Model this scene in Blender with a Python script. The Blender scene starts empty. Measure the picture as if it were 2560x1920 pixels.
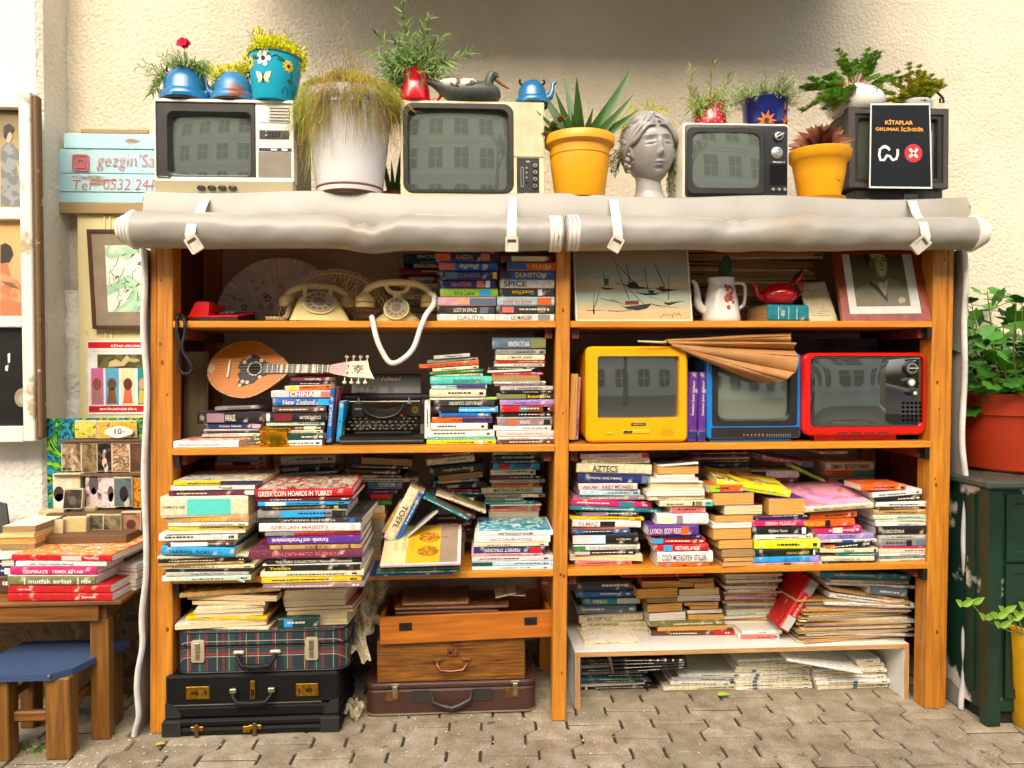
import bpy,math,random
from mathutils import Vector,Matrix
from mathutils import noise as mnoise
S=bpy.context.scene
COL=S.collection
rnd=random.Random(7)
R=math.radians
F_PX=1923.0
CAM=Vector((1.0835,-2.6763,1.2407));YAW,PITCH,ROLL=0.0614,-0.0188,-0.0038
def _basis():
 cy,sy=math.cos(YAW),math.sin(YAW);cp,sp=math.cos(PITCH),math.sin(PITCH);cr,sr=math.cos(ROLL),math.sin(ROLL)
 F=Vector((sy*cp,cy*cp,sp));r=Vector((cy,-sy,0));u=r.cross(F)
 return F,r*cr+u*sr,u*cr-r*sr
FW,RT,UP=_basis()
cd=bpy.data.cameras.new("camera");cam=bpy.data.objects.new("camera",cd);COL.objects.link(cam)
cam.matrix_world=Matrix(((RT.x,UP.x,-FW.x,CAM.x),(RT.y,UP.y,-FW.y,CAM.y),(RT.z,UP.z,-FW.z,CAM.z),(0,0,0,1)))
cd.sensor_fit='HORIZONTAL';cd.sensor_width=36;cd.lens=36*F_PX/2560;cd.clip_start=0.05;cd.clip_end=500
S.camera=cam
w=bpy.data.worlds.new("World");S.world=w;w.use_nodes=True
nt=w.node_tree;bg=nt.nodes['Background'];sky=nt.nodes.new('ShaderNodeTexSky');sky.sky_type='NISHITA'
SUN_EL,SUN_AZ=R(36),R(192)
sky.sun_disc=False;sky.sun_elevation=SUN_EL;sky.sun_rotation=SUN_AZ;sky.dust_density=6.0;sky.air_density=1.0;sky.ozone_density=0.3
nt.links.new(sky.outputs[0],bg.inputs[0]);bg.inputs[1].default_value=0.15
sd=bpy.data.lights.new("sun",'SUN');sd.energy=1.5;sd.angle=R(70);sd.color=(1.0,0.93,0.80)
so=bpy.data.objects.new("sun",sd);COL.objects.link(so)
sv=Vector((math.sin(SUN_AZ)*math.cos(SUN_EL),math.cos(SUN_AZ)*math.cos(SUN_EL),math.sin(SUN_EL)))
so.rotation_euler=(-sv).to_track_quat('-Z','Y').to_euler()
S.view_settings.view_transform='Standard';S.view_settings.look='None';S.view_settings.gamma=1;S.view_settings.exposure=1.33
def ray(px,py):return FW*F_PX+RT*(px-1280)-UP*(py-960)
def PY(px,py,Y):
 d=ray(px,py);return CAM+d*((Y-CAM.y)/d.y)
def PZ(px,py,Z):
 d=ray(px,py);return CAM+d*((Z-CAM.z)/d.z)
def TT(o,x,y):return(o[0]+x/3.456,o[1]+y/3.456)
T11,T12,T13,T14=(0,0),(640,0),(1280,0),(1920,0)
T21,T22,T23,T24=(0,480),(640,480),(1280,480),(1920,480)
T31,T32,T33,T34=(0,960),(640,960),(1280,960),(1920,960)
T41,T42,T43,T44=(0,1440),(640,1440),(1280,1440),(1920,1440)
def lin(h):
 h=h.lstrip('#');c=[int(h[i:i+2],16)/255 for i in(0,2,4)]
 return tuple((v/12.92 if v<=.04045 else((v+.055)/1.055)**2.4)for v in c)+(1.0,)
_mc={}
def mat(key,col='808080',rough=.5,metal=0.,var=.12,vs=18.,bump=0.,bs=60.,coat=0.,kind='plain',col2=None,axis='Z',trans=0.,amt=.5,spec=.5,stretch=1.,thr=.5):
 if key in _mc:return _mc[key]
 m=bpy.data.materials.new(key);m.use_nodes=True;n=m.node_tree.nodes;l=m.node_tree.links
 b=n['Principled BSDF'];b.inputs['Roughness'].default_value=rough;b.inputs['Metallic'].default_value=metal
 b.inputs['Coat Weight'].default_value=coat;b.inputs['Coat Roughness'].default_value=.08
 b.inputs['Specular IOR Level'].default_value=spec
 tc=n.new('ShaderNodeTexCoord');mp=n.new('ShaderNodeMapping');l.new(tc.outputs['Object'],mp.inputs[0])
 if kind=='objcol':
  oi=n.new('ShaderNodeObjectInfo');base=oi.outputs['Color']
 else:
  rg=n.new('ShaderNodeRGB');rg.outputs[0].default_value=lin(col);base=rg.outputs[0]
 def noise(scale,detail=4,src=mp):
  t=n.new('ShaderNodeTexNoise');t.inputs['Scale'].default_value=scale;t.inputs['Detail'].default_value=detail
  l.new(src.outputs[0],t.inputs['Vector']);return t
 def ramp(fac,p0,p1,c0=(0,0,0,1),c1=(1,1,1,1)):
  r=n.new('ShaderNodeValToRGB');r.color_ramp.elements[0].position=p0;r.color_ramp.elements[1].position=p1
  r.color_ramp.elements[0].color=c0;r.color_ramp.elements[1].color=c1;l.new(fac,r.inputs[0]);return r
 def mix(fac,a,bb,mode='MIX'):
  x=n.new('ShaderNodeMix');x.data_type='RGBA';x.blend_type=mode
  if isinstance(fac,float):x.inputs[0].default_value=fac
  else:l.new(fac,x.inputs[0])
  for sock,v in((x.inputs[6],a),(x.inputs[7],bb)):
   if isinstance(v,tuple):sock.default_value=v
   else:l.new(v,sock)
  return x.outputs[2]
 if kind in('wood','pages'):
  sc={'X':(1,14,14),'Y':(14,1,14),'Z':(14,14,1)}[axis]
  if kind=='pages':sc=(2,2,260)
  mp.inputs['Scale'].default_value=sc
  nz=noise(vs*.35 if kind=='wood' else 1.6,5)
  if kind=='wood':
   nz.inputs['Distortion'].default_value=.6
   r=ramp(nz.outputs[0],.32,.68);c2=lin(col2)if col2 else tuple(v*.5 for v in lin(col)[:3])+(1,)
   c=mix(r.outputs[0],c2,base)
   mp2=n.new('ShaderNodeMapping');l.new(tc.outputs['Object'],mp2.inputs[0]);mp2.inputs['Scale'].default_value=tuple(1 if v==1 else 5 for v in sc)
   n2=noise(2.2,3,mp2);c=mix(ramp(n2.outputs[0],.38,.7).outputs[0],c,mix(.55,c,c2))
  else:
   r=ramp(nz.outputs[0],.35,.62);c=mix(r.outputs[0],mix(1.0,base,(.62,.55,.45,1),'MULTIPLY'),base)
  if bump:
   bn=n.new('ShaderNodeBump');bn.inputs['Strength'].default_value=bump;bn.inputs['Distance'].default_value=.002
   l.new(nz.outputs[0],bn.inputs['Height']);l.new(bn.outputs[0],b.inputs['Normal'])
 else:
  if stretch!=1:mp.inputs['Scale'].default_value=(stretch,1,1)
  nz=noise(vs,5)
  if kind=='patch':
   r=ramp(nz.outputs[0],thr-.03,thr+.03);c=mix(r.outputs[0],base,lin(col2))
  else:
   r=ramp(nz.outputs[0],.3,.7,(1-var*2,1-var*2,1-var*2.2,1),(1,1,1,1))
   c=mix(1.0,base,r.outputs[0],'MULTIPLY')
   if col2:
    n3=noise(vs*.4,3);c=mix(ramp(n3.outputs[0],thr,thr+.22).outputs[0],c,lin(col2))
  if bump:
   bz=noise(bs,3);bn=n.new('ShaderNodeBump');bn.inputs['Strength'].default_value=bump;bn.inputs['Distance'].default_value=.004
   l.new(bz.outputs[0],bn.inputs['Height']);l.new(bn.outputs[0],b.inputs['Normal'])
 if rough>.2 and kind!='pages':
  rr=n.new('ShaderNodeMapRange');l.new(nz.outputs[0],rr.inputs[0]);rr.inputs[3].default_value=rough*.8;rr.inputs[4].default_value=min(1,rough*1.2)
  l.new(rr.outputs[0],b.inputs['Roughness'])
 l.new(c,b.inputs['Base Color'])
 if trans:b.inputs['Transmission Weight'].default_value=trans
 _mc[key]=m;return m
M_COVER=mat('book_cover',kind='objcol',rough=.42,var=.16,vs=70,bump=.12,bs=60,col2='cfc4ae',thr=.60)
M_INK=mat('printed_ink',kind='objcol',rough=.45,var=.05,vs=60)
M_PAGES=mat('paper_pages',kind='objcol',rough=.85)
_m=M_PAGES;_n=_m.node_tree.nodes
def pages_mat():
 m=bpy.data.materials.new('page_edges');m.use_nodes=True;n=m.node_tree.nodes;l=m.node_tree.links;b=n['Principled BSDF']
 b.inputs['Roughness'].default_value=.9
 oi=n.new('ShaderNodeObjectInfo');tc=n.new('ShaderNodeTexCoord');mp=n.new('ShaderNodeMapping');mp.inputs['Scale'].default_value=(6,6,700)
 l.new(tc.outputs['Object'],mp.inputs[0]);t=n.new('ShaderNodeTexNoise');t.inputs['Scale'].default_value=1.;t.inputs['Detail'].default_value=4
 l.new(mp.outputs[0],t.inputs['Vector']);r=n.new('ShaderNodeValToRGB');r.color_ramp.elements[0].position=.34;r.color_ramp.elements[1].position=.6
 r.color_ramp.elements[0].color=(.62,.52,.4,1);l.new(t.outputs[0],r.inputs[0])
 x=n.new('ShaderNodeMix');x.data_type='RGBA';x.blend_type='MULTIPLY';x.inputs[0].default_value=1
 l.new(oi.outputs['Color'],x.inputs[6]);l.new(r.outputs[0],x.inputs[7]);l.new(x.outputs[2],b.inputs['Base Color'])
 bn=n.new('ShaderNodeBump');bn.inputs['Strength'].default_value=.5;bn.inputs['Distance'].default_value=.001;l.new(t.outputs[0],bn.inputs['Height']);l.new(bn.outputs[0],b.inputs['Normal'])
 return m
M_PAGES=pages_mat()
def art_mat(key,cols,scale=30.,dist=1.2,rough=.35,detail=3,seed=0.):
 if key in _mc:return _mc[key]
 m=bpy.data.materials.new(key);m.use_nodes=True;n=m.node_tree.nodes;l=m.node_tree.links;b=n['Principled BSDF']
 b.inputs['Roughness'].default_value=rough
 tc=n.new('ShaderNodeTexCoord');mp=n.new('ShaderNodeMapping');mp.inputs['Location'].default_value=(seed,seed*.7,seed*1.3);l.new(tc.outputs['Object'],mp.inputs[0])
 t=n.new('ShaderNodeTexNoise');t.inputs['Scale'].default_value=scale;t.inputs['Detail'].default_value=detail;t.inputs['Distortion'].default_value=dist
 l.new(mp.outputs[0],t.inputs['Vector']);r=n.new('ShaderNodeValToRGB');cr=r.color_ramp
 k=len(cols);ps=[.32+.36*i/max(1,k-1)for i in range(k)]
 while len(cr.elements)<k:cr.elements.new(.5)
 for i,e in enumerate(cr.elements):e.position=ps[i]
 for i,e in enumerate(cr.elements):e.color=lin(cols[i])
 l.new(t.outputs[0],r.inputs[0]);l.new(r.outputs[0],b.inputs['Base Color']);_mc[key]=m;return m
class MB:
 def __init__(s):s.v=[];s.f=[]
 def add(s,vs,fs):
  o=len(s.v);s.v+=[tuple(v)for v in vs];s.f+=[tuple(i+o for i in f)for f in fs];return s
 def box(s,x0,x1,y0,y1,z0,z1,c=0.):
  if c<=0:
   v=[(x,y,z)for z in(z0,z1)for y in(y0,y1)for x in(x0,x1)]
   return s.add(v,[(0,2,3,1),(4,5,7,6),(0,1,5,4),(2,6,7,3),(0,4,6,2),(1,3,7,5)])
  c=min(c,(x1-x0)*.45,(y1-y0)*.45,(z1-z0)*.45);v=[];idx={}
  for ix,x in enumerate((x0,x1)):
   for iy,y in enumerate((y0,y1)):
    for iz,z in enumerate((z0,z1)):
     sx=c if ix==0 else-c;sy=c if iy==0 else-c;sz=c if iz==0 else-c
     for a,p in enumerate(((x,y+sy,z+sz),(x+sx,y,z+sz),(x+sx,y+sy,z))):
      idx[(ix,iy,iz,a)]=len(v);v.append(p)
  f=[];g=lambda*k:idx[k]
  for ix in(0,1):
   q=[g(ix,0,0,0),g(ix,0,1,0),g(ix,1,1,0),g(ix,1,0,0)];f.append(q if ix==0 else q[::-1])
  for iy in(0,1):
   q=[g(0,iy,0,1),g(1,iy,0,1),g(1,iy,1,1),g(0,iy,1,1)];f.append(q if iy==0 else q[::-1])
  for iz in(0,1):
   q=[g(0,0,iz,2),g(0,1,iz,2),g(1,1,iz,2),g(1,0,iz,2)];f.append(q if iz==0 else q[::-1])
  for iy in(0,1):
   for iz in(0,1):
    q=[g(0,iy,iz,1),g(0,iy,iz,2),g(1,iy,iz,2),g(1,iy,iz,1)];f.append(q if iy!=iz else q[::-1])
  for ix in(0,1):
   for iz in(0,1):
    q=[g(ix,0,iz,0),g(ix,0,iz,2),g(ix,1,iz,2),g(ix,1,iz,0)];f.append(q if ix==iz else q[::-1])
  for ix in(0,1):
   for iy in(0,1):
    q=[g(ix,iy,0,0),g(ix,iy,0,1),g(ix,iy,1,1),g(ix,iy,1,0)];f.append(q if ix!=iy else q[::-1])
  for ix in(0,1):
   for iy in(0,1):
    for iz in(0,1):
     q=[g(ix,iy,iz,0),g(ix,iy,iz,1),g(ix,iy,iz,2)];f.append(q if(ix+iy+iz)%2 else q[::-1])
  return s.add(v,f)
 def lathe(s,prof,c=(0,0,0),n=32,axis='Z',sx=1.,sy=1.,caps=True):
  v=[];f=[]
  for(r,z)in prof:
   for i in range(n):
    a=2*math.pi*i/n;x,y=r*math.cos(a)*sx,r*math.sin(a)*sy
    p=(x,y,z)if axis=='Z' else((x,z,y)if axis=='Y' else(z,x,y));v.append((p[0]+c[0],p[1]+c[1],p[2]+c[2]))
  m=len(prof)
  for j in range(m-1):
   for i in range(n):
    k=(i+1)%n;q=(j*n+i,j*n+k,(j+1)*n+k,(j+1)*n+i);f.append(q if axis!='Y' else q[::-1])
  if caps:f.append(tuple(range(n))[::-1]if axis!='Y' else tuple(range(n)));f.append(tuple(range((m-1)*n,m*n))if axis!='Y' else tuple(range((m-1)*n,m*n))[::-1])
  return s.add(v,f)
 def cyl(s,p,r,h,axis='Z',n=20,r2=None):return s.lathe([(r,0),(r if r2 is None else r2,h)],p,n,axis)
 def ball(s,c,r,n=12,sx=1,sy=1,sz=1):
  m=max(4,n//2)
  return s.lathe([(max(1e-5,r*math.sin(math.pi*j/m)),-r*math.cos(math.pi*j/m)*sz)for j in range(m+1)],c,n,'Z',sx,sy)
 def tube(s,pts,rad,n=8,closed=False,flat=1.):
  P=[Vector(p)for p in pts];m=len(P);v=[];f=[];prev=None
  for i,p in enumerate(P):
   a=P[max(0,i-1)]if not closed else P[i-1];b=P[min(m-1,i+1)]if not closed else P[(i+1)%m]
   t=(b-a);t=t.normalized()if t.length>1e-9 else Vector((0,0,1))
   if prev is None:u=t.cross(Vector((0,1,0))if abs(t.y)<.9 else Vector((1,0,0))).normalized()
   else:u=(prev-t*prev.dot(t));u=u.normalized()if u.length>1e-6 else t.cross(Vector((0,1,0))).normalized()
   prev=u;w_=t.cross(u);r=rad[i]if hasattr(rad,'__len__')else rad
   for k in range(n):
    an=2*math.pi*k/n;v.append(tuple(p+u*(r*math.cos(an))+w_*(r*flat*math.sin(an))))
  for i in range(m if closed else m-1):
   j=(i+1)%m
   for k in range(n):
    q=(k+1)%n;f.append((i*n+k,j*n+k,j*n+q,i*n+q))
  if not closed:f.append(tuple(range(n)));f.append(tuple(range((m-1)*n,m*n))[::-1])
  return s.add(v,f)
 def prism(s,poly,y0,y1,plane='XZ'):
  n=len(poly)
  def P(a,b,t):return(a,t,b)if plane=='XZ' else((a,b,t)if plane=='XY' else(t,a,b))
  ar=sum(poly[i][0]*poly[(i+1)%n][1]-poly[(i+1)%n][0]*poly[i][1]for i in range(n))
  if(ar<0)==(plane in('XZ',)):pass
  if(ar>0 and plane!='XZ')or(ar<0 and plane=='XZ'):poly=poly[::-1]
  v=[P(a,b,y0)for a,b in poly]+[P(a,b,y1)for a,b in poly]
  f=[tuple(range(n)),tuple(range(n,2*n))[::-1]]+[(i,i+n,(i+1)%n+n,(i+1)%n)for i in range(n)]
  return s.add(v,f)
 def sheet(s,fn,nu,nv,th=0.):
  g=[[Vector(fn(i/nu,j/nv))for j in range(nv+1)]for i in range(nu+1)]
  v=[tuple(p)for r in g for p in r];W=nv+1
  f=[(i*W+j,(i+1)*W+j,(i+1)*W+j+1,i*W+j+1)for i in range(nu)for j in range(nv)]
  if th:
   o=len(v)
   for i in range(nu+1):
    for j in range(nv+1):
     a=g[min(nu,i+1)][j]-g[max(0,i-1)][j];b=g[i][min(nv,j+1)]-g[i][max(0,j-1)];nn=a.cross(b);nn=nn.normalized()if nn.length>1e-9 else Vector((0,1,0))
     v.append(tuple(g[i][j]-nn*th))
   f+=[tuple(k+o for k in q)[::-1]for q in f[:]]
   for i in range(nu):
    for j in(0,nv):
     a,b=i*W+j,(i+1)*W+j;f.append((a,a+o,b+o,b)if j==0 else(b,b+o,a+o,a))
   for j in range(nv):
    for i in(0,nu):
     a,b=i*W+j,i*W+j+1;f.append((b,b+o,a+o,a)if i==0 else(a,a+o,b+o,b))
  return s.add(v,f)
 def rrect(s,x0,x1,z0,z1,y0,y1,r,n=5,bev=0.):
  """rounded rectangle in XZ, front at y0, with an optional bevelled front edge"""
  def loop(d,y):
   o=[];rr=max(r-d,.0004)
   for cx,cz,a0 in((x1-r,z0+r,-90),(x1-r,z1-r,0),(x0+r,z1-r,90),(x0+r,z0+r,180)):
    for k in range(n+1):
     a=R(a0+90*k/n);o.append((cx+rr*math.cos(a),y,cz+rr*math.sin(a)))
   return o
  L=[loop(bev,y0),loop(bev*.3,y0+bev*.3),loop(0,y0+bev)]if bev else[loop(0,y0)]
  L.append(loop(0,y1));m=len(L[0]);v=[p for q in L for p in q]
  f=[tuple(range(m))]+[(j*m+i,(j+1)*m+i,(j+1)*m+(i+1)%m,j*m+(i+1)%m)for j in range(len(L)-1)for i in range(m)]
  f.append(tuple(range((len(L)-1)*m,len(L)*m))[::-1]);return s.add(v,f)
 def ring(s,o,i_,y0,y1,n=5,bev=0.,inset=0.):
  """frame: outer (x0,x1,z0,z1,r) inner (x0,x1,z0,z1,r) in XZ from y0 to y1; inner lip slopes back by inset"""
  def loop(b,y,d=0.):
   x0,x1,z0,z1,r=b;rr=max(r-d,.0003);q=[]
   for cx,cz,a0 in((x1-r,z0+r,-90),(x1-r,z1-r,0),(x0+r,z1-r,90),(x0+r,z0+r,180)):
    for k in range(n+1):
     a=R(a0+90*k/n);q.append((cx+rr*math.cos(a),y,cz+rr*math.sin(a)))
   return q
  i2=(i_[0]+inset,i_[1]-inset,i_[2]+inset,i_[3]-inset,max(i_[4]-inset*.5,.0005))
  L=[loop(o,y1),loop(o,y0+bev),loop(o,y0,bev),loop(i_,y0),loop(i2,y1)];m=len(L[0]);v=[p for q in L for p in q]
  f=[((j+1)*m+i,j*m+i,j*m+(i+1)%m,(j+1)*m+(i+1)%m)for j in range(4)for i in range(m)]
  f+=[(i,4*m+i,4*m+(i+1)%m,(i+1)%m)for i in range(m)]
  return s.add(v,f)
 def xf(s,M):s.v=[tuple(M@Vector(v))for v in s.v];return s
 def mv(s,x=0,y=0,z=0):s.v=[(a+x,b+y,c+z)for a,b,c in s.v];return s
 def lean(s,k,a='z'):s.v=[(x+k*z,y,z)for x,y,z in s.v];return s
 def join(s,o):return s.add(o.v,o.f)
def link(name,mb,m,parent=None,smooth=None,color=None):
 me=bpy.data.meshes.new(name);me.from_pydata(mb.v,[],mb.f)
 if m:me.materials.append(m)
 if smooth is not None:
  me.polygons.foreach_set('use_smooth',[True]*len(me.polygons))
  try:me.set_sharp_from_angle(angle=R(smooth))
  except Exception:pass
 o=bpy.data.objects.new(name,me);COL.objects.link(o)
 if parent is not None:o.parent=parent
 if color is not None:o.color=color if len(color)==4 else tuple(color)+(1,)
 return o
def tag(o,label,cat,group=None):
 o['label']=label;o['category']=cat
 if group:o['group']=group
 return o
def thing(name,label,cat,loc=(0,0,0),rz=0.,group=None,rx=0.,ry=0.):
 o=bpy.data.objects.new(name,None);COL.objects.link(o);o.location=loc;o.rotation_euler=(rx,ry,rz);o.empty_display_size=.05
 return tag(o,label,cat,group)
def struct(name,mb,m,smooth=None):
 o=link(name,mb,m,None,smooth);o['kind']='structure';return o
_fc={}
def text_mb(s,w,h,bold=0.,plane='XZ',flip=False,fitw=True,italic=0.):
 """text mesh, centred at 0, fitted into w x h, facing -Y"""
 key=(s,bold,italic)
 if key not in _fc:
  c=bpy.data.curves.new('t','FONT');c.body=s;c.size=1;c.align_x='CENTER';c.align_y='CENTER';c.offset=bold;c.shear=italic;c.resolution_u=3
  o=bpy.data.objects.new('t',c);me=o.to_mesh()
  _fc[key]=([tuple(v.co)for v in me.vertices],[tuple(p.vertices)for p in me.polygons]);o.to_mesh_clear()
  bpy.data.objects.remove(o);bpy.data.curves.remove(c)
 v,f=_fc[key];mb=MB()
 if not v:return mb
 xs=[p[0]for p in v];ys=[p[1]for p in v];W=max(xs)-min(xs)or 1;H=max(ys)-min(ys)or 1;cx=(max(xs)+min(xs))/2;cy=(max(ys)+min(ys))/2
 sx,sy=w/W,h/H
 if not fitw:sx=min(sx,sy*1.15)
 sg=-1 if flip else 1
 mb.add([((p[0]-cx)*sx*sg,0.,(p[1]-cy)*sy*sg)for p in v],f);return mb
def text(name,s,w,h,x,y,z,color,parent,bold=.0,flip=False,fitw=True,rot=0.,M=None,italic=0.):
 mb=text_mb(s,w,h,bold,flip=flip,fitw=fitw,italic=italic)
 if rot:mb.xf(Matrix.Rotation(rot,4,'Y'))
 mb.mv(x,y,z)
 if M:mb.xf(M)
 return link(name,mb,M_INK,parent,color=lin(color))
PAL=dict(w=('f4f1e8','white'),cr=('ecdfb6','cream'),k=('1b1a1c','black'),dg=('38383a','dark grey'),g=('8f8c88','grey'),lg=('c4c0b8','light grey'),r=('c8161c','red'),dr=('74141a','dark red'),mr=('74304a','maroon'),o=('e8651a','orange'),y=('f6c814','yellow'),ly=('e9ee2a','lemon yellow'),lm=('9ccc28','lime green'),gn=('2f8a44','green'),dn=('1c4640','dark green'),tl=('1f8190','teal'),tq=('58cbbb','turquoise'),b=('1e68b4','blue'),sk=('28a4e2','sky blue'),nv=('1f2f6c','navy'),pu=('5e2f8e','purple'),li=('a98fd0','lilac'),pk=('f2acc0','pink'),mg=('d8226c','magenta'),sa=('e0716a','salmon'),br=('5e3a26','brown'),tn=('c79a58','tan'),kr=('b98c52','kraft brown'),ol=('7c7c46','olive'),pb=('bfe0ea','pale blue'),pg=('cfe6cc','pale green'),pp=('f6d6d2','pale pink'),go=('d8a838','golden'),sl=('5c7488','slate blue'),ma=('9a7d86','mauve'))
def C(k):return lin(PAL[k][0])if k in PAL else lin(k)
# ==========================================================
ZT,Z1,Z2,Z3,LEAN=1.84,1.4099,.9766,.5365,.0129
WALLY=.62
M_STUC=mat('stucco_wall','d4c9b2',rough=.95,var=.10,vs=2.5,bump=1.,bs=68)
M_STUC2=mat('white_render','e2ddd0',rough=.95,var=.07,vs=4,bump=1.,bs=60)
for m_ in(M_STUC,M_STUC2):
 for n_ in m_.node_tree.nodes:
  if n_.type=='BUMP':n_.inputs['Distance'].default_value=.008
M_EARTH=mat('joint_sand','3c3428',rough=1,var=.2,vs=40)
mb=MB();mb.box(-14,16,-16,2.5,-.35,-.022);struct('ground',mb,mat('street_dust','857b6c',rough=1,var=.2,vs=6))
def pavers():
 mb=MB();px,py=.150,.205;g=.0032;a=.020;r=random.Random(3)
 c0,s0=math.cos(R(-2)),math.sin(R(-2))
 for i in range(-20,34):
  for j in range(-12,6):
   cx=i*px+.03;cy=(j+(.5 if i%2 else 0))*py-.08
   hw,nw,L=px/2+a-g,px/2-a-g,py/2-.0030
   out=[(-hw,-L),(hw,-L),(hw,-L*.66),(nw,-L*.34),(nw,L*.34),(hw,L*.66),(hw,L),(-hw,L),(-hw,L*.66),(-nw,L*.34),(-nw,-L*.34),(-hw,-L*.66)]
   z=r.uniform(-.0025,.0025);tx,ty=r.uniform(-.01,.01),r.uniform(-.01,.01);n=len(out);v=[]
   for k,(sc,zz)in enumerate(((1,-.03),(1,-.007),(1,0))):
    for(x,y)in out:
     if k==2:
      l=math.hypot(x,y);x-=x/l*.004;y-=y/l*.004
     X,Y=cx+x+r.uniform(-.0012,.0012),cy+y+r.uniform(-.0012,.0012)
     v.append((X*c0-Y*s0,X*s0+Y*c0,zz+z+(tx*x+ty*y if k else 0)-.0))
   f=[(q*n+m,q*n+(m+1)%n,(q+1)*n+(m+1)%n,(q+1)*n+m)for q in(0,1)for m in range(n)]+[tuple(range(2*n,3*n))]
   mb.add(v,f)
 return mb
def paver_mat():
 m=bpy.data.materials.new('concrete_pavers');m.use_nodes=True;n=m.node_tree.nodes;l=m.node_tree.links;b=n['Principled BSDF'];b.inputs['Roughness'].default_value=.92
 tc=n.new('ShaderNodeTexCoord')
 def nz(s,d=6,di=0.):
  t=n.new('ShaderNodeTexNoise');t.inputs['Scale'].default_value=s;t.inputs['Detail'].default_value=d;t.inputs['Distortion'].default_value=di;l.new(tc.outputs['Object'],t.inputs['Vector']);return t
 def rp(f,p,cols):
  r=n.new('ShaderNodeValToRGB')
  while len(r.color_ramp.elements)<len(p):r.color_ramp.elements.new(.5)
  for e,q in zip(r.color_ramp.elements,p):e.position=q
  for e,c in zip(r.color_ramp.elements,cols):e.color=lin(c)
  l.new(f,r.inputs[0]);return r.outputs[0]
 def mx(f,a,c,mode='MIX'):
  x=n.new('ShaderNodeMix');x.data_type='RGBA';x.blend_type=mode
  if isinstance(f,float):x.inputs[0].default_value=f
  else:l.new(f,x.inputs[0])
  l.new(a,x.inputs[6]);l.new(c,x.inputs[7]);return x.outputs[2]
 big=rp(nz(2.2,5).outputs[0],(.3,.55,.72),('b9ae99','c9bfab','bdad9b'))
 mid=rp(nz(14,6).outputs[0],(.3,.52,.7),('c9c2b2','e8e4da','ffffff'))
 fine=rp(nz(260,3).outputs[0],(.3,.5,.72),('b0aca4','e2e0dc','ffffff'))
 c=mx(1.,big,mid,'MULTIPLY');c=mx(1.,c,fine,'MULTIPLY')
 sp=nz(9,2,.5);spr=n.new('ShaderNodeValToRGB');spr.color_ramp.elements[0].position=.30;spr.color_ramp.elements[1].position=.27
 spr.color_ramp.elements[0].color=(0,0,0,1);spr.color_ramp.elements[1].color=(1,1,1,1);spr.color_ramp.elements[0].position=.27;spr.color_ramp.elements[1].position=.30
 spr.color_ramp.elements[0].color=(.8,.8,.8,1);spr.color_ramp.elements[1].color=(0,0,0,1);l.new(sp.outputs[0],spr.inputs[0])
 dk=n.new('ShaderNodeRGB');dk.outputs[0].default_value=lin('4a463c');c=mx(spr.outputs[0],c,dk.outputs[0])
 wn=nz(90,1);wr=n.new('ShaderNodeValToRGB');wr.color_ramp.elements[0].position=.77;wr.color_ramp.elements[1].position=.79;l.new(wn.outputs[0],wr.inputs[0])
 wh=n.new('ShaderNodeRGB');wh.outputs[0].default_value=lin('dcd8cc');c=mx(wr.outputs[0],c,wh.outputs[0])
 ge=n.new('ShaderNodeNewGeometry');gr_=n.new('ShaderNodeValToRGB');gr_.color_ramp.elements[0].color=(.72,.70,.66,1);gr_.color_ramp.elements[1].color=(1.0,.985,.95,1);l.new(ge.outputs['Random Per Island'],gr_.inputs[0]);c=mx(1.,c,gr_.outputs[0],'MULTIPLY')
 l.new(c,b.inputs['Base Color'])
 bn=n.new('ShaderNodeBump');bn.inputs['Strength'].default_value=.55;bn.inputs['Distance'].default_value=.003;l.new(nz(120,5).outputs[0],bn.inputs['Height']);l.new(bn.outputs[0],b.inputs['Normal'])
 return m
struct('pavement',pavers(),paver_mat())
mb=MB();mb.box(-5,7,-3,1.2,-.06,-.0055);struct('paving_joints',mb,M_EARTH)
mb=MB();mb.box(-4,7,WALLY,WALLY+.3,-.1,6.)
tag(link('plaster_wall',mb,M_STUC),'rough cream stucco wall running behind the whole bookshelf','wall')
xa=PY(104,300,WALLY-.20).x
mb=MB();mb.box(-4,xa,WALLY-.20,WALLY+.3,-.1,6.,.02)
tag(link('wall_pier',mb,M_STUC2),'bright white stucco pier projecting at the far left','wall')
mb=MB();p=PY(175,700,WALLY-.06)
def pier(u,v):
 a=math.pi*u;z=v*1.62-.05;k=.004*math.sin(z*37)+.003*math.sin(z*91+2)
 return(p.x-(.045+k)*math.cos(a),WALLY-.002-(.06+k)*math.sin(a),z)
mb.sheet(pier,14,60);tag(link('wall_moulding',mb,M_STUC2,smooth=50),'rounded white plaster rib on the wall below the blue sign','moulding')
mb=MB();mb.box(.2,2.75,-.24,WALLY,3.03,5.6,.02);tag(link('overhanging_bay',mb,M_STUC2),'plastered overhanging bay above the bookshelf wall','bay')
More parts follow.
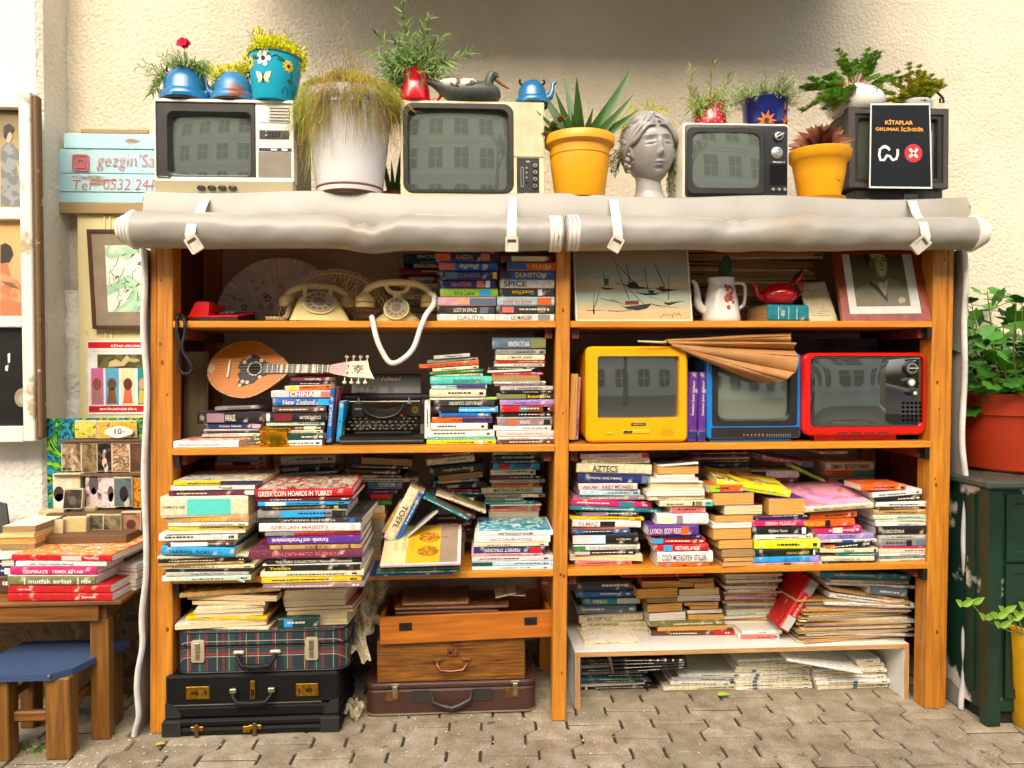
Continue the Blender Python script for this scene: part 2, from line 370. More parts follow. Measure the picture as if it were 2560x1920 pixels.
def facade():
 t=thing('apartment_building','cream street facade with tall windows mirrored in the television screens','building',(1.2,-12.2,0))
 wm=MB();wm.box(-12,12,-.6,0,0,8.9)
 link('wall',wm,mat('facade','efe9da',rough=.9,var=.08,vs=1),t)
 tr=MB();fr=mat('facade_trim','efeadb',rough=.8)
 for z in(3.35,6.3,8.7):tr.box(-12,12,0,.16,z,z+.2);tr.box(-12,12,0,.08,z-.25,z)
 tr.box(-12.1,12.1,-.6,.3,8.9,9.2);link('cornice',tr,fr,t)
 gl=mat('facade_glass','30383a',rough=.15)
 for i in range(13):
  x=-11.4+i*1.9
  for k,(z0,z1)in enumerate(((.9,2.7),(4.0,5.7),(6.9,8.4))):
   f=MB();f.ring((x-.62,x+.62,z0-.12,z1+.14,.02),(x-.52,x+.52,z0,z1,.3 if k==0 else.01),0,.1)
   f.v=[(a,.1-b,c)for a,b,c in f.v];f.f=[q[::-1]for q in f.f]
   w_=link('window',f,fr,t)
   g=MB();g.box(x-.53,x+.53,.003,.02,z0-.01,z1+.01);link('pane',g,gl,w_)
   g=MB();g.box(x-.03,x+.03,.02,.05,z0,z1);g.box(x-.45,x+.45,.02,.05,(z0+z1)/2-.03,(z0+z1)/2+.03);link('glazing_bar',g,fr,w_)
facade()
def bare_tree():
 t=thing('street_tree','bare street tree mirrored in the small television screens','tree',(2.6,-6.6,0));r=random.Random(5);mb=MB()
 def br(p,d,L,rad,k):
  q=p+d*L;mb.tube([p,(p+q)/2+Vector((r.uniform(-.05,.05),0,0))*L,q],[rad,rad*.85,rad*.7],6)
  if k:
   for _ in range(3):br(q,(d+Vector((r.uniform(-.8,.8),r.uniform(-.5,.5),r.uniform(.0,.6)))).normalized(),L*.68,rad*.6,k-1)
 link('branches',mb,mat('bark','4a3d30',rough=.9),t);m0=mb;br(Vector((0,0,1.9)),Vector((.05,0,1)),1.1,.09,4)
 o=[c for c in t.children][0]if t.children else None
 bpy.data.objects.remove(o)if o else None
 link('branches',mb,_mc['bark'],t);mb2=MB();mb2.tube([(0,0,-.05),(.02,0,1),(0,0,1.95)],[.14,.11,.09],10);link('trunk',mb2,_mc['bark'],t)
bare_tree()
# ==========================================================
M_PINEZ=mat('pine_upright','d28a20',rough=.5,kind='wood',axis='Z',col2='a8661a',vs=14,bump=.1,coat=.25)
M_PINEX=mat('pine_board','d89020',rough=.5,kind='wood',axis='X',col2='bc7410',vs=14,bump=.1,coat=.25)
M_DARKW=mat('stained_panel','8a3a16',rough=.6,kind='wood',axis='Z',col2='4c1a0c',vs=10)
M_TARP=mat('grey_tarpaulin','9b978d',rough=.42,var=.10,vs=5,bump=.35,bs=18,col2='8c7d62',thr=.60)
M_TARPIN=mat('tarp_backing','dcd2bc',rough=.7,var=.12,vs=4)
M_STEEL=mat('steel','9a9a98',rough=.35,metal=1,var=.1)
M_DKMETAL=mat('dark_metal','3b3834',rough=.5,metal=.8)
XL,XR=0.003,2.83
xm0,xm1=PY(1387,1100,0).x-LEAN*.98,PY(1422,1100,0).x-LEAN*.98
sh=thing('bookshelf','wide orange pine bookshelf of two bays under rolled grey tarpaulins','bookshelf',(0,0,0))
def post(x0,x1,y0,y1,z1=1.81,m=M_PINEZ,z0=0.):link('post',MB().box(x0,x1,y0,y1,z0,z1,.003).lean(LEAN),m,sh)
def knots(x0,x1,y,n,seed):
 r=random.Random(seed)
 for i in range(n):
  z=r.uniform(.15,1.7);x=r.uniform(x0+.012,x1-.012)+LEAN*z
  link('knot',MB().lathe([(r.uniform(.003,.006),0),(.0005,-.0006)],(x,y-.0003,z),12,'Y',1.,1.6),mat('wood_knot','7a3c08',rough=.5),sh)
knots(XL+.0225,XL+.076,0,7,1);knots(XR-.081,XR-.026,0,7,2);knots(xm0,xm1,0,5,3)
post(XL,XL+.022,.002,.05);post(XL+.0225,XL+.076,0,.078)
post(xm0,xm1,0,.06);post(XR-.081,XR-.026,0,.078);post(XR-.0255,XR-.002,.003,.05)
post(XL+.018,XL+.08,.47,.52);post(XR-.078,XR-.022,.47,.52);post(xm0,xm1,.47,.52)
for x0,x1 in((XL+.002,XL+.018),(XR-.018,XR-.002)):
 link('side_panel',MB().box(x0,x1,.0785,.52,.12,1.8).lean(LEAN),M_DARKW,sh)
link('centre_panel',MB().box(xm0+.012,xm1-.012,.0605,.469,.5,1.8).lean(LEAN),M_PINEZ,sh)
for z in(Z1,Z2,Z3):
 k=LEAN*z
 for a,b in((XL+.0765,xm0-.0005),(xm1+.0005,XR-.0815)):
  if z==Z2:a-=.004 if a<1 else 0
  link('shelf_board',MB().box(a+k,b+k,-.002 if z!=Z2 else-.006,.465,z-.023,z,.002),M_PINEX,sh)
  link('cleat',MB().box(a+k+.01,a+k+.035,.03,.44,z-.06,z-.0235),M_DARKW,sh);link('cleat',MB().box(b+k-.035,b+k-.01,.03,.44,z-.06,z-.0235),M_DARKW,sh)
 for x in(XL+.081+k,XR-.10+k):
  link('bracket',MB().box(x,x+.016,-.0,.05,z-.065,z-.0245),M_DKMETAL,sh)
link('top_board',MB().box(XL,XR,0,.55,1.812,1.832).lean(LEAN),M_PINEX,sh)
def back(u,v):return(XL+.02+u*(XR-XL-.04)+LEAN*v*1.8,.535+.008*math.sin(u*31+v*4)+.006*math.sin(v*17+u*9),.1+v*1.7)
link('back_cloth',MB().sheet(back,60,24,.004),M_TARPIN,sh,smooth=60)
def P(px,py,Y):return PY(px,py,Y)
cv=thing('tarpaulin_cover','grey tarpaulin draped over the shelf top behind the two rolls','tarpaulin',(0,0,0))
def valance(u,v):
 x=-.005+u*2.865;z=1.842-v*.16;fold=.012*math.sin(u*40)*v+.006*math.sin(u*97+1)*v
 return(x+.022,-.016-.022*math.sin(v*math.pi*.8)+fold*.5,z-.006*math.sin(u*23))
link('front_flap',MB().sheet(valance,90,8,.003),M_TARP,cv,smooth=60)
def topc(u,v):
 x=-.005+u*2.865+.022;return(x,-.016+v*.57,1.842-.006*math.sin(u*23)*(1-v)+.0*v)
link('top_sheet',MB().sheet(topc,60,4,-.003),M_TARP,cv,smooth=60)
for sx,xx in((-1,.018),(1,2.884)):
 def side(u,v,xx=xx,sx=sx):return(xx+sx*.012*math.sin(v*7+u*5),-.014+u*.56,1.842-v*(.16+.03*u))
 link('side_flap',MB().sheet(side,10,6,.003),M_TARP,cv,smooth=60)
def roll(px0,px1,pyc0,pyc1,label,wrap,dents,seed):
 Y=-.10;a,b=P(px0,pyc0,Y),P(px1,pyc1,Y);L=(b-a).length;t=thing('rolled_tarpaulin',label,'rolled tarpaulin',a,0)
 ang=math.atan2(b.z-a.z,b.x-a.x);t.rotation_euler=(0,-ang,0);rd=.058
 def f(u,v):
  x=u*L;an=2*math.pi*v;r=rd*(1+.05*mnoise.noise((x*7,seed,math.sin(an)*1.2))+.025*mnoise.noise((x*26,seed+math.cos(an),math.sin(an)*3))+.03*math.sin(u*9+seed)+.02*math.sin(an*2+u*14+seed)+.012*math.sin(an*3+u*60))
  sag=0
  for(d,amp,wd)in dents:
   g=math.exp(-((u-d)/wd)**2);sag-=amp*g*.5;up=max(0,math.sin(an));r-=amp*g*up*.75*(1+.35*math.sin((u-d)*160))
  e=min(u,1-u)*L
  if e<.05 and((u<.5 and wrap in('L','LR'))or(u>.5 and wrap in('R','LR'))):r*=.55+.45*(e/.05)
  return(x,r*math.cos(an)*1.0,sag+r*math.sin(an))
 link('roll',MB().sheet(f,220,32),M_TARP,t,smooth=70)
 rings=mat('white_webbing','e6dfd2',rough=.8,bump=.3,bs=200)
 ends=([0.]if 'L' in wrap else[])+([L]if 'R' in wrap else[])+([L]if wrap=='L' else[0.])
 for e in ends:
  tp=(e==0. and 'L' in wrap)or(e==L and 'R' in wrap);s=1 if e==0. else-1
  n=4 if tp else 3
  for k in range(n):
   x=e+s*(.01+k*.0135);r=rd*(.66+.13*k if tp else 1.0)*1.02
   m2=MB();m2.lathe([(r*.9,-.008),(r,-.0055),(r*1.03,0),(r,.0055),(r*.9,.008)],(x,0,0),28,'X');link('edge_band',m2,rings,t,smooth=60)
  if not tp:
   m2=MB();m2.lathe([(.002,0),(rd*.9,.002)],(e+s*.004,0,0),24,'X',caps=False);link('roll_end',m2,M_TARPIN,t)
 return t
roll(297,1404,574,585,'long rolled grey tarpaulin tied above the left bay','L',[(.56,.030,.045),(.9,.004,.05)],1)
roll(1414,2464,583,584,'rolled grey tarpaulin tied above the right bay, ending at the white wall','R',[(.40,.012,.05),(.36,.006,.02)],3)
M_WEB=mat('strap_webbing','dcd6c6',rough=.8,bump=.3,bs=250,var=.12)
def strap(pts,wpx,label,bk):
 t=thing('strap',label,'strap',P(pts[0][0],pts[0][1],-.02));o=t.location;Ys=[-.03,-.108,-.155,-.169,-.168]
 ww=.0155;v=[];f=[];Q=[P(x,y,Ys[i])-o for i,(x,y)in enumerate(pts)]
 Q=[Vector((Q[0].x,.06,Q[0].z+.012))]+Q
 for q in Q:v+=[(q.x-ww,q.y,q.z),(q.x+ww,q.y,q.z),(q.x+ww,q.y-.003,q.z),(q.x-ww,q.y-.003,q.z)]
 for i in range(len(Q)-1):
  for k in range(4):f.append((i*4+k,i*4+(k+1)%4,i*4+4+(k+1)%4,i*4+4+k))
 f+=[(0,3,2,1),tuple(len(v)-4+k for k in range(4))]
 link('webbing',MB().add(v,f),M_WEB,t)
 a,b=Q[-1],P(bk[0],bk[1],-.17)-o;d=b-a;L=d.length;ang=math.atan2(d.x,-d.z)
 m2=MB().ring((-.021,.021,-L-.004,.006,.004),(-.015,.015,-L+.006,-.004,.002),-.012,-.002,3);m2.box(-.0145,.0145,-.009,-.004,-L+.006,-.014,.001);m2.xf(Matrix.Rotation(-ang,4,'Y'));m2.mv(a.x,a.y,a.z)
 link('buckle',m2,mat('buckle','cfc6b4',rough=.4,metal=.3),t)
strap([(513,499),(500,530),(480,560),(475,588),(478,597)],22,'leftmost white webbing strap with buckle, above the red telephone',(497,627))
strap([(1281,494),(1281,530),(1279,560),(1279,588),(1279,597)],22,'white strap hanging straight, right end of the long left roll',(1279,627))
strap([(1533,500),(1538,530),(1541,555),(1545,588),(1545,598)],22,'white strap buckled above the sailing boat painting',(1531,625))
strap([(2279,503),(2290,535),(2308,560),(2314,590),(2313,600)],22,'rightmost strap with slanting buckle above the framed portrait',(2284,625))
def curtain(xs,Y0,Y1,label,pale):
 t=thing('side_curtain',label,'curtain',(0,0,0));n=len(xs)-1
 def edge(v,off=0.):
  q=v*n;i=min(n-1,int(q));fr=q-i;fr=fr*fr*(3-2*fr);px=xs[i][0]*(1-fr)+xs[i+1][0]*fr;py=xs[i][1]*(1-(q-i))+xs[i+1][1]*(q-i);return px,py
 def f(u,v):
  px,py=edge(v);a=PY(px,py,Y0);dx=pale*(.012*math.sin(u*9+v*11)*u)
  return(a.x+dx-pale*.03*u*0,Y0+(Y1-Y0)*u,a.z)
 link('cloth',MB().sheet(f,24,50,.004),M_TARP,t,smooth=60)
 def g(u,v):
  px,py=edge(v);a=PY(px,py,Y0);an=2*math.pi*u
  return(a.x+.009*math.cos(an)+.004*math.sin(v*30),Y0-.004+.012*math.sin(an),a.z)
 link('hem',MB().sheet(g,10,60),mat('white_hem','ddd8d2',rough=.6,bump=.2,bs=30),t,smooth=60)
 return t
curtain([(360,622),(362,780),(366,960),(364,1200),(364,1440),(357,1580),(347,1680),(345,1780),(340,1838)],-.012,.50,'grey tarpaulin side curtain hanging at the left end of bookshelf',-1)
curtain([(2409,622),(2412,760),(2408,900),(2406,1100),(2412,1250),(2410,1400),(2413,1560),(2408,1650),(2403,1770)],-.012,.50,'grey tarpaulin side curtain hanging beside the green cupboard',1)
# ==========================================================
ORD=['first','second','third','fourth','fifth','sixth','seventh','eighth','ninth','tenth','eleventh','twelfth','thirteenth','fourteenth','fifteenth','sixteenth','seventeenth','eighteenth','nineteenth','twentieth','twenty-first','twenty-second','twenty-third','twenty-fourth','twenty-fifth','twenty-sixth','twenty-seventh']
PGC={'w':'efe9da','y':'dca552','c':'e6d3a2','g':'b9b19c','o':'a98a58','n':'8a847a'}
def scrib(w,h,n,r):
 mb=MB();x=-w/2
 while x<w/2-.004:
  l=r.uniform(.003,.012)*n;l=min(l,w/2-x);mb.add([(x,0,-h/2),(x+l,0,-h/2),(x+l,0,h/2),(x,0,h/2)],[(0,1,2,3)]);x+=l+r.uniform(.0015,.004)
 return mb
NB=[0]
def book(loc,w,t,d,col,kind='s',page='w',rz=0.,rx=0.,ry=0.,T=None,tc=None,flip=0,a=(),label='',group=None,hard=None,th=.52,tx=.5,tw=.8,scr=1,art=None,name='book',cat='book',it=0.):
 """x = spine length (centred), y>0 into the shelf, z up; kind s spine forward, p page edges forward"""
 NB[0]+=1;r=random.Random(NB[0]*17+3)
 root=thing(name,label,cat,loc,rz,group,rx,ry);c=C(col)
 if name=='video_cassette':hard=False
 if hard is None:hard=t>.026 and w>.17
 ct=min(.0026 if hard else.0009,t*.16);bulge=(.004 if hard else.0012)*min(1,t/.02);lip=.003 if hard else.0004
 sg=1 if kind=='s' else-1;Y=lambda y:y if kind=='s' else d-y
 ex=r.uniform(-.0008,.0008)
 prof=[(d,0),(.003,0),(-bulge*.7,t*.14),(-bulge,t*.5),(-bulge*.7,t*.86),(.003,t),(d,t),(d,t-ct),(.004,t-ct),(ct-bulge*.6,t*.5),(.004,ct),(d,ct)]
 n=len(prof);v=[(-w/2,Y(p[0]),p[1])for p in prof]+[(w/2,Y(p[0]),p[1])for p in prof]
 v+=[]
 quads=[(i,(i+1)%n,(i+1)%n+n,i+n)for i in range(n)]
 caps=[(0,1,10,11),(1,2,9,10),(2,3,9),(3,4,9),(4,5,8,9),(5,6,7,8)]
 f=[q[::-1]for q in quads]+[q for q in caps]+[tuple(i+n for i in q)[::-1]for q in caps]
 if kind!='s':f=[q[::-1]for q in f]
 link('cover',MB().add(v,f),M_COVER,root,color=c)
 pm=MB();y0,y1=sorted((Y(.003),Y(d-lip+(0 if hard else-.0002))))
 k=7;V=[];F=[]
 for i in range(k+1):
  x=-w/2+lip+(w-2*lip)*i/k;wob=r.uniform(-.0009,.0009)
  a0=y0+(wob if kind=='p' else 0);b0=y1+(wob if kind=='s' else 0)
  V+=[(x,a0,ct),(x,b0,ct),(x,b0,t-ct),(x,a0,t-ct)]
 for i in range(k):
  for j in range(4):F.append((i*4+j,i*4+(j+1)%4,i*4+4+(j+1)%4,i*4+4+j))
 F+=[(0,3,2,1),tuple(k*4+j for j in range(4))]
 link('pages',pm.add(V,F),M_PAGES,root,color=lin(PGC[page]))
 fy=-bulge-.0005
 if kind=='s':
  for(u0,u1,cc)in a:
   b=MB().box(-w/2+w*u0,-w/2+w*u1,fy+.0001,fy+.003,t*.12,t*.88);link('spine_band',b,M_INK,root,color=C(cc))
  lum=c[0]*.3+c[1]*.6+c[2]*.1
  ink=PAL.get(tc,(tc,))[0]if tc else('2a2420' if lum>.25 else 'e8dfc8')
  if T:text('title',T,w*tw,t*th,(tx-.5)*w,fy-.0004,t*.5,ink,root,flip=bool(flip),bold=.01,fitw=tw<.79 or len(T)*t*th*.55>w*tw,italic=it)
  elif scr and t>.0085 and w>.08:
   q=w*r.uniform(.3,.6);s=scrib(q,t*.2,1,r);s.mv(r.uniform(-.5,.5)*(w*.85-q),fy-.0004,t*r.uniform(.42,.6));link('title',s,M_INK,root,color=lin(ink))
   if w>.15:
    s=scrib(w*.07,t*.3,1.4,r);s.mv(w*.42,fy-.0004,t*.5);link('publisher_mark',s,M_INK,root,color=lin(ink))
 if art:
  m=art_mat('cover_art_'+art[0]+str(len(art)),[PAL.get(q,(q,))[0]for q in art[1:]],scale=22 if art[0]not in('10','9')else 11,dist=2. if art[0]not in('10','9')else.8)
  b=MB().box(-w/2+w*.02,w/2-w*.02,.006,d-.004,t-.0005,t+.0006);link('cover_picture',b,m,root)
 return root
HID=MB()
def stk(T,desc,rows,base,Y=None,hid=0,Z=None,depth=None,page='w',name='book',cat='book',group=None,dflt=None):
 xc=(rows[-1][0]+rows[-1][1])/2;bp=TT(T,xc,base)
 if Y is None:Y=PZ(bp[0],bp[1],Z).y
 zb=Z if Z is not None else PY(bp[0],bp[1],Y).z
 n=len(rows);out=[]
 for i,row in enumerate(rows):
  x0,x1,yt,col=row[:4];o=dict(dflt or{});o.update(row[4]if len(row)>4 else{});xm=(x0+x1)/2
  top=PY(*TT(T,xm,yt),Y);yb=o.pop('yb',None)
  if yb is not None:zz=PY(*TT(T,xm,yb),Y).z
  elif i<n-1:zz=PY(*TT(T,xm,rows[i+1][2]),Y).z
  else:zz=zb
  if i<n-1:zz=max(zz,zb)
  t=max(top.z-zz-.0006,.0035);a,b=PY(*TT(T,x0,yt),Y),PY(*TT(T,x1,yt),Y);w_=b.x-a.x
  d=o.pop('d',None)or depth or(.21 if w_>.235 else(.155 if w_>.2 else(.13 if w_>.165 else.115)))
  if i>=n-hid:HID.box(a.x,b.x,Y,Y+d,zz,zz+t);continue
  s=o.pop('s',0);rz=o.pop('r',None);k=o.pop('k','s');dy=o.pop('dy',rnd.uniform(-.004,.006));desc_=o.pop('lb',None)
  if rz is None:rz=rnd.uniform(-2.5,2.5)
  nm,ca=o.pop('name',name),o.pop('cat',cat)
  o.setdefault('page',page)
  ordn='topmost in ' if i==0 else('lowest in ' if i==n-1 else ORD[i]+' from the top of ')
  cn=desc_ or PAL.get(col,(0,'pale'))[1]
  if k=='p':cn+=' '+ca+' showing its page edges'
  else:cn=('thick ' if t>.036 else('thin ' if t<.011 else ''))+cn+' '+ca
  lab=cn+', '+ordn+desc
  if len(lab.split())>16:lab=lab.replace(' showing its page edges',' pages outward')
  if len(lab.split())>16:lab=lab.replace(' from the top of',' down in')
  if len(lab.split())>16:lab=lab.replace(' pages outward','')
  out.append(book(((a.x+b.x)/2,Y+dy,zz),w_,t,d,col,k,rz=R(rz),ry=R(-s),label=lab,group=group,name=nm,cat=ca,**o))
 return out
def leanb(TL,A,B,thpx,Y,col,label,d=.15,name='book',cat='book',group=None,**o):
 """book whose visible spine runs from A to B (tile pixels), thickness in tile pixels"""
 a,b=PY(*TT(TL,*A),Y),PY(*TT(TL,*B),Y);v=b-a;L=v.length;ang=math.atan2(v.z,v.x);t=thpx/3.456/F_PX*(Y-CAM.y)
 M=Matrix.Rotation(-ang,4,'Y');loc=(a+b)/2+(M@Vector((0,0,-t/2)))
 return book(loc,L,t,d,col,o.pop('k','s'),ry=-ang,label=label,name=name,cat=cat,group=group,**o)
VC=dict(name='video_cassette',cat='cassette')
G_V='video cassettes stacked on the top shelf'
stk(T22,'the cassette stack right of the telephones',[(1560,2060,506,'cr',{'yb':519}),(1545,2030,522,'nv',{'T':'ALADDIN','tc':'go','tw':.3,'tx':.52,'a':[(.02,.28,'o'),(.83,.98,'sa')]}),(1580,2085,603,'b',{'T':'la Belle','tw':.5,'tx':.6,'flip':1,'a':[(.0,.28,'sa')],'it':.3}),(1585,2080,683,'nv',{'a':[(.93,1,'y'),(.1,.3,'sl')],'T':'POCAHONTAS','tc':'ma','tw':.4}),(1590,2070,757,'nv',{'T':'la Belle et le CLOCHARD','tc':'sa','tw':.36,'tx':.38,'a':[(.66,.78,'sa'),(.82,.9,'w')]}),(1590,2090,833,'lm',{'T':'Eck & Cuisine','tc':'dn','tw':.34,'tx':.42,'a':[(.68,.88,'sk')]}),(1570,2070,908,'pk',{'T':'STABLE','tc':'y','tw':.2,'tx':.42,'a':[(.55,1,'sl')]}),(1570,2065,985,'dg',{'T':'LOST IN SPACE','tw':.4,'tx':.48,'a':[(.02,.12,'k'),(.74,.88,'sl')]}),(1565,2065,1054,'w',{'T':'DALIDA','tc':'g','tw':.46,'tx':.58,'th':.6,'a':[(.12,.26,'pp')]})],1122,Y=.03,Z=Z1,depth=.11,group=G_V,dflt={'r':0,'hard':False},**VC)
stk(T23,'the cassette stack against the middle post',[(-90,340,548,'mr',{'a':[(.2,.9,'cr')]}),(-40,375,605,'o',{'T':'RUMBA','tc':'y','tw':.4,'tx':.72,'a':[(0,.4,'b')]}),(-100,365,680,'b',{'T':'DUNSTON','tc':'y','tw':.56,'tx':.56,'a':[(0,.2,'dg')]}),(-105,365,755,'w',{'T':'SPICE','tc':'k','tw':.42,'tx':.28,'th':.66}),(-105,365,830,'dg',{'T':'General Movie','tc':'y','tw':.4,'tx':.42,'flip':1,'a':[(.7,.78,'w')]}),(-130,365,903,'pb',{'T':'la vie en Rose','tc':'o','tw':.5,'tx':.35,'a':[(.7,.95,'o')]}),(-135,360,983,'dg',{'a':[(.1,.3,'sa'),(.72,.85,'ol')]}),(-145,365,1050,'w',{'T':'LILI MARLEEN','tw':.35,'tx':.45,'a':[(.72,.93,'g')]})],1122,Y=.03,Z=Z1,depth=.11,group=G_V,dflt={'r':0,'hard':False},**VC)
stk(T22,'the back stack behind the cassettes',[(1270,1640,530,'nv',{'T':'OISCHIE','flip':1,'tw':.55,'tx':.6,'a':[(.05,.2,'br')]}),(1275,1640,583,'tl'),(1275,1620,598,'nv'),(1360,1640,622,'cr'),(1230,1650,652,'dr'),(1260,1640,722,'mr',{'a':[(.15,.7,'g')]}),(1240,1620,785,'cr',{'lb':'creased cream'}),(1250,1600,830,'lg'),(1240,1610,880,'cr'),(1260,1600,930,'g'),(1245,1600,985,'ol'),(1240,1600,1045,'cr')],1122,Y=.25,Z=Z1,depth=.15)
stk(T31,'the low stack under the mandolin',[(1860,2230,188,'g',{'yb':222,'s':2}),(1700,2262,240,'k',{'T':'PARALEL','tw':.16,'tx':.52,'a':[(.15,.42,'ma')],'d':.13,'art':('1','ma','pu','k','lg')}),(1775,2250,343,'nv',{'T':'Canary Islands','tw':.4,'tx':.45,'a':[(.85,1,'pk')]}),(1760,2260,388,'cr'),(1740,2250,405,'nv'),(1750,2250,425,'cr'),(1740,2260,455,'sl'),(1730,2250,500,'g')],545,Y=.10,Z=Z2)
stk(T31,'the shelf edge below the mandolin',[(1495,2060,490,'w',{'T':'BIR GÜNÜN HIKAYESI','tc':'sa','tw':.62,'tx':.4,'th':.25,'d':.20,'r':-1,'art':('2','w','sa','o','w','pp'),'page':'c'})],556,Z=Z2)
stk(T32,'the stack beneath the mandolin neck',[(300,640,-58,'mr',{'T':'Barcelona','flip':1,'tw':.4,'tx':.55,'yb':-20}),(280,640,-20,'k'),(250,650,8,'cr',{'a':[(.1,.25,'y'),(.3,1,'o')],'s':2}),(130,640,55,'pp',{'T':'CHINA','tc':'w','tw':.4,'tx':.52,'th':.7,'a':[(.3,.72,'ma'),(.84,1,'sa')]}),(145,630,120,'b',{'T':'New Zealand','tw':.56,'tx':.46,'th':.6,'a':[(.8,1,'sk')]}),(145,605,193,'br',{'hard':1}),(80,615,245,'k',{'T':'AKTÖRÜN GÜCÜ','tw':.34,'tx':.73,'th':.4,'a':[(.03,.08,'w'),(.14,.44,'dr')]}),(90,590,327,'pg'),(140,580,362,'k',{'a':[(.4,.6,'dr'),(.62,.85,'cr')]}),(140,575,398,'cr'),(150,600,427,'dn'),(140,570,483,'w',{'a':[(.85,1,'pb')]})],512,Y=.045,Z=Z2)
leanb(T32,(628,505),(662,30),42,.05,'b','blue travel guide leaning upright left of the typewriter',d=.13,T='GREECE',tw=.4,flip=0)
leanb(T32,(655,500),(697,25),22,.09,'sa','salmon and blue guide leaning against the blue travel guide',d=.13)
leanb(T32,(712,495),(742,150),44,.07,'sk','short sky blue book leaning on the typewriter side',d=.12,T='T',tw=.08)
stk(T32,'the stack right of the typewriter',[(1535,1850,-257,'lg',{'yb':-222,'s':4}),(1480,1920,-220,'g',{'s':3}),(1410,1925,-188,'o',{'s':4,'T':'PARIS ET SES ENVIRONS','tc':'br'}),(1525,1925,-150,'cr',{'s':4}),(1500,1965,-118,'gn',{'s':3}),(1540,1960,-92,'cr'),(1505,2035,-68,'tq',{'T':'İPUCUNDAN ZİRVEYE','tw':.45,'tx':.6}),(1515,1995,5,'pb',{'a':[(.46,.98,'pu')],'yb':44}),(1500,1985,45,'cr',{'page':'c'}),(1500,2080,116,'w',{'a':[(.8,1,'lm')]}),(1535,2060,138,'dg',{'T':'THE LOST COUNTRY','tw':.5,'flip':1}),(1510,2090,193,'k',{'a':[(.42,1,'sk')]}),(1585,2030,250,'b',{'T':'POLIS','tw':.2,'tx':.85}),(1520,2040,286,'o',{'a':[(.5,1,'nv')]}),(1510,2000,336,'w'),(1475,2060,399,'w'),(1475,2070,462,'tq'),(1475,2070,481,'y',{'a':[(.76,.81,'w')]})],510,Y=.04,Z=Z2,dflt={'r':0})
leanb(T32,(1480,470),(1482,145),50,.06,'w','white upright book between the typewriter and the stack',d=.14)
stk(T33,'the second-shelf stack against the middle post',[(-170,290,-404,'sl',{'a':[(.72,1,'ol')],'T':'KENDİNE İYİ BAK','tw':.4}),(-140,290,-301,'g'),(-140,280,-252,'cr',{'T':'HEPSİ BU MU?','flip':1,'tw':.5}),(-150,290,-203,'r'),(-150,280,-180,'cr'),(-200,210,-148,'nv'),(-210,170,-125,'cr',{'s':2}),(-170,270,-103,'mg'),(-175,240,-78,'tn',{'k':'p','page':'o'}),(-160,290,-25,'w'),(-150,290,-2,'ma'),(-100,355,18,'lg',{'T':'LA TAIWANE BIRTA','tc':'k'}),(-90,360,56,'k'),(-130,355,80,'k',{'a':[(.0,.52,'ol')],'T':'koralie','tx':.75,'tw':.4,'tc':'y'}),(-105,360,133,'li',{'T':'Sevdiğim İnsan','tc':'pu','tw':.5,'it':.3}),(-100,360,186,'r',{'a':[(.35,.5,'tl'),(.5,1,'br'),(.8,.9,'y')]}),(-100,355,243,'k'),(-130,350,285,'lg'),(-125,350,300,'ma',{'a':[(.2,.35,'o'),(.84,.96,'k')],'T':'OLMAK','tw':.2,'flip':1}),(-160,340,361,'w'),(-135,360,403,'pp',{'T':'Diğer Arzular - Kırmızı Ev','tc':'r','flip':1,'th':.3,'tw':.6}),(-125,360,456,'w'),(-140,360,480,'br')],505,Y=.04,Z=Z2,dflt={'r':0})
leanb(T33,(518,482),(542,-90),60,.06,'tn','upright yellowed book beside the middle post',d=.13,k='p',page='y')
leanb(T33,(560,478),(585,-60),26,.10,'pk','upright pink and grey book left of the yellow television',d=.13,T='TENDENZ',tw=.3,tx=.2)
leanb(T33,(1546,492),(1572,-105),100,.05,'pu','upright purple guide touching the yellow television',d=.15,T='İstanbul Şehir Rehberi',tx=.62,th=.34,tw=.5,hard=True,a=[(.03,.14,'nv')])
leanb(T33,(1640,494),(1652,-105),74,.05,'pu','narrower upright purple guide touching the blue television',d=.15,T='İstanbul Şehir Rehberi',tx=.62,th=.4,tw=.5,hard=True,a=[(.03,.14,'nv')])
stk(T31,"third shelf's leftmost back stack",[(1870,2290,612,'lg'),(1860,2300,668,'pk',{'a':[(.35,.7,'k')]}),(1850,2340,704,'o',{'T':'HAYAT BİR KAYIK','tc':'dr','tw':.5}),(1848,2350,736,'ol',{'lb':'yellow green'}),(1850,2330,756,'br',{'T':'ROTEN','tw':.2,'tx':.85}),(1850,2330,800,'g'),(1850,2320,860,'tn'),(1860,2320,930,'cr'),(1850,2320,1010,'dr'),(1850,2310,1100,'sl'),(1850,2320,1200,'cr'),(1850,2320,1310,'k'),(1850,2320,1400,'g')],1560,hid=8,Y=.30,Z=Z3)
stk(T32,'the back stack with tilted black books',[(150,690,612,'lg',{'s':2,'a':[(0,.12,'br')]}),(145,655,695,'k',{'T':'GRANGÉ','tw':.28,'tx':.3,'s':3}),(200,695,762,'pb',{'s':3}),(300,720,785,'dr'),(160,700,815,'cr'),(170,700,880,'k'),(170,700,980,'sl'),(170,700,1080,'tn'),(170,700,1200,'g'),(170,700,1330,'mr')],1540,hid=6,Y=.27,Z=Z3)
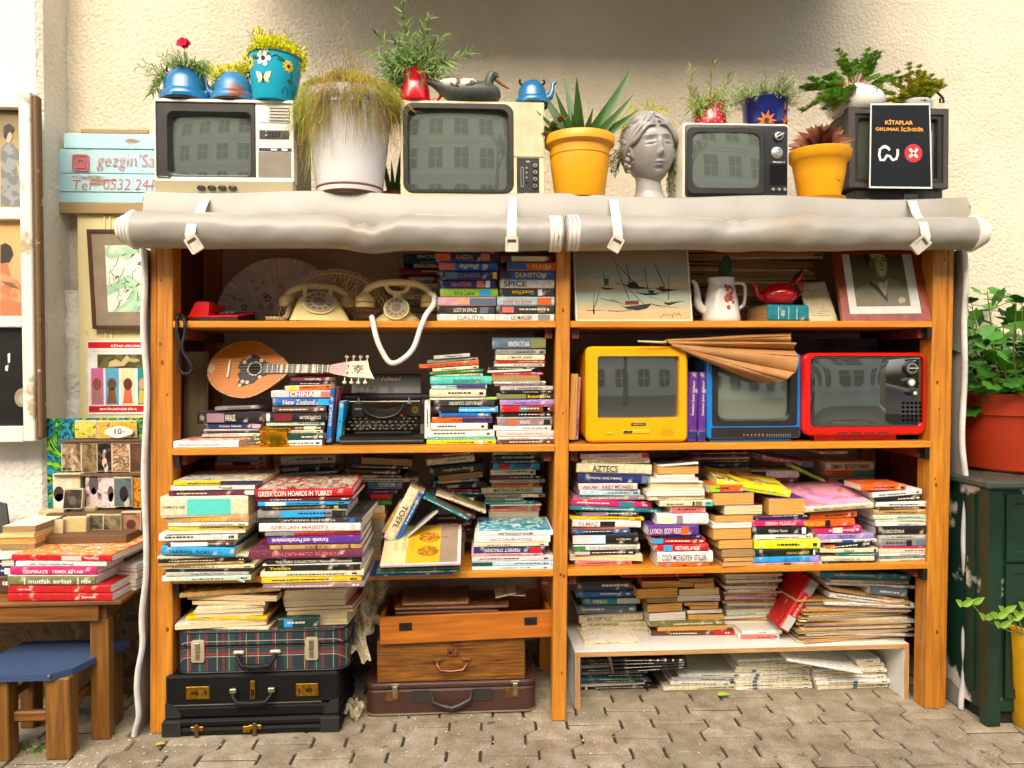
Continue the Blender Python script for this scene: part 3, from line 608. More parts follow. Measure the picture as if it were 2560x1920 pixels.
stk(T32,'the dark back stack above the green book',[(910,1350,640,'k',{'k':'p','page':'o','s':-3}),(785,1335,700,'k',{'s':-2}),(775,1225,738,'br',{'s':-2}),(800,1290,782,'k',{'a':[(.0,.5,'lg')],'s':-1}),(780,1400,812,'cr',{'s':-1}),(965,1262,848,'sk',{'a':[(.3,.8,'pb')]}),(958,1255,890,'ma'),(955,1220,912,'pu'),(990,1170,948,'r'),(1005,1168,998,'gn'),(880,1110,1050,'cr',{'k':'p','page':'c'}),(860,1120,1115,'tn',{'k':'p','page':'y'}),(850,1110,1170,'k'),(850,1100,1260,'cr'),(850,1080,1350,'g')],1550,hid=3,Y=.24,Z=Z3)
stk(T32,'the back stack right of the leaning books',[(1490,1870,592,'mr',{'s':4}),(1475,1890,628,'cr',{'T':'pablo neruda','flip':1,'tw':.4,'tx':.62,'s':5,'th':.4}),(1505,1970,690,'k',{'T':"Vergilius'un Ölümü",'tw':.56,'tx':.52,'s':5,'th':.36}),(1575,1962,775,'tn',{'s':5,'k':'p','page':'o'}),(1535,1930,825,'tl',{'a':[(.1,.6,'tn')],'s':3}),(1520,1990,856,'k',{'T':'ECONOMIST','tw':.22,'tx':.4,'s':3}),(1500,1930,908,'r',{'s':-1}),(1500,1940,928,'tl',{'s':-2}),(1510,1900,950,'k'),(1500,1900,1040,'g'),(1500,1900,1130,'br'),(1480,1868,1182,'mr',{'lb':'dusty maroon'}),(1430,1872,1240,'br',{'lb':'reddish brown'}),(1355,1805,1275,'cr',{'a':[(.2,.7,'g')]}),(1360,1810,1322,'k'),(1380,1800,1370,'lg'),(1380,1800,1440,'sl')],1560,hid=4,Y=.24,Z=Z3)
stk(T33,'the back stack against the centre panel',[(-165,265,583,'lg',{'a':[(.6,.95,'ma')]}),(-170,260,610,'k',{'T':'BÜTÜN YENİLGİLER','tw':.6}),(-180,280,652,'dn',{'T':'İLK GAZETE İLK POLEMİK','tw':.6,'tx':.55}),(-165,240,685,'sk',{'T':'GREEK','tw':.4,'tx':.64,'th':.7,'a':[(.12,.36,'r')]}),(-185,205,737,'cr'),(-180,260,790,'k',{'a':[(0,.5,'mr')]}),(-190,285,824,'lg'),(-175,235,854,'o'),(-267,260,890,'cr',{'T':'MASTERING EXAM WORDS','tc':'k','tw':.62,'tx':.52,'a':[(.88,1,'pb')]}),(-235,285,948,'g',{'a':[(.6,.9,'cr')]}),(-230,105,980,'ol'),(-240,200,1012,'tl'),(-190,255,1040,'cr'),(-190,250,1055,'br',{'lb':'rust brown'}),(-190,240,1076,'sa'),(-200,230,1100,'g'),(-200,230,1160,'k'),(-200,230,1260,'cr'),(-200,230,1370,'sl')],1540,hid=4,Y=.25,Z=Z3,dflt={'r':0})
leanb(T32,(1145,1345),(1372,905),96,.07,'cr','thick cream language test guide leaning steeply',d=.16,T='TOEFL',tw=.44,tx=.45,th=.5,flip=1,tc='k',a=[(.02,.05,'lg')],page='c')
leanb(T32,(1218,1348),(1430,942),44,.075,'b','blue book leaning against the thick cream guide',d=.15)
leanb(T32,(1280,1345),(1568,1102),20,.08,'lg','thin grey book leaning under the blue plank-like book',d=.14)
leanb(T32,(1110,1290),(1250,1060),60,.12,'tn','tan book leaning behind the thick cream guide',d=.14)
leanb(T32,(1448,978),(1838,1170),26,.08,'tl','thin teal book sloping down to the right',d=.14)
leanb(T32,(1545,992),(1892,1160),20,.11,'br','thin brown book sloping under two others',d=.14)
leanb(T32,(1555,952),(1985,1112),22,.12,'cr','thin cream book sloping above the brown one',d=.14)
leanb(T32,(1700,962),(1975,1092),18,.15,'ol','thin olive book sloping at the back of the heap',d=.14)
stk(T31,'the leftmost front stack, third shelf',[(1505,2270,830,'y',{'a':[(.52,1,'nv')],'art':('3','g','cr','sl','lg')}),(1480,2200,874,'w',{'T':'Poesie','tw':.16,'tx':.65}),(1450,2190,918,'mr',{'a':[(.9,1,'pp')]}),(1390,2140,968,'cr',{'T':'YOPPOX S. KIBI','tw':.25,'tx':.15,'th':.12,'a':[(.3,.8,'tq')],'hard':False,'page':'c'}),(1420,2150,1150,'tn',{'T':'CONTEMPORARY','tw':.5,'tc':'y'}),(1450,2150,1197,'w'),(1455,2140,1227,'y'),(1430,2120,1264,'w',{'k':'p'}),(1370,2050,1290,'w',{'page':'w'}),(1450,2020,1360,'br',{'a':[(.05,.6,'w')]}),(1390,2030,1405,'sk',{'T':'TARİHSEL DOKU','tw':.6,'tx':.4,'s':-2,'lb':'bright blue'}),(1355,2140,1484,'cr',{'name':'magazine','cat':'magazine'}),(1370,2150,1508,'k',{'name':'magazine','cat':'magazine','art':('4','k','dg','y','w')}),(1375,2100,1540,'tn'),(1390,2200,1566,'cr',{'name':'magazine','cat':'magazine'}),(1430,2180,1600,'k',{'name':'magazine','cat':'magazine'}),(1435,2150,1620,'lg',{'T':'Songs In Many Facades','tw':.4}),(1400,2170,1656,'pg',{'name':'magazine','cat':'magazine'})],1680,Y=-.055,Z=Z3,depth=.26)
leanb(T42,(-160,32),(-100,50),16,-.06,'pb','pale magazine poking out under the leftmost front stack',d=.2,name='magazine',cat='magazine')
stk(T32,'the large art book stack, third shelf',[(0,835,905,'r',{'T':'GREEK COIN HOARDS IN TURKEY','tc':'w','tw':.76,'tx':.41,'th':.62,'art':('5','r','r','k','cr','lg','k'),'d':.33}),(-5,835,978,'dr'),(20,805,1011,'sk',{'a':[(.08,.3,'w')]}),(50,790,1050,'k',{'T':'BOĞAZİÇİ ve SALTANAT KAYIKLARI','flip':1,'tc':'go','tw':.66,'tx':.46,'a':[(.84,.89,'go')]}),(15,780,1084,'g',{'a':[(.26,.76,'sk'),(.84,.99,'k'),(.93,.97,'w')]}),(0,920,1157,'dg',{'T':'TÜRKİYE VAKIFLAR','flip':1,'tw':.5,'a':[(.88,.93,'b')],'d':.33}),(25,905,1199,'w',{'T':'AFRICAN MAJESTY','tc':'sa','tw':.58,'tx':.4,'th':.5,'a':[(.9,.95,'lg')]}),(80,905,1276,'g',{'a':[(.3,1,'r')]}),(100,905,1308,'pu',{'T':'Keramik- und Porzellanmalerei','flip':1,'tc':'w','tw':.6,'tx':.35,'a':[(.0,1,'pu')]}),(120,910,1382,'tn',{'T':'X X X X X','tc':'br','tw':.25,'a':[(.12,.14,'br'),(.5,.52,'br'),(.86,.88,'br')],'lb':'tan leather'}),(-60,920,1430,'mr',{'T':'TÜRKİYE CUMHURİYETİ','flip':1,'tc':'sa','tw':.6,'lb':'dusty rose','d':.34}),(90,915,1510,'k',{'T':'THE FORD COLLECTION / National Watercolour','tw':.8}),(55,905,1552,'w'),(75,900,1564,'k',{'T':'Yorkshire','tc':'y','tw':.22,'tx':.16,'a':[(.88,.93,'br')],'lb':'blackish brown'}),(40,930,1614,'cr',{'page':'c'}),(50,910,1665,'y',{'page':'c'}),(60,930,1715,'ma')],1764,Z=Z3,depth=.30,dflt={'dy':0})
stk(T32,'the flat pile under the yellow tree book',[(1050,1755,1588,'sl'),(1040,1762,1608,'gn',{'lb':'dark green'}),(985,1700,1634,'nv')],1656,Z=Z3,depth=.2,dflt={'dy':0,'r':1})
stk(T33,'the stack under the turquoise cover',[(-300,355,1270,'w',{'T':'IMPRESSIONISM','tw':.45,'art':('6','tl','gn','sk','pg','w'),'d':.26}),(-320,330,1312,'w',{'T':'GALLE DAUM LALIQUE ...','tc':'sa','tw':.62,'tx':.5}),(-330,315,1372,'cr'),(-330,285,1405,'nv',{'T':'PERFEKT STRICKEN','flip':1,'tw':.5,'tx':.4,'a':[(.78,.95,'r')]}),(-350,265,1462,'pk'),(-345,355,1485,'pp'),(-345,355,1530,'pb',{'a':[(0,.25,'dn')]}),(-345,352,1572,'w')],1608,Z=Z3,depth=.24,dflt={'dy':0,'r':-1})
stk(T33,'the pale stack right of the middle post',[(590,1180,598,'pp',{'T':'KAYIP GÜLÜŞLER','flip':1,'tw':.4,'a':[(.0,.12,'lg'),(.9,1,'mg')]}),(605,1195,646,'cr',{'T':'Blaise Cendrars / İMPARATORLUĞUN EN UZUN YÜZYILI','tc':'k','tw':.85}),(555,1200,688,'cr',{'T':'AZTECS','tc':'k','tw':.34,'tx':.38,'th':.62,'s':-2,'hard':True}),(570,1190,775,'nv',{'T':'İstanbul Şehir Rehberi','flip':1,'tw':.45,'tx':.38,'s':-2,'hard':True,'a':[(.88,.96,'sl')],'th':.4}),(575,1080,858,'pp',{'T':'Alev Alev   KASEY MICHAELS','tc':'mr','tw':.85,'it':.2}),(585,1110,916,'pb',{'s':-1}),(530,1170,966,'ma'),(505,1210,1008,'mg',{'a':[(.6,.78,'tl')],'s':-3,'lb':'crimson'}),(500,1285,1064,'tl',{'s':-3}),(560,1095,1100,'dg',{'a':[(.1,.5,'ma'),(.72,.9,'g')]}),(500,1140,1146,'y',{'s':-2}),(520,1115,1178,'w',{'T':'YILMAZ','tc':'sa','tw':.3,'tx':.22,'s':-2,'a':[(.4,.62,'k')]}),(515,1010,1240,'o'),(520,1020,1258,'b',{'a':[(.2,.7,'k')]}),(525,1085,1292,'k',{'a':[(0,.28,'pp'),(.28,.5,'pb')],'T':'Le Dr Philipp Menat','tw':.22,'tx':.78,'th':.2}),(530,1105,1388,'w',{'T':'TRACHTENFEDERN AUCH','flip':1,'tc':'ol','tw':.7,'tx':.6,'a':[(0,.18,'gn')]}),(540,1065,1436,'k',{'a':[(0,.25,'lg')]}),(500,1125,1474,'w',{'s':-1,'k':'p','page':'c'}),(545,1035,1525,'sa')],1582,Y=.045,Z=Z3)
stk(T33,'the stack with the blanched page edges',[(1260,1610,680,'dg',{'k':'p','s':4,'d':.18}),(1262,1618,706,'k',{'k':'p','page':'y'}),(1250,1582,780,'w',{'k':'p'}),(1198,1608,810,'lg',{'k':'p'}),(1195,1658,850,'w',{'k':'p','page':'c'}),(1165,1662,916,'cr',{'k':'p','page':'w'}),(1185,1668,965,'cr',{'T':'St. Exupéry','tw':.2,'tx':.25,'it':.3}),(1275,1730,1006,'cr',{'a':[(.62,.66,'k'),(.68,.8,'ol'),(.85,1,'tq')]}),(1385,1675,1050,'dn',{'k':'p','page':'d8684a'})if 0 else(1385,1675,1058,'sa',{'lb':'rusty salmon'}),(1255,1695,1122,'w',{'a':[(.08,.3,'cr'),(.38,.5,'ma')],'scr':0}),(1175,1608,1218,'pu',{'T':'LAYMON  BODY RIDES','tc':'pp','tw':.62,'tx':.34,'a':[(.66,.8,'o')]}),(1300,1645,1312,'nv'),(1215,1675,1332,'r',{'a':[(0,.2,'sk')],'s':-1}),(1240,1700,1386,'r',{'T':'NETHERLANDS','tw':.44,'tx':.6,'tc':'w','a':[(.16,.32,'sk')]}),(1260,1735,1450,'w',{'T':'COCY MCFADYEN  STILLER','tc':'dg','tw':.8,'tx':.48}),(1262,1710,1548,'o',{'T':'R','tw':.1,'tc':'k','flip':1,'a':[(.16,.25,'g')]})],1620,Y=-.0,Z=Z3)
stk(T33,'the column of yellowed page edges',[(1700,2000,868,'o',{'a':[(0,.3,'lm')]}),(1740,2095,938,'b',{'k':'p','page':'y','s':0}),(1838,2170,1046,'dr',{'k':'p','page':'c'}),(1755,2090,1130,'k',{'k':'p','page':'y'}),(1730,2072,1192,'w',{'k':'p','page':'w'}),(1738,2072,1242,'dg',{'k':'p','page':'y'}),(1785,2082,1342,'br',{'k':'p','page':'y'}),(1810,2090,1420,'dn',{'k':'p','page':'o'}),(1828,2086,1494,'k',{'k':'p','page':'y'}),(1815,2088,1532,'pu',{'k':'p','page':'y'})],1618,Y=.0,Z=Z3,dflt={'r':3})
stk(T34,'the stack below the purple corner',[(8,318,985,'pu',{'k':'p','page':'y','yb':1130,'art':('7','pu','pu','mr')}),(-130,360,1128,'k',{'a':[(0,.5,'mr')]}),(-110,330,1155,'nv'),(-132,305,1174,'mg',{'T':'ERBAIN YILDIZI','tw':.5}),(-135,345,1232,'k',{'T':'Ağıtların Tanrısı','tw':.34,'tx':.45,'a':[(.88,.95,'w')]}),(-115,388,1300,'w'),(-120,445,1342,'ly',{'lb':'bright yellow'}),(-115,432,1430,'k',{'T':'ÇOCUK BAHÇESİ','tc':'y','tw':.36,'tx':.68,'a':[(.93,.96,'w')]}),(-120,442,1488,'sk',{'T':'SEN VE BEN','tc':'tl','tw':.3,'tx':.6,'a':[(.86,1,'li')]}),(-120,465,1542,'pk',{'a':[(.44,.54,'mr')]})],1606,Y=-.0,Z=Z3,dflt={'dy':0})
stk(T34,'the stack below the tilted orange book',[(365,770,1100,'o',{'s':3}),(305,750,1165,'o',{'T':'RICHARD LAYMON','tw':.36,'tx':.22,'tc':'y','s':1,'a':[(.42,.52,'k')],'lb':'deep orange'}),(400,815,1236,'mg',{'a':[(.4,.6,'pp')],'s':2}),(430,925,1296,'li',{'T':'TROTZKI','tw':.3}),(445,940,1342,'w',{'a':[(.4,.6,'b'),(.0,.2,'pk')]}),(500,900,1370,'k',{'a':[(0,.2,'o')],'s':5}),(450,940,1418,'cr',{'T':'Wilson 3A','tc':'dg','tw':.18,'a':[(.93,.97,'k')]}),(610,955,1456,'tl'),(460,912,1490,'cr',{'T':'YÜZÜNCÜ YIL','tw':.5}),(470,945,1530,'dn',{'a':[(.3,.46,'k')]})],1576,Y=.01,Z=Z3)
stk(T34,'the rightmost third-shelf stack',[(805,1188,868,'o',{'yb':920,'a':[(.3,.6,'sa')]}),(905,1328,922,'w',{'s':4,'yb':970}),(920,1325,968,'k',{'s':3}),(935,1410,1014,'w',{'art':('8','lg','w','k','g')}),(960,1320,1062,'br'),(915,1420,1085,'tn'),(910,1436,1128,'pg'),(932,1428,1168,'cr'),(935,1436,1190,'w',{'T':'ÖZEL EDEBİYATI OKU','tw':.36,'tx':.55}),(935,1446,1228,'k',{'T':'ÖLÜMSÜZ KİTAPLAR','tw':.36,'tx':.28,'a':[(.9,.95,'w')]}),(960,1405,1302,'lg'),(960,1412,1342,'g',{'a':[(.52,.62,'k'),(.7,.88,'sl')],'lb':'pale photographic'}),(958,1410,1402,'mg'),(960,1430,1420,'cr'),(960,1430,1462,'w'),(958,1430,1484,'sl'),(960,1416,1506,'cr')],1548,Y=.02,Z=Z3,dflt={'dy':0})
stk(T33,'the back stack under the blue television',[(1540,2050,586,'mr'),(1545,2052,612,'dr'),(1565,2050,632,'cr'),(1600,2050,652,'br'),(1580,2052,680,'nv',{'T':'Soy','tw':.1,'tx':.5}),(1600,2050,725,'g'),(1600,2050,800,'tl'),(1600,2050,880,'mr'),(1600,2050,980,'cr'),(1600,2050,1100,'k'),(1600,2050,1250,'br')],1500,hid=6,Y=.27,Z=Z3)
leanb(T34,(-72,632),(388,700),66,.26,'mr','purplish history book sloping above the yellow book',d=.14,T='SOKOLLU MEHMED PAŞA',tw=.7,tx=.42,a=[(.8,1,'sl')])
leanb(T34,(210,708),(490,838),26,.20,'lm','thin lime book sloping down towards the painted cover',d=.13)
stk(T34,'the back stack behind the painted cover',[(-145,270,745,'w',{'T':'PIPER','tw':.2,'tx':.16,'a':[(0,.3,'k')]}),(-100,245,815,'mr'),(-100,245,860,'cr'),(-100,250,940,'sl'),(-110,250,1040,'g'),(-110,250,1160,'br'),(-110,250,1290,'k')],1500,hid=5,Y=.24,Z=Z3)
stk(T34,'the back stack near the right panel',[(450,690,578,'lg',{'yb':606}),(495,920,672,'cr',{'T':'OSMAN   BEYAZIT AKMAN','tw':.8,'tc':'k'}),(495,920,750,'o',{'T':'HOŞGELDİN','tw':.3,'tx':.3,'a':[(.55,1,'tl')],'lb':'orange and teal'}),(525,925,800,'g'),(500,925,868,'cr'),(500,925,960,'k'),(500,925,1060,'mr'),(500,925,1180,'tl'),(500,925,1300,'cr')],1490,hid=5,Y=.26,Z=Z3)
def cover_book(TL,x0,y0,x1,y1,t,d,Y,rx,rz,col,label,art,**o):
 a,b=PY(*TT(TL,x0,y0),Y),PY(*TT(TL,x1,y1),Y);v=b-a;ang=math.atan2(v.z,v.x)
 return book((a+b)/2,v.length,t,d,col,rx=R(rx),ry=-ang,rz=R(rz),label=label,art=art,**o)
cover_book(T33,1762,888,2392,985,.027,.19,.01,7,-2,'ly','lemon yellow paperback sloping across the right bay stacks',('9','ly','ly','y','dg','w'),T='KADIN VE ERKEK İLİŞKİLERİNDE FARKINDALIK',tw=.7,th=.22,tc='dg')
cover_book(T34,320,1110,918,1075,.020,.26,-.01,10,3,'cr','modern art book with swirling pink and orange cover',('10','e8703a','pk','pk','e89ac0','li','e87a5a','pk'),T='MODERN SANATIN ÖYKÜSÜ',tw=.75,tc='br')
yb=cover_book(T32,1072,1590,1768,1565,.012,.25,-.07,19,-1,'pp','yellow covered art book with tree drawing, tilted forwards',None,scr=0)
w_=.275;m_=mat('amber_cover','eeb41c',rough=.35,col2='f6d878',vs=9,thr=.5)
link('cover_picture',MB().box(-.052,.062,.004,.246,.0121,.0126),m_,yb);link('cover_picture',MB().box(-.132,-.0525,.004,.246,.0121,.0126),mat('cream_cover_fade','f0d8a0',rough=.35,col2='eec070',vs=8,thr=.5),yb);link('cover_picture',MB().box(.0625,.124,.004,.246,.0121,.0126),mat('taupe_cover','a08a74',rough=.35,col2='c8a878',vs=7),yb)
for y_ in(.075,.165):
 link('drawn_tree',MB().prism([(.022+.038*math.cos(i*.42)*(1+.1*math.cos(i*3)),y_+.034*math.sin(i*.42))for i in range(15)],.0127,.0131,'XY').join(MB().box(.058,.092,y_-.002,y_+.002,.0128,.0132)),mat('sepia_tree','8a5a10',rough=.5,kind='patch',col2='c88a18',vs=90),yb)
for j,(y_,h_)in enumerate(((.06,.022),(.11,.016),(.19,.03))):link('cover_lettering',text_mb('ÇOCUK',.085,.016,bold=.02).xf(Matrix.Translation((-.09+.028*j,.125,.0132))@Matrix.Rotation(R(90),4,'Z')@Matrix.Rotation(R(-90),4,'X')),mat('ochre_letters','d89a3a',rough=.5),yb)
_p=PZ(1444,1773,0);YBN=_p.y;ZB=PY(1444,1631,YBN).z
stuffo=link('books_behind',HID,mat('old_book_block','b9ad92',kind='pages',rough=.9));stuffo['kind']='stuff';stuffo['label']='unseen lower books filling the back rows of the third shelf'
stk(T43,'the yellow spined stack on the bench',[(545,1030,34,'dg',{'d':.2}),(560,1040,128,'b',{'d':.19}),(610,1105,184,'tl',{'a':[(.6,1,'lg')],'T':'PAPERBACKS','tw':.25,'tx':.3}),(560,1070,246,'sl'),(580,1158,325,'cr',{'T':"AFRICA'S RIFT VALLEY",'tc':'k','tw':.38,'tx':.3,'a':[(.95,.97,'br')],'s':2,'d':.2,'art':('12','sl','tl','dg','g')}),(602,1175,395,'cr',{'T':'THE GREAT BARRIER REEF','tc':'k','tw':.46,'tx':.32,'d':.2}),(602,1182,434,'cr',{'T':'THE AMAZON','tc':'k','tw':.24,'tx':.18,'d':.2})],476,Z=ZB,depth=.2,dflt={'dy':0,'r':0})
stk(T43,'the bench front, left end',[(625,1112,565,'cr',{'name':'magazine','cat':'magazine','d':.2,'lb':'curling cream','r':1,'art':('13','cr','w','cr','lg')})],590,Z=ZB)
stk(T43,'the bench row of yellowed blocks, left column',[(950,1660,-8,'r',{'d':.2,'yb':10}),(1125,1570,45,'tn',{'d':.18,'k':'p','page':'y'}),(1078,1430,102,'k',{'k':'p','page':'y','s':1}),(1172,1430,188,'br',{'k':'p','page':'o'}),(1176,1475,236,'k',{'k':'p','page':'y','s':2}),(1186,1502,310,'ma',{'k':'p','page':'w','s':2})],392,Y=.245)
stk(T43,'the bench row of yellowed blocks, right column',[(1450,1740,20,'br',{'k':'p','page':'o'}),(1575,1748,60,'tn',{'k':'p','page':'y'}),(1445,1790,104,'k',{'k':'p','page':'c','s':1}),(1432,1802,166,'dg',{'k':'p','page':'w'}),(1490,1786,224,'k',{'k':'p','page':'y'}),(1540,1785,258,'k',{'k':'p','page':'y'}),(1515,1820,290,'dr',{'k':'p','page':'w'}),(1520,1825,326,'k',{'k':'p','page':'y'})],380,Y=.245)
stk(T43,'the folders under the yellowed blocks',[(1190,1840,385,'ol',{'d':.26}),(1260,1860,432,'tn',{'d':.25,'k':'p','page':'y'}),(1205,1918,470,'br',{'d':.25,'a':[(.75,1,'r')]})],515,Z=ZB,dflt={'name':'folder','cat':'folder','dy':0})
mg=[];yy=0;r_=random.Random(11)
for(c,q)in zip(['lg','cr','w','ol','cr','w','dr','pk','mr','tn','cr','g','w','pg','lg','tn','w','cr','k','w'],range(20)):
 mg.append((1835+r_.randint(-22,30),2300+r_.randint(-25,40),-20+int(q*25.5),c,{'page':'w' if q%3 else 'c','lb':{0:'faded ',1:'worn ',2:'glossy '}[q%3]+PAL[c][1],'k':'s' if q%2 else 'p','s':r_.uniform(-1,1),'d':.21}))
stk(T43,'the magazine pile mid-bench',mg,488,Z=ZB,name='magazine',cat='magazine')
stk(T43,'the magazine pile foot',[(1990,2330,470,'w',{'T':'YAŞAM','tc':'r','tw':.2}),(1960,2310,505,'w',{'a':[(.05,.9,'sa')]})],550,Z=ZB,depth=.2,name='magazine',cat='magazine')
leanb(T44,(135,468),(405,45),100,.13,'r','red guide leaning against the newspapers',d=.17,T='BÜYÜK ATATÜRK',tw=.4,tx=.5,th=.3,a=[(.02,.28,'lg'),(.75,1,'g')])
yy=[]
for q in range(26):
 c=['tn','cr','kr','g','cr','lg','tn','ma'][q%8]
 yy.append((300+r_.randint(-60,50),1215+r_.randint(-50,60),200+int(q*14.2),c,{'page':'cgy'[q%3],'k':'p' if q%3 else 's','s':r_.uniform(-1.2,1.2),'d':.24,'lb':['creased ','folded ','browned ','ragged '][q%4]+PAL[c][1],'scr':0,'r':r_.uniform(-5,5)}))
stk(T44,'the newspaper heap on the bench',yy,572,Z=ZB,name='newspaper',cat='newspaper')
stk(T44,'the top of the newspaper heap',[(450,1240,-25,'tl',{'yb':30,'s':-3,'d':.22,'lb':'bright teal'}),(540,1230,38,'cr',{'s':-3}),(500,1275,68,'w',{'s':-4}),(870,1195,95,'sl',{'s':-7,'yb':170}),(540,1245,158,'kr',{'s':-11,'d':.22,'T':'DEFTER','tw':.15}),(530,1262,190,'w',{'s':-8,'art':('14','w','w','lg','sa','nv')}),(480,1240,235,'w',{'s':-4,'yb':262})],262,Y=.115,name='magazine',cat='magazine')
m1=[]
for q in range(9):m1.append((596+r_.randint(0,8),1180+r_.randint(-40,60),712+q*27,['dg','k','lg','k','g','k','tl','br','lg'][q],{'lb':['matt ','shiny ','scuffed '][q%3]+['dark grey','black','light grey','black','grey','black','teal','brown','pale'][q],'d':.2}))
m1.append((600,1262,948,'k',{'T':'PROFESYONEL TANITIM FOTOĞRAFÇILARI DERNEĞİ','tw':.62,'tx':.5,'th':.35,'d':.2,'a':[(.05,.08,'w')]}))
stk(T43,'the black pile under the bench',m1,984,Z=.0,name='magazine',cat='magazine')
for q in range(4):
 leanb(T43,(860+q*6,790+q*34-60),(1515,735+q*20-10),24,.12+.012*q,'k',['grid covered black','second fanned black','third fanned black','lowest fanned black'][q]+' magazine jutting out beneath the bench',d=.22,name='magazine',cat='magazine',a=[(.45+.02*q,.97,'dg')]if q else[(.5,.52,'w'),(.6,.62,'w'),(.7,.72,'w'),(.8,.82,'w'),(.9,.92,'w')])
stk(T43,'the pale pile right of the black one',[(1440,1975,838,'w',{'s':-1}),(1380,1935,872,'lg',{'lb':'off-white','s':-2}),(1365,1880,905,'w',{'s':-2}),(1310,1945,945,'cr')],984,Z=0.,depth=.2,name='magazine',cat='magazine')
m2=[];m3=[]
for q in range(9):m2.append((1950+r_.randint(-20,12),2585+r_.randint(-14,14),712+q*30,'cr' if q%2 else 'w',{'lb':['first','second','third','fourth','fifth','sixth','seventh','eighth','ninth'][q]+' '+('cream' if q%2 else 'white')if 0 else('cream' if q%2 else 'white'),'a':[(.22,.28,'sl')]if q>2 else[],'d':.2}))
stk(T43,'the white journal pile under the bench',m2,978,Z=0.,name='magazine',cat='magazine',group='white journals under the bench')
for(a,b,y,c)in[(760,970,712,'w'),(780,1010,760,'cr'),(400,1015,800,'w'),(405,1020,832,'cr'),(400,1022,862,'w'),(415,1048,895,'w'),(430,1045,935,'cr')]:m3.append((a,b,y,c,{'a':[(.5,.56,'sl')]if y>890 else[],'d':.2}))
stk(T44,'the journal pile beside the bench end',m3,980,Z=0.,name='magazine',cat='magazine',group='white journals under the bench')
cover_book(T44,160,735,815,850,.008,.2,.12,6,0,'w','large white journal sliding off the pile beneath the bench',None,name='magazine',cat='magazine')
# ==========================================================
class Fr:
 """local frame whose front plane is world Y; lengths read from photo pixels"""
 def __init__(s,px,py,Y,T=None):
  if T:px,py=TT(T,px,py)
  s.Y=Y;s.o=PY(px,py,Y)
 def b(s,x0,y0,x1,y1,T=None):
  if T:(x0,y0),(x1,y1)=TT(T,x0,y0),TT(T,x1,y1)
  ym,xm=(y0+y1)/2,(x0+x1)/2
  return(PY(x0,ym,s.Y).x-s.o.x,PY(x1,ym,s.Y).x-s.o.x,PY(xm,y1,s.Y).z-s.o.z,PY(xm,y0,s.Y).z-s.o.z)
 def p(s,x,y,T=None,dy=0):
  if T:x,y=TT(T,x,y)
  q=PY(x,y,s.Y)-s.o;return Vector((q.x,dy,q.z))
def frb(B,y0,y1,c=0.,mb=None):
 return(mb or MB()).box(B[0],B[1],y0,y1,B[2],B[3],c)
M_WLAM=mat('white_laminate','e9e6de',rough=.35,var=.06,vs=9,col2='c9c3b4',thr=.66)
M_PLYE=mat('raw_board_edge','c79a64',rough=.8,kind='wood',axis='X',col2='a67b48',vs=20)
t=thing('low_bench','low white laminated bench with raw board edges under magazines','bench',(0,0,0))
x0=PY(TT(T43,545,0)[0],1700,YBN).x;x1=PY(TT(T44,1220,0)[0],1690,YBN).x
link('top',MB().box(x0,x1,YBN+.003,YBN+.36,ZB-.018,ZB,.0015),M_WLAM,t)
link('edge_strip',MB().box(x0+.001,x1-.001,YBN,YBN+.0025,ZB-.0175,ZB-.001),M_PLYE,t)
for a,b,y in((x0,x0+.019,YBN),(x1-.019,x1,YBN)):
 link('side_panel',MB().box(a,b,y+.003,y+.34,0,ZB-.0185),M_WLAM,t)
 link('edge_strip',MB().box(a+.001,b-.001,y,y+.0025,0,ZB-.019),mat('raw_edge_z','c79a64',rough=.8,kind='wood',axis='Z',col2='a67b48',vs=20),t)
cg=PZ(2465,1816,0);M_GREEN=mat('chipped_green_paint','0e3020',rough=.35,kind='patch',col2='0a2418',vs=3,coat=.3)
M_CHIP=mat('worn_green_paint','103324',rough=.45,kind='patch',col2='cfc8b8',vs=7,thr=.60)
t=thing('green_cupboard','dark green painted cupboard with chipped white patches, under the red planter','cupboard',(cg.x,cg.y,0))
zt=PY(2490,1200,cg.y).z;W=.62;D=min(.55,.60-cg.y)
link('carcass',MB().box(0,W,0,D,.05,zt-.03),M_CHIP,t)
link('corner_post',MB().box(-.004,.045,-.012,.03,0,zt-.03,.003),M_GREEN,t)
link('plinth',MB().box(.02,W,.02,D,0,.049),mat('plinth_dark','1a2019',rough=.7),t)
link('top',MB().box(-.02,W+.02,-.03,D,zt-.029,zt,.008),mat('worn_marble_top','3c4a42',rough=.3,kind='patch',col2='7f877a',vs=8,thr=.6),t)
for z0,z1 in((zt-.26,zt-.07),(.12,zt-.31)):
 d=link('door',MB().ring((.06,.34,z0-.02,z1+.02,.003),(.085,.315,z0+.01,z1-.01,.012),-.012,-.0005,inset=.006),M_GREEN,t)
 link('panel',MB().box(.08,.32,-.004,-.0008,z0+.004,z1-.004),M_GREEN,d)
for a_ in(.06,D-.06):link('side_moulding',MB().box(-.007,-.0005,a_,a_+.04,.1,zt-.06),M_CHIP,t)
M_RED_P=mat('terracotta_red_plastic','c23a12',rough=.5,var=.12,vs=5,col2='9a2c0e',thr=.6,bump=.1,bs=8)
pp=PY(2640,1160,cg.y+.22);R_=.33
zb_=zt+.004;t=thing('potted_plant','large red round planter with leafy green geranium on the cupboard','plant',(pp.x-.02,cg.y+.30,zb_))
H=PY(2480,985,cg.y+.1).z-zb_
link('pot',MB().lathe([(.27,0),(.285,.01),(.325,H*.72),(.335,H*.73),(.34,H*.97),(.345,H),(.32,H),(.315,H-.03),(.30,H-.05)],n=48),M_RED_P,t,smooth=40)
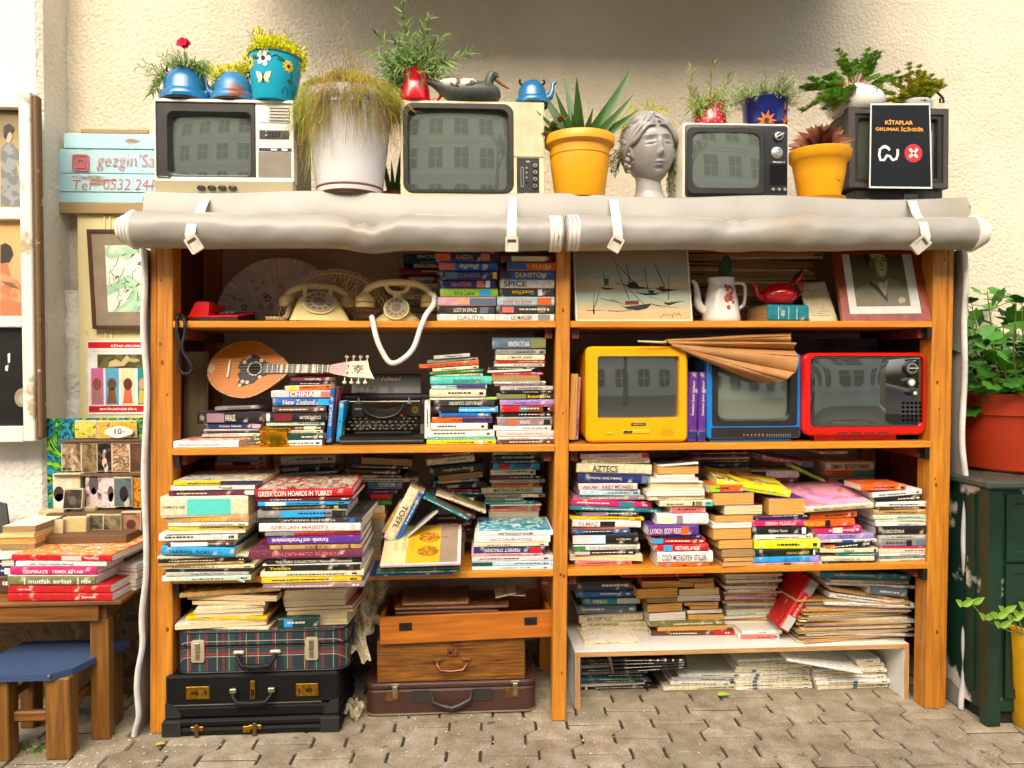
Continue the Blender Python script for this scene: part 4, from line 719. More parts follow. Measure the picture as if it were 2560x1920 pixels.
link('soil',MB().cyl((0,0,H-.06),.318,.02),mat('soil','3a2a1c',rough=1,bump=.8,bs=60,vs=30),t)
def leaf(mb,p,d,up,L,w,fold=.15,lobes=0,n=5,tip=1.0,droop=0.):
 """flat leaf from point p along direction d"""
 d=d.normalized();s=d.cross(up).normalized()if d.cross(up).length>1e-4 else Vector((1,0,0));u=s.cross(d)
 if lobes:
  ring=[];c=p+d*L*.5
  for i in range(16):
   a=2*math.pi*i/16;r=.5*(1+.16*math.cos(lobes*a))if not(i==8)else.12
   ring.append(c+d*(math.cos(a)*r*L)+s*(math.sin(a)*r*w)+u*(fold*w*(abs(math.sin(a))-.4)*.6))
  mb.add([c-u*fold*w*.2]+ring,[(0,1+i,1+(i+1)%16)for i in range(16)]);return
 v=[];
 for i in range(n+1):
  q=i/n;ww=w*.5*math.sin(math.pi*min(1,q**.75*.97+.03))*(1 if q<1 else 0);c=p+d*(L*q)+Vector((0,0,-droop*L*q*q))
  v+=[c-s*ww+u*ww*fold*2,c,c+s*ww+u*ww*fold*2]
 mb.add(v,[q for i in range(n)for q in((i*3,i*3+1,i*3+4,i*3+3),(i*3+1,i*3+2,i*3+5,i*3+4))])
def leafmat(key,c1,c2,rough=.5,vs=30):
 return mat(key,c1,rough=rough,var=.2,vs=vs,col2=c2,thr=.45,spec=.4)
rv=lambda r,a=1:Vector((r.uniform(-a,a),r.uniform(-a,a),r.uniform(-a,a)))
r=random.Random(21);fo=MB();st=MB()
for i in range(125):
 a=r.uniform(0,6.28);rr=.30*math.sqrt(r.random());b=Vector((rr*math.cos(a),rr*math.sin(a),H-.05));tip=b*1.0+Vector((rr*.55*math.cos(a)+r.uniform(-.05,.05),rr*.55*math.sin(a)+r.uniform(-.05,.05),r.uniform(.03,.42)))
 st.tube([b,(b+tip)/2+rv(r,.02),tip],[.004,.003,.002],5)
 for k in range(7):
  q=b.lerp(tip,r.uniform(.3,1.05));dd=Vector((r.uniform(-1,1),r.uniform(-1,.6),r.uniform(-.25,.5))).normalized();e=q+dd*r.uniform(.02,.07)
  st.tube([q,e],.0016,4);leaf(fo,e,dd+Vector((0,0,-.2)),Vector((r.uniform(-.5,.5),r.uniform(-.9,.2),1)),r.uniform(.05,.08),r.uniform(.055,.09),.12,lobes=7)
link('leaves',fo,leafmat('geranium_leaf','4a8e22','2c6216',vs=8),t);link('stems',st,mat('green_stem','6a7a30',rough=.6),t)
q=PZ(2590,1850,0);t=thing('potted_plant','tall yellow bucket cut off at the lower right with trailing vine','plant',(q.x+.095,q.y+.10,0));zz=PY(2560,1594,q.y).z
link('pot',MB().lathe([(.085,0),(.09,.01),(.118,zz),(.124,zz),(.124,zz+.012),(.11,zz+.012),(.105,zz-.02)],n=36),mat('yellow_pot','e0a410',rough=.4,bump=.05),t,smooth=40)
st=MB();fo=MB();o=t.location
for pts in([(2555,1590),(2500,1568),(2462,1548),(2430,1510),(2405,1515)],[(2552,1585),(2530,1550),(2510,1530),(2492,1545)],[(2556,1585),(2545,1540),(2560,1520)]):
 Q=[PY(a,b,q.y-.01*i)-o for i,(a,b)in enumerate(pts)];st.tube(Q,.0025,5)
 for i in range(1,len(Q)):
  for s in(-1,1):leaf(fo,Q[i],Vector((-1*s*.6,-.3,.5)),Vector((0,-1,.4)),.045,.022)
link('leaves',fo,leafmat('vine_leaf','8fb83a','6f9a2a'),t);link('stems',st,_mc['green_stem'],t)
# ==========================================================
M_BLK=mat('black_leatherette','151513',rough=.6,var=.2,vs=6,bump=.25,bs=240,col2='26241f',thr=.62,spec=.18)
M_BRASS=mat('brass','c8962e',rough=.4,metal=1.,var=.3,vs=90)
M_STEELW=mat('worn_nickel','b3a68c',rough=.35,metal=.9,var=.2,vs=40)
def handle(mb,w,h,r,y,z,sag=1):
 pts=[(-w/2,y+.012,z),(-w/2*.98,y-.006,z-h*.35*sag),(-w/2*.75,y-.012,z-h*.9*sag),(0,y-.012,z-h*sag),(w/2*.75,y-.012,z-h*.9*sag),(w/2*.98,y-.006,z-h*.35*sag),(w/2,y+.012,z)]
 return mb.tube(pts,[r*.7,r*.8,r,r*1.1,r,r*.8,r*.7],10)
yb_=PZ(620,1838,0).y;F1=Fr(620,1838,yb_)
B=F1.b(403,1796,852,1838);t=thing('suitcase','flat black suitcase with rusty catches, lowest of the left pile','suitcase',F1.o);hB=B[3]
link('body',MB().box(B[0],B[1],0,.34,.0,hB*.5,.008),M_BLK,t);link('lid',MB().box(B[0],B[1],-.001,.341,hB*.5+.002,hB,.008),M_BLK,t)
for x in(B[0]+.02,B[1]-.05):link('corner',MB().box(x-.018,x+.045,-.0035,-.0012,.004,hB-.004,.001),mat('black_corner','262622',rough=.5,var=.2),t)
for x,s in((F1.p(493,1815).x,1),(F1.p(638,1818).x,1)):c=link('catch',MB().box(x-.022,x+.022,-.005,-.0005,.02,.036,.002),M_BRASS,t);link('tongue',MB().box(x-.007,x+.007,-.011,-.0055,-.0,.045,.002),mat('rust_steel','6a5236',rough=.6,metal=.7),c)
x=F1.p(618,1838).x;link('hasp',MB().box(x-.014,x+.012,-.004,-.0005,.01,.032,.003),M_BRASS,t)
F2=Fr(630,1796,yb_+.012);F2.o.z=F1.o.z+hB+.001;hh=F2.b(412,1690,848,1796);hz=hh[3]-hh[2]
t=thing('briefcase','black briefcase with brass combination locks, between plaid case and flat case','briefcase',F2.o)
link('body',MB().box(hh[0],hh[1],0,.33,0,hz*.26,.006),M_BLK,t);link('lid',MB().box(hh[0]+.001,hh[1]-.001,.001,.33,hz*.26+.0025,hz,.008),M_BLK,t)
link('edge_piping',MB().box(hh[0]+.03,hh[1]-.06,-.0015,.0005,hz*.26+.006,hz*.26+.009),mat('scuffed_piping','6b6658',rough=.6),t)
for s in(-1,1):
 xx=hh[0]+.028 if s<0 else hh[1]-.04;x_c=hh[0]+.002 if s<0 else hh[1]-.002;link('corner',MB().prism([(x_c,.004)]+[(x_c-s*.052*math.cos(R(i*9)),.004+.052*math.sin(R(i*9)))for i in range(11)],-.0035,-.0022),_mc['black_corner'],t)
for(a,b)in((1608,1812),):pass
for k,(x0p,x1p,T)in enumerate(((1608,1812,T41),(345,537,T42))):
 bb=F2.b(x0p,900 if k==0 else 848,x1p,1012 if k==0 else 955,T);z0=hz*.45;z1=z0+.043
 l=link('combination_lock',MB().box(bb[0],bb[1],-.003,-.0003,z0,z1,.001),M_BRASS,t)
 kn=bb[0]+.012 if k==0 else bb[1]-.012;link('knob',MB().cyl((kn,-.010,(z0+z1)/2),.006,.007,'Y',12),M_BRASS,l)
 dd=MB()
 for j in range(3):dd.box(kn+(1 if k==0 else-1)*(.012+j*.007)-.0022,kn+(1 if k==0 else-1)*(.012+j*.007)+.0022,-.0045,-.0032,(z0+z1)/2-.006,(z0+z1)/2+.006)
 kx=(bb[1]-.012 if k==0 else bb[0]+.012);dd.box(kx-.002,kx+.002,-.0045,-.0032,(z0+z1)/2-.008,(z0+z1)/2+.008);link('dials',dd,M_BLK,l)
bx=F2.p(2180,930,T41).x;l=link('latch',MB().box(bx-.007,bx+.01,-.005,-.0003,hz*.42,hz*.85,.001),M_BRASS,t);link('keyhole_plate',MB().box(bx-.003,bx+.006,-.0065,-.0052,hz*.5,hz*.66,.001),M_BLK,l)
hx=(F2.p(2010,0,T41).x+F2.p(130,0,T42).x)/2;hw=F2.p(130,0,T42).x-F2.p(2010,0,T41).x
link('handle',handle(MB(),hw,.036,.0085,-.012,hz*.62),mat('black_rubber','121213',rough=.6,spec=.3),t,smooth=60)
for s in(-1,1):link('handle_mount',MB().box(hx+s*hw/2-hx-.012,hx+s*hw/2-hx+.012,-.016,-.0003,hz*.58,hz*.7,.003).mv(hx),M_STEELW,t)
[c for c in t.children if c.name.startswith('handle')and 'mount' not in c.name][0].location.x=hx
def plaid():
 m=bpy.data.materials.new('tartan_cloth');m.use_nodes=True;n=m.node_tree.nodes;l=m.node_tree.links;b=n['Principled BSDF'];b.inputs['Roughness'].default_value=.7
 tc=n.new('ShaderNodeTexCoord');sx=n.new('ShaderNodeSeparateXYZ');l.new(tc.outputs['Object'],sx.inputs[0])
 def stripe(src,per,off,wd):
  a=n.new('ShaderNodeMath');a.operation='ADD';a.inputs[1].default_value=off;l.new(src,a.inputs[0])
  q=n.new('ShaderNodeMath');q.operation='PINGPONG';q.inputs[1].default_value=per/2;l.new(a.outputs[0],q.inputs[0])
  c=n.new('ShaderNodeMath');c.operation='LESS_THAN';c.inputs[1].default_value=wd/2;l.new(q.outputs[0],c.inputs[0]);return c.outputs[0]
 yz=n.new('ShaderNodeMath');yz.operation='ADD';l.new(sx.outputs[1],yz.inputs[0]);l.new(sx.outputs[2],yz.inputs[1])
 rg=n.new('ShaderNodeRGB');rg.outputs[0].default_value=lin('1b2a34');c=rg.outputs[0]
 t_=n.new('ShaderNodeTexNoise');t_.inputs['Scale'].default_value=400;l.new(tc.outputs['Object'],t_.inputs['Vector'])
 for src,per,off,wd,col in((sx.outputs[0],.098,0,.03,'1f3f3a'),(yz.outputs[0],.098,.02,.03,'1f3f3a'),(sx.outputs[0],.056,.01,.007,'7a1830'),(yz.outputs[0],.098,.030,.008,'8a1a34'),(yz.outputs[0],.098,.008,.006,'7a1830'),(sx.outputs[0],.098,.045,.0022,'a8a24a'),(sx.outputs[0],.098,.005,.002,'8f9a4a'),(yz.outputs[0],.052,.045,.002,'b8b49a')):
  x=n.new('ShaderNodeMix');x.data_type='RGBA';k=n.new('ShaderNodeMath');k.operation='MULTIPLY';k.inputs[1].default_value=.85;l.new(stripe(src,per,off,wd),k.inputs[0]);l.new(k.outputs[0],x.inputs[0]);l.new(c,x.inputs[6]);x.inputs[7].default_value=lin(col);c=x.outputs[2]
 l.new(c,b.inputs['Base Color']);bn=n.new('ShaderNodeBump');bn.inputs['Strength'].default_value=.3;bn.inputs['Distance'].default_value=.001;l.new(t_.outputs[0],bn.inputs['Height']);l.new(bn.outputs[0],b.inputs['Normal']);return m
zb2=F2.o.z+hz+.001;F3=Fr(650,1692,yb_+.02);F3.o.z=zb2;B=F3.b(438,1586,868,1692);h3=B[3]-B[2]
def rcase(x0,x1,d,z0,z1,r,n=8,cz=.006):
 """box with corners rounded in plan"""
 def loop(k,z):
  o=[]
  for cx,cy,a0 in((x1-r,r,-90),(x1-r,d-r,0),(x0+r,d-r,90),(x0+r,r,180)):
   for i in range(n+1):
    a=R(a0+90*i/n);o.append((cx+(r-k)*math.cos(a),cy+(r-k)*math.sin(a),z))
  return o
 L=[loop(cz,z0),loop(0,z0+cz),loop(0,z1-cz),loop(cz,z1)];m=len(L[0]);v=[p for q in L for p in q]
 return MB().add(v,[tuple(range(m))[::-1]]+[(j*m+i,j*m+(i+1)%m,(j+1)*m+(i+1)%m,(j+1)*m+i)for j in range(3)for i in range(m)]+[tuple(range(3*m,4*m))])
def rpipe(x0,x1,d,z,r,rad,n=8):
 o=[]
 for cx,cy,a0 in((x1-r,r,-90),(x1-r,d-r,0),(x0+r,d-r,90),(x0+r,r,180)):
  for i in range(n+1):
   a=R(a0+90*i/n);o.append((cx+r*math.cos(a),cy+r*math.sin(a),z))
 return MB().tube(o,rad,8,closed=True)
t=thing('suitcase','dark tartan suitcase with cream latches, topmost of the left pile','suitcase',F3.o)
M_PL=plaid();M_PIPE=mat('black_piping','1b1b1c',rough=.4)
link('body',rcase(B[0],B[1],.33,.003,h3*.62,.05),M_PL,t,smooth=30);link('lid',rcase(B[0]-.001,B[1]+.001,.331,h3*.62+.002,h3,.05),M_PL,t,smooth=30)
for z in(.005,h3*.62,h3-.004):link('piping',rpipe(B[0]-.002,B[1]+.002,.333,z,.051,.0035 if z!=h3*.62 else.0022),M_PIPE,t,smooth=60)
M_CRML=mat('cream_plated_latch','cfc2a4',rough=.3,metal=.4)
for(x0p,x1p,T,y0p,y1p)in((1657,1772,T41,562,755),(428,540,T42,520,718)):
 bb=F3.b(x0p,y0p,x1p,y1p,T);zc=h3*.55;hl=(bb[3]-bb[2])/2
 l=link('latch',MB().rrect(bb[0],bb[1],zc-hl,zc+hl,-.009,-.0005,.008,bev=.003),M_CRML,t,smooth=40);link('lever',MB().box((bb[0]+bb[1])/2-.008,(bb[0]+bb[1])/2+.008,-.014,-.0095,zc-.004,zc+hl*.8,.002).box((bb[0]+bb[1])/2-.007,(bb[0]+bb[1])/2+.007,-.0102,-.0093,zc-hl*.75,zc-.008),M_STEELW,l)
hx0,hx1=F3.p(2060,0,T41).x,F3.p(165,0,T42).x
link('handle',handle(MB(),hx1-hx0,.044,.009,-.014,h3*.5).mv((hx0+hx1)/2),_mc['black_rubber'],t,smooth=60)
for xx in(hx0,hx1):link('handle_mount',MB().box(xx-.019,xx+.019,-.012,-.0005,h3*.5-.006,h3*.5+.007,.004),M_CRML,t)
ZS=F3.o.z+h3
mgA=[(1560,2420,120,'tn'),(1600,2400,160,'br'),(1640,2300,215,'kr'),(1700,2290,252,'cr'),(1680,2280,284,'w'),(1690,2270,312,'cr'),(1600,2310,350,'y'),(1620,2290,382,'cr'),(1520,2300,398,'w'),(1570,2330,440,'cr')]
stk(T41,'the heap on the tartan suitcase',[(a,b,y,c,{'k':'p' if i%3 else 's','r':rnd.uniform(-9,5),'page':'c','s':rnd.uniform(-1,2),'d':.26,'lb':['old ','yellowed ','curled ','thin '][i%4]+PAL[c][1],'scr':0,'art':('15','kr','br','go','cr')if i==0 else None})for i,(a,b,y,c)in enumerate(mgA)],475,Z=ZS,Y=yb_+.035,name='magazine',cat='magazine')
mgB=[(240,800,112,'cr'),(230,790,138,'w'),(220,775,168,'cr'),(222,780,190,'w'),(225,780,212,'lg'),(230,775,236,'cr'),(245,840,262,'sa'),(262,850,292,'tn'),(262,800,318,'cr')]
stk(T42,'the pile right of the suitcase heap',[(a,b,y,c,{'k':'p','r':-6,'s':3,'page':'c','d':.22,'lb':['bent ','off-white ','dusty '][i%3]+PAL[c][1]})for i,(a,b,y,c)in enumerate(mgB)],345,Z=ZS,Y=yb_+.06,name='magazine',cat='magazine')
stk(T42,'the suitcase lid beside the latch',[(185,545,365,'dn',{'a':[(.15,.36,'sk')],'art':('16','dn','k','gn')})],415,Z=ZS,Y=yb_+.03,depth=.12)
yc=PZ(1130,1786,0).y;F4=Fr(1130,1786,yc);B=F4.b(914,1706,1340,1786);h4=B[3]
M_BRL=mat('brown_leatherette','4a2c22',rough=.5,var=.2,vs=5,bump=.35,bs=160,col2='5e3e30',thr=.55)
t=thing('suitcase','scuffed brown leather suitcase with rusty catches under the wooden boxes','suitcase',F4.o)
link('body',rcase(B[0],B[1],.33,0,h4*.80,.04),M_BRL,t,smooth=30);link('lid',rcase(B[0]-.003,B[1]+.003,.335,h4*.80+.001,h4,.042),M_BRL,t,smooth=30)
link('edge_stitching',rpipe(B[0]-.002,B[1]+.002,.333,.006,.041,.0035),mat('worn_edge','7a6a52',rough=.6),t,smooth=60)
M_RUST=mat('rusty_plate','8a5a34',rough=.5,metal=.6,var=.25,vs=50)
for px in(TT(T42,1180,0)[0],TT(T43,5,0)[0]):
 xx=F4.p(px,1740).x;c=link('catch',MB().box(xx-.026,xx+.024,-.004,-.0005,h4*.48,h4*.80,.001),M_RUST,t);link('hasp',MB().box(xx+.0,xx+.018,-.009,-.0045,h4*.55,h4*.95,.002).box(xx-.006,xx+.024,-.007,-.0045,h4*.93,h4*1.02,.002),M_STEELW,c)
for px,s in((TT(T42,1425,0)[0],1),(TT(T42,1955,0)[0],-1)):
 xx=F4.p(px,1740).x;link('handle_patch',MB().rrect(xx-.04,xx+.04,h4*.42,h4*.78,-.003,-.0003,.012),mat('dark_leather_patch','2e2a22',rough=.7,var=.2),t)
xa,xb=F4.p(*TT(T42,1510,0)).x,F4.p(*TT(T42,1860,0)).x
link('handle',MB().tube([(xa,-.006,h4*.72),(xa+.006,-.014,h4*.45),(xa+.04,-.02,h4*.34),((xa+xb)/2,-.02,h4*.26),(xb-.04,-.02,h4*.36),(xb-.006,-.014,h4*.5),(xb,-.006,h4*.78)],[.004,.006,.009,.010,.009,.006,.004],10),mat('worn_black_leather','3a352e',rough=.35,var=.25,vs=60),t,smooth=60)
M_BOX1=mat('old_varnished_box','9c6212',rough=.5,kind='wood',axis='X',col2='4a2806',vs=26,coat=.05)
M_BOX2=mat('orange_drawer_wood','c67414',rough=.45,kind='wood',axis='X',col2='9c5410',vs=12,coat=.2)
F5=Fr(1127,1690,yc+.008);F5.o.z=h4+.001;B=F5.b(942,1586,1313,1690);h5=B[3]-B[2]
t=thing('wooden_box','darker varnished wooden box with old metal clasp and carrying handle','box',F5.o)
link('body',MB().box(B[0],B[1],0,.32,0,h5,.004),M_BOX1,t)
cx=F5.p(*TT(T42,1700,0)).x
l=link('clasp',MB().box(cx-.02,cx+.022,-.005,-.0005,h5*.60,h5*.82,.003).cyl((cx+.008,-.006,h5*.93),.013,.0055,'Y',16).box(cx+.002,cx+.014,-.009,-.0052,h5*.6,h5*.92,.002),M_RUST,t);link('keyhole',MB().cyl((cx-.010,-.0065,h5*.7),.005,.001,'Y',12),M_BLK,l)
hl=F5.p(*TT(T42,1560,0)).x;hr=F5.p(*TT(T42,1815,0)).x
link('handle',handle(MB(),hr-hl,.034,.0055,-.012,h5*.52).mv((hl+hr)/2),mat('worn_copper','8a5c48',rough=.3,metal=.9),t,smooth=60)
for xx in(hl,hr):link('handle_mount',MB().box(xx-.016,xx+.016,-.008,-.0005,h5*.52-.007,h5*.52+.006,.003),M_RUST,t)
F6=Fr(1160,1580,yc-.012);F6.o.z=F5.o.z+h5+.001;B=F6.b(950,1513,1381,1580);h6=B[3]-B[2]
t=thing('wooden_box','open orange wooden drawer with two inset lock plates','box',F6.o);t.rotation_euler=(0,R(-1.2),0)
link('front_board',MB().box(B[0],B[1],0,.016,0,h6,.002),M_BOX2,t);link('side_board',MB().box(B[0],B[0]+.014,.0165,.30,0,h6-.004),M_BOX2,t);link('side_board',MB().box(B[1]-.014,B[1],.0165,.30,0,h6-.004),M_BOX2,t)
link('bottom_board',MB().box(B[0]+.0145,B[1]-.0145,.0165,.30,.0,.008),M_BOX2,t);link('back_board',MB().box(B[0]+.0145,B[1]-.0145,.285,.30,.0085,h6-.004),M_BOX2,t)
for px in(TT(T42,1295,0)[0],TT(T43,165,0)[0]):
 xx=F6.p(px,1540).x;l=link('lock_plate',MB().box(xx-.023,xx+.023,-.003,-.0003,h6*.5-.001,h6*.5+.027,.001),M_DKMETAL,t);link('keyhole',MB().cyl((xx-.006,-.004,h6*.5+.013),.004,.0008,'Y',10).box(xx+.006,xx+.009,-.004,-.0032,h6*.5+.006,h6*.5+.02),M_BLK,l)
ZD=F6.o.z+h6
for k,(a,b,z,c,lb)in enumerate(((1200,2110,.002,'5c3424','rolled brown leather folder lying on the orange drawer, lower one'),(1195,2200,.018,'6e452c','brown leather folder on the orange drawer, middle one'),(1260,1850,.034,'8a6038','light brown leather folder on top of the orange drawer'))):
 Fq=Fr(a,220,F6.Y+.04,T42);wq=F6.b(a,200,b,220,T42);L=wq[1]-wq[0];th=.015
 t=thing('leather_folder',lb,'folder',(Fq.o.x+L/2,F6.Y+.03,ZD+z-.012));m=mat('leather'+c,c,rough=.45,var=.2,vs=12,bump=.3,bs=60)
 def f(u,v,L=L,th=th,k=k):
  a_=2*math.pi*v;return(-L/2+L*u,.11-.11*math.cos(a_),th*.5+th*.5*math.sin(a_)+.003*math.sin(u*13+k)+.002*math.sin(u*40))
 link('flap',MB().sheet(f,40,16),m,t,smooth=60);link('spine_roll',MB().tube([(-L/2+.004,.004,th*.5),(0,.0,th*.5+.002),(L/2-.004,.004,th*.55)],[.0065,.008,.006],10),m,t,smooth=60)
for k,(a,b)in enumerate(((2010,2120),(2080,2200))):
 q=PY(*TT(T42,a,190),F6.Y+.06);leanb(T42,(a+60,190-k*25),(b+130,150+k*22),9,F6.Y+.05,'lg' if k else 'cr',['cream','grey'][k]+' loose print lying at the right of the leather folders',d=.12,name='paper_print',cat='print',scr=0)
def crumple(label,px,py,Y,z,sx,sy,sz,col,seed,name='crumpled_newspaper',rx=0):
 r=random.Random(seed);p=PY(px,py,Y);t=thing(name,label,'newspaper' if 'news' in name else 'leaf',(p.x,Y,z));ph=[r.uniform(0,6)for _ in range(8)]
 def f(u,v):
  return((u-.5)*sx+.012*math.sin(v*9+ph[0]),(v-.5)*sy*math.cos(rx)+.015*math.sin(u*8+ph[1]),sz*(.5+.5*math.sin(u*7+ph[2])*math.cos(v*6+ph[3]))+.012*math.sin(u*19+v*11+ph[4])+(v)*sy*math.sin(rx))
 link('sheet',MB().sheet(f,26,26,.0015),art_mat('newsprint'+col,[col,'cbbf9f','a89a78',col],scale=40,rough=.85),t);return t
crumple('crumpled grey newspaper wedged between tartan case and wooden box',888,1640,yc+.06,.20,.11,.18,.05,'b7a987',3,rx=.6)
crumple('browned newspaper sheet standing between the two suitcase piles',915,1580,yc+.10,.28,.10,.16,.05,'8a6a3c',4,rx=1.1)
crumple('dirty crumpled paper on the ground between the suitcase piles',882,1765,yc+.02,.01,.07,.10,.03,'9a8a4a',5)
crumple('brown paper bag leaning beside the leather folders',935,1500,yc+.12,.37,.10,.14,.04,'6b4a26',6,rx=1.2)
# ==========================================================
M_TABW=mat('weathered_orange_wood','8f5a18',rough=.5,kind='wood',axis='X',col2='5c3609',vs=12,bump=.15)
M_LEGW=mat('weathered_leg_wood','96621e',rough=.5,kind='wood',axis='Z',col2='5e3c12',vs=12,bump=.15)
lp=PZ(*TT(T41,830,1452),0);YT=lp.y;zT=PY(*TT(T41,500,222),YT).z
t=thing('table','worn wooden table cut off at the left, carrying cookbooks','table',(0,0,0));X=lambda x:PY(*TT(T41,x,800),YT).x
xr=X(1060);link('tabletop',MB().box(X(0)-.6,xr,YT-.005,YT+.50,zT-.014,zT,.003),M_TABW,t)
link('apron',MB().box(X(0)-.6,X(850),YT+.004,YT+.026,zT-.068,zT-.0145,.001),M_TABW,t);link('apron',MB().box(X(850)-.004,X(850)+.016,YT+.0265,YT+.45,zT-.068,zT-.0145,.001),M_TABW,t)
for y in(YT,YT+.40):link('leg',MB().box(X(745),X(848)if y>YT else X(905),y+.004 if y>YT else y+.0265,y+.05 if y>YT else y+.07,0,zT-.0685,.003),M_LEGW,t)
sp=PZ(*TT(T41,520,1590),0);YS_=sp.y;zs=PY(*TT(T41,300,880),YS_).z;X=lambda x:PY(*TT(T41,x,1100),YS_).x
t=thing('stool','small wooden stool with flat blue seat cushion under the table','stool',(0,0,0));dS=.30
link('seat',MB().prism([(X(-350),YS_-.015),(X(455),YS_-.015),(X(590),YS_+.03),(X(800),YS_+dS-.02),(X(750),YS_+dS),(X(-250),YS_+dS)],zs+.002,zs+.016,'XY').mv(),mat('blue_cushion_cloth','34496c',rough=.9,var=.08,vs=200,bump=.2,bs=400),t)
link('seat_edge',MB().prism([(X(-352),YS_-.017),(X(456),YS_-.017),(X(592),YS_+.029),(X(802),YS_+dS-.021),(X(751),YS_+dS+.001),(X(-252),YS_+dS+.001)],zs-.004,zs+.0015,'XY'),_mc['blue_cushion_cloth'],t)
for(xa,xb,y)in((385,600,0),(-330,70,0),(560,720,dS-.07),(-200,-60,dS-.07)):link('leg',MB().box(X(xa),X(xb),YS_+y,YS_+y+.06,0,zs-.0045,.004),M_LEGW,t)
link('stretcher',MB().box(X(71),X(384),YS_+.02,YS_+.045,.115,.15,.006),M_TABW,t);link('stretcher',MB().box(X(480),X(560),YS_+.061,YS_+dS-.071,.14,.17,.006),M_LEGW,t);link('stretcher',MB().box(X(-150),X(-110),YS_+.061,YS_+dS-.071,.14,.17,.006),M_LEGW,t)
link('tack',MB().ball((X(455),YS_-.018,zs+.012),.005,8),M_STEELW,t)
stk(T31,'the cookbook pile on the table',[(70,990,1476,'r',{'T':'VKadıköy','tw':.15,'tx':.8,'tc':'w','a':[(.5,.7,'lg')],'d':.34,'art':('17','r','r','w','o','y','r','tn','ol'),'r':-6,'lb':'glossy red cookbook'}),(120,935,1530,'w',{'T':'XIX. Yüzyıl İstanbul Mutfağı','tc':'br','tw':.5,'tx':.4,'it':.3}),(75,855,1578,'mg',{'T':'DESPERATE   YEMEK KİTABI','tc':'w','tw':.84,'th':.5,'hard':True,'lb':'pink'}),(50,860,1650,'w'),(55,840,1662,'ol',{'T':'mutfak sırları    ntv','tc':'w','tw':.72,'tx':.6,'a':[(.19,.2,'w'),(.8,.81,'w')],'hard':True}),(55,970,1738,'r',{'T':'Tuğrul Şavkay','tc':'w','tw':.14,'tx':.16,'th':.3,'hard':False}),(50,985,1808,'r',{'T':'Şekerbank','tc':'w','tw':.14,'tx':.78,'th':.35,'lb':'crimson red','hard':False})],1876,Z=zT,depth=.27,dflt={'r':-4,'dy':0})
stk(T31,'the yellowed pile left of the postcards',[(10,300,1228,'pg',{'k':'p','page':'o','art':('18','pg','pg','cr'),'d':.2}),(0,300,1290,'y',{'k':'p','page':'c'}),(-30,305,1325,'cr',{'k':'p','page':'y'}),(0,300,1380,'tn',{'k':'p','page':'o'}),(-40,300,1425,'cr',{'k':'p','page':'w'}),(-40,300,1480,'w',{}),(-60,200,1515,'k',{'a':[(.3,.7,'lg')]}),(-60,280,1580,'nv',{'a':[(.3,.7,'w')]}),(-60,290,1650,'br')],1860,Z=zT,Y=YT+.10,depth=.2)
stk(T31,'the paper pile behind the cookbooks',[(870,1190,1560,'w',{'k':'p','r':-12}),(880,1200,1620,'k',{'k':'p','r':-10}),(880,1190,1680,'w',{'k':'p','r':-12}),(900,1190,1740,'lg',{'k':'p','r':-9}),(900,1185,1800,'w',{'k':'p','r':-12})],1850,Z=zT,Y=YT+.13,depth=.2,name='magazine',cat='magazine')
# ==========================================================
ZTOP=1.844
def glassmat(key,col,rough=.06):
 if key in _mc:return _mc[key]
 m=mat(key,col,rough=.19,var=.04,vs=3);b=m.node_tree.nodes['Principled BSDF'];b.inputs['Roughness'].default_value=rough;b.inputs['Specular IOR Level'].default_value=1.;b.inputs['Coat Weight'].default_value=1.;b.inputs['Coat IOR'].default_value=2.4;b.inputs['Coat Roughness'].default_value=.02
 return m
M_CRT=glassmat('grey_tube_glass','5a6254');M_CRTD=glassmat('dark_tube_glass','30342e')
def screen(F,px,dep,bulge,m,t,T=None):
 B=F.b(*px,T=T);x0,x1,z0,z1=B;
 def f(u,v):
  a,b=2*u-1,2*v-1;return(x0+(x1-x0)*u,dep-bulge*(1-(a*a*1.1+b*b*.8)/1.9),z0+(z1-z0)*v)
 return link('screen',MB().sheet(f,24,18),m,t,smooth=80)
def ringp(F,o,i_,y0,y1,m,t,ro=.01,ri=.02,name='bezel',bev=.003,inset=.008,n=6):
 O,I=F.b(*o),F.b(*i_);return link(name,MB().ring((O[0],O[1],O[2],O[3],ro),(I[0],I[1],I[2],I[3],ri),y0,y1,n,bev,inset),m,t,smooth=35)
M_DKPL=mat('dark_plastic','262523',rough=.4,var=.1);M_BRPL=mat('brown_black_plastic','2b2822',rough=.35)
M_CRPL=mat('cream_plastic','d9cda4',rough=.45,var=.1,vs=5,col2='c4b384',thr=.6)
M_OLPL=mat('olive_cabinet','77704a',rough=.5,var=.12,vs=4);M_SLV=mat('silver_trim','b5b2a8',rough=.35,metal=.7);M_WPL=mat('white_plastic','e6e2d4',rough=.4)
def knob(F,px,py,rp,t,m=M_SLV,dep=.012,T=None,name='knob',cap=None):
 p=F.p(px,py,T);r_=rp/F_PX*(F.Y-CAM.y)
 k=link(name,MB().lathe([(r_,-.0005),(r_,-dep*.8),(r_*.85,-dep)],(p.x,0,p.z),20,'Y'),m,t,smooth=40)
 if cap:link('knob_cap',MB().cyl((p.x,-dep-.0012,p.z),r_*.5,.0011,'Y',14),cap,k)
 return k
Y=.03;F=Fr(560,493,Y);F.o.z=ZTOP;t=thing('television','cream box television with rounded screen, leftmost on the top','television',F.o)
B=F.b(386,249,735,455);zl=B[2]
link('cabinet',MB().box(B[0]+.004,B[1]-.002,.046,.31,.012,B[3]-.001,.006),M_OLPL,t)
link('front_frame',MB().ring((B[0],B[1],B[2],B[3],.006),(F.b(390,256,732,444))+(.004,),-.004,.0455,4,.002,.002),M_WPL,t,smooth=35)
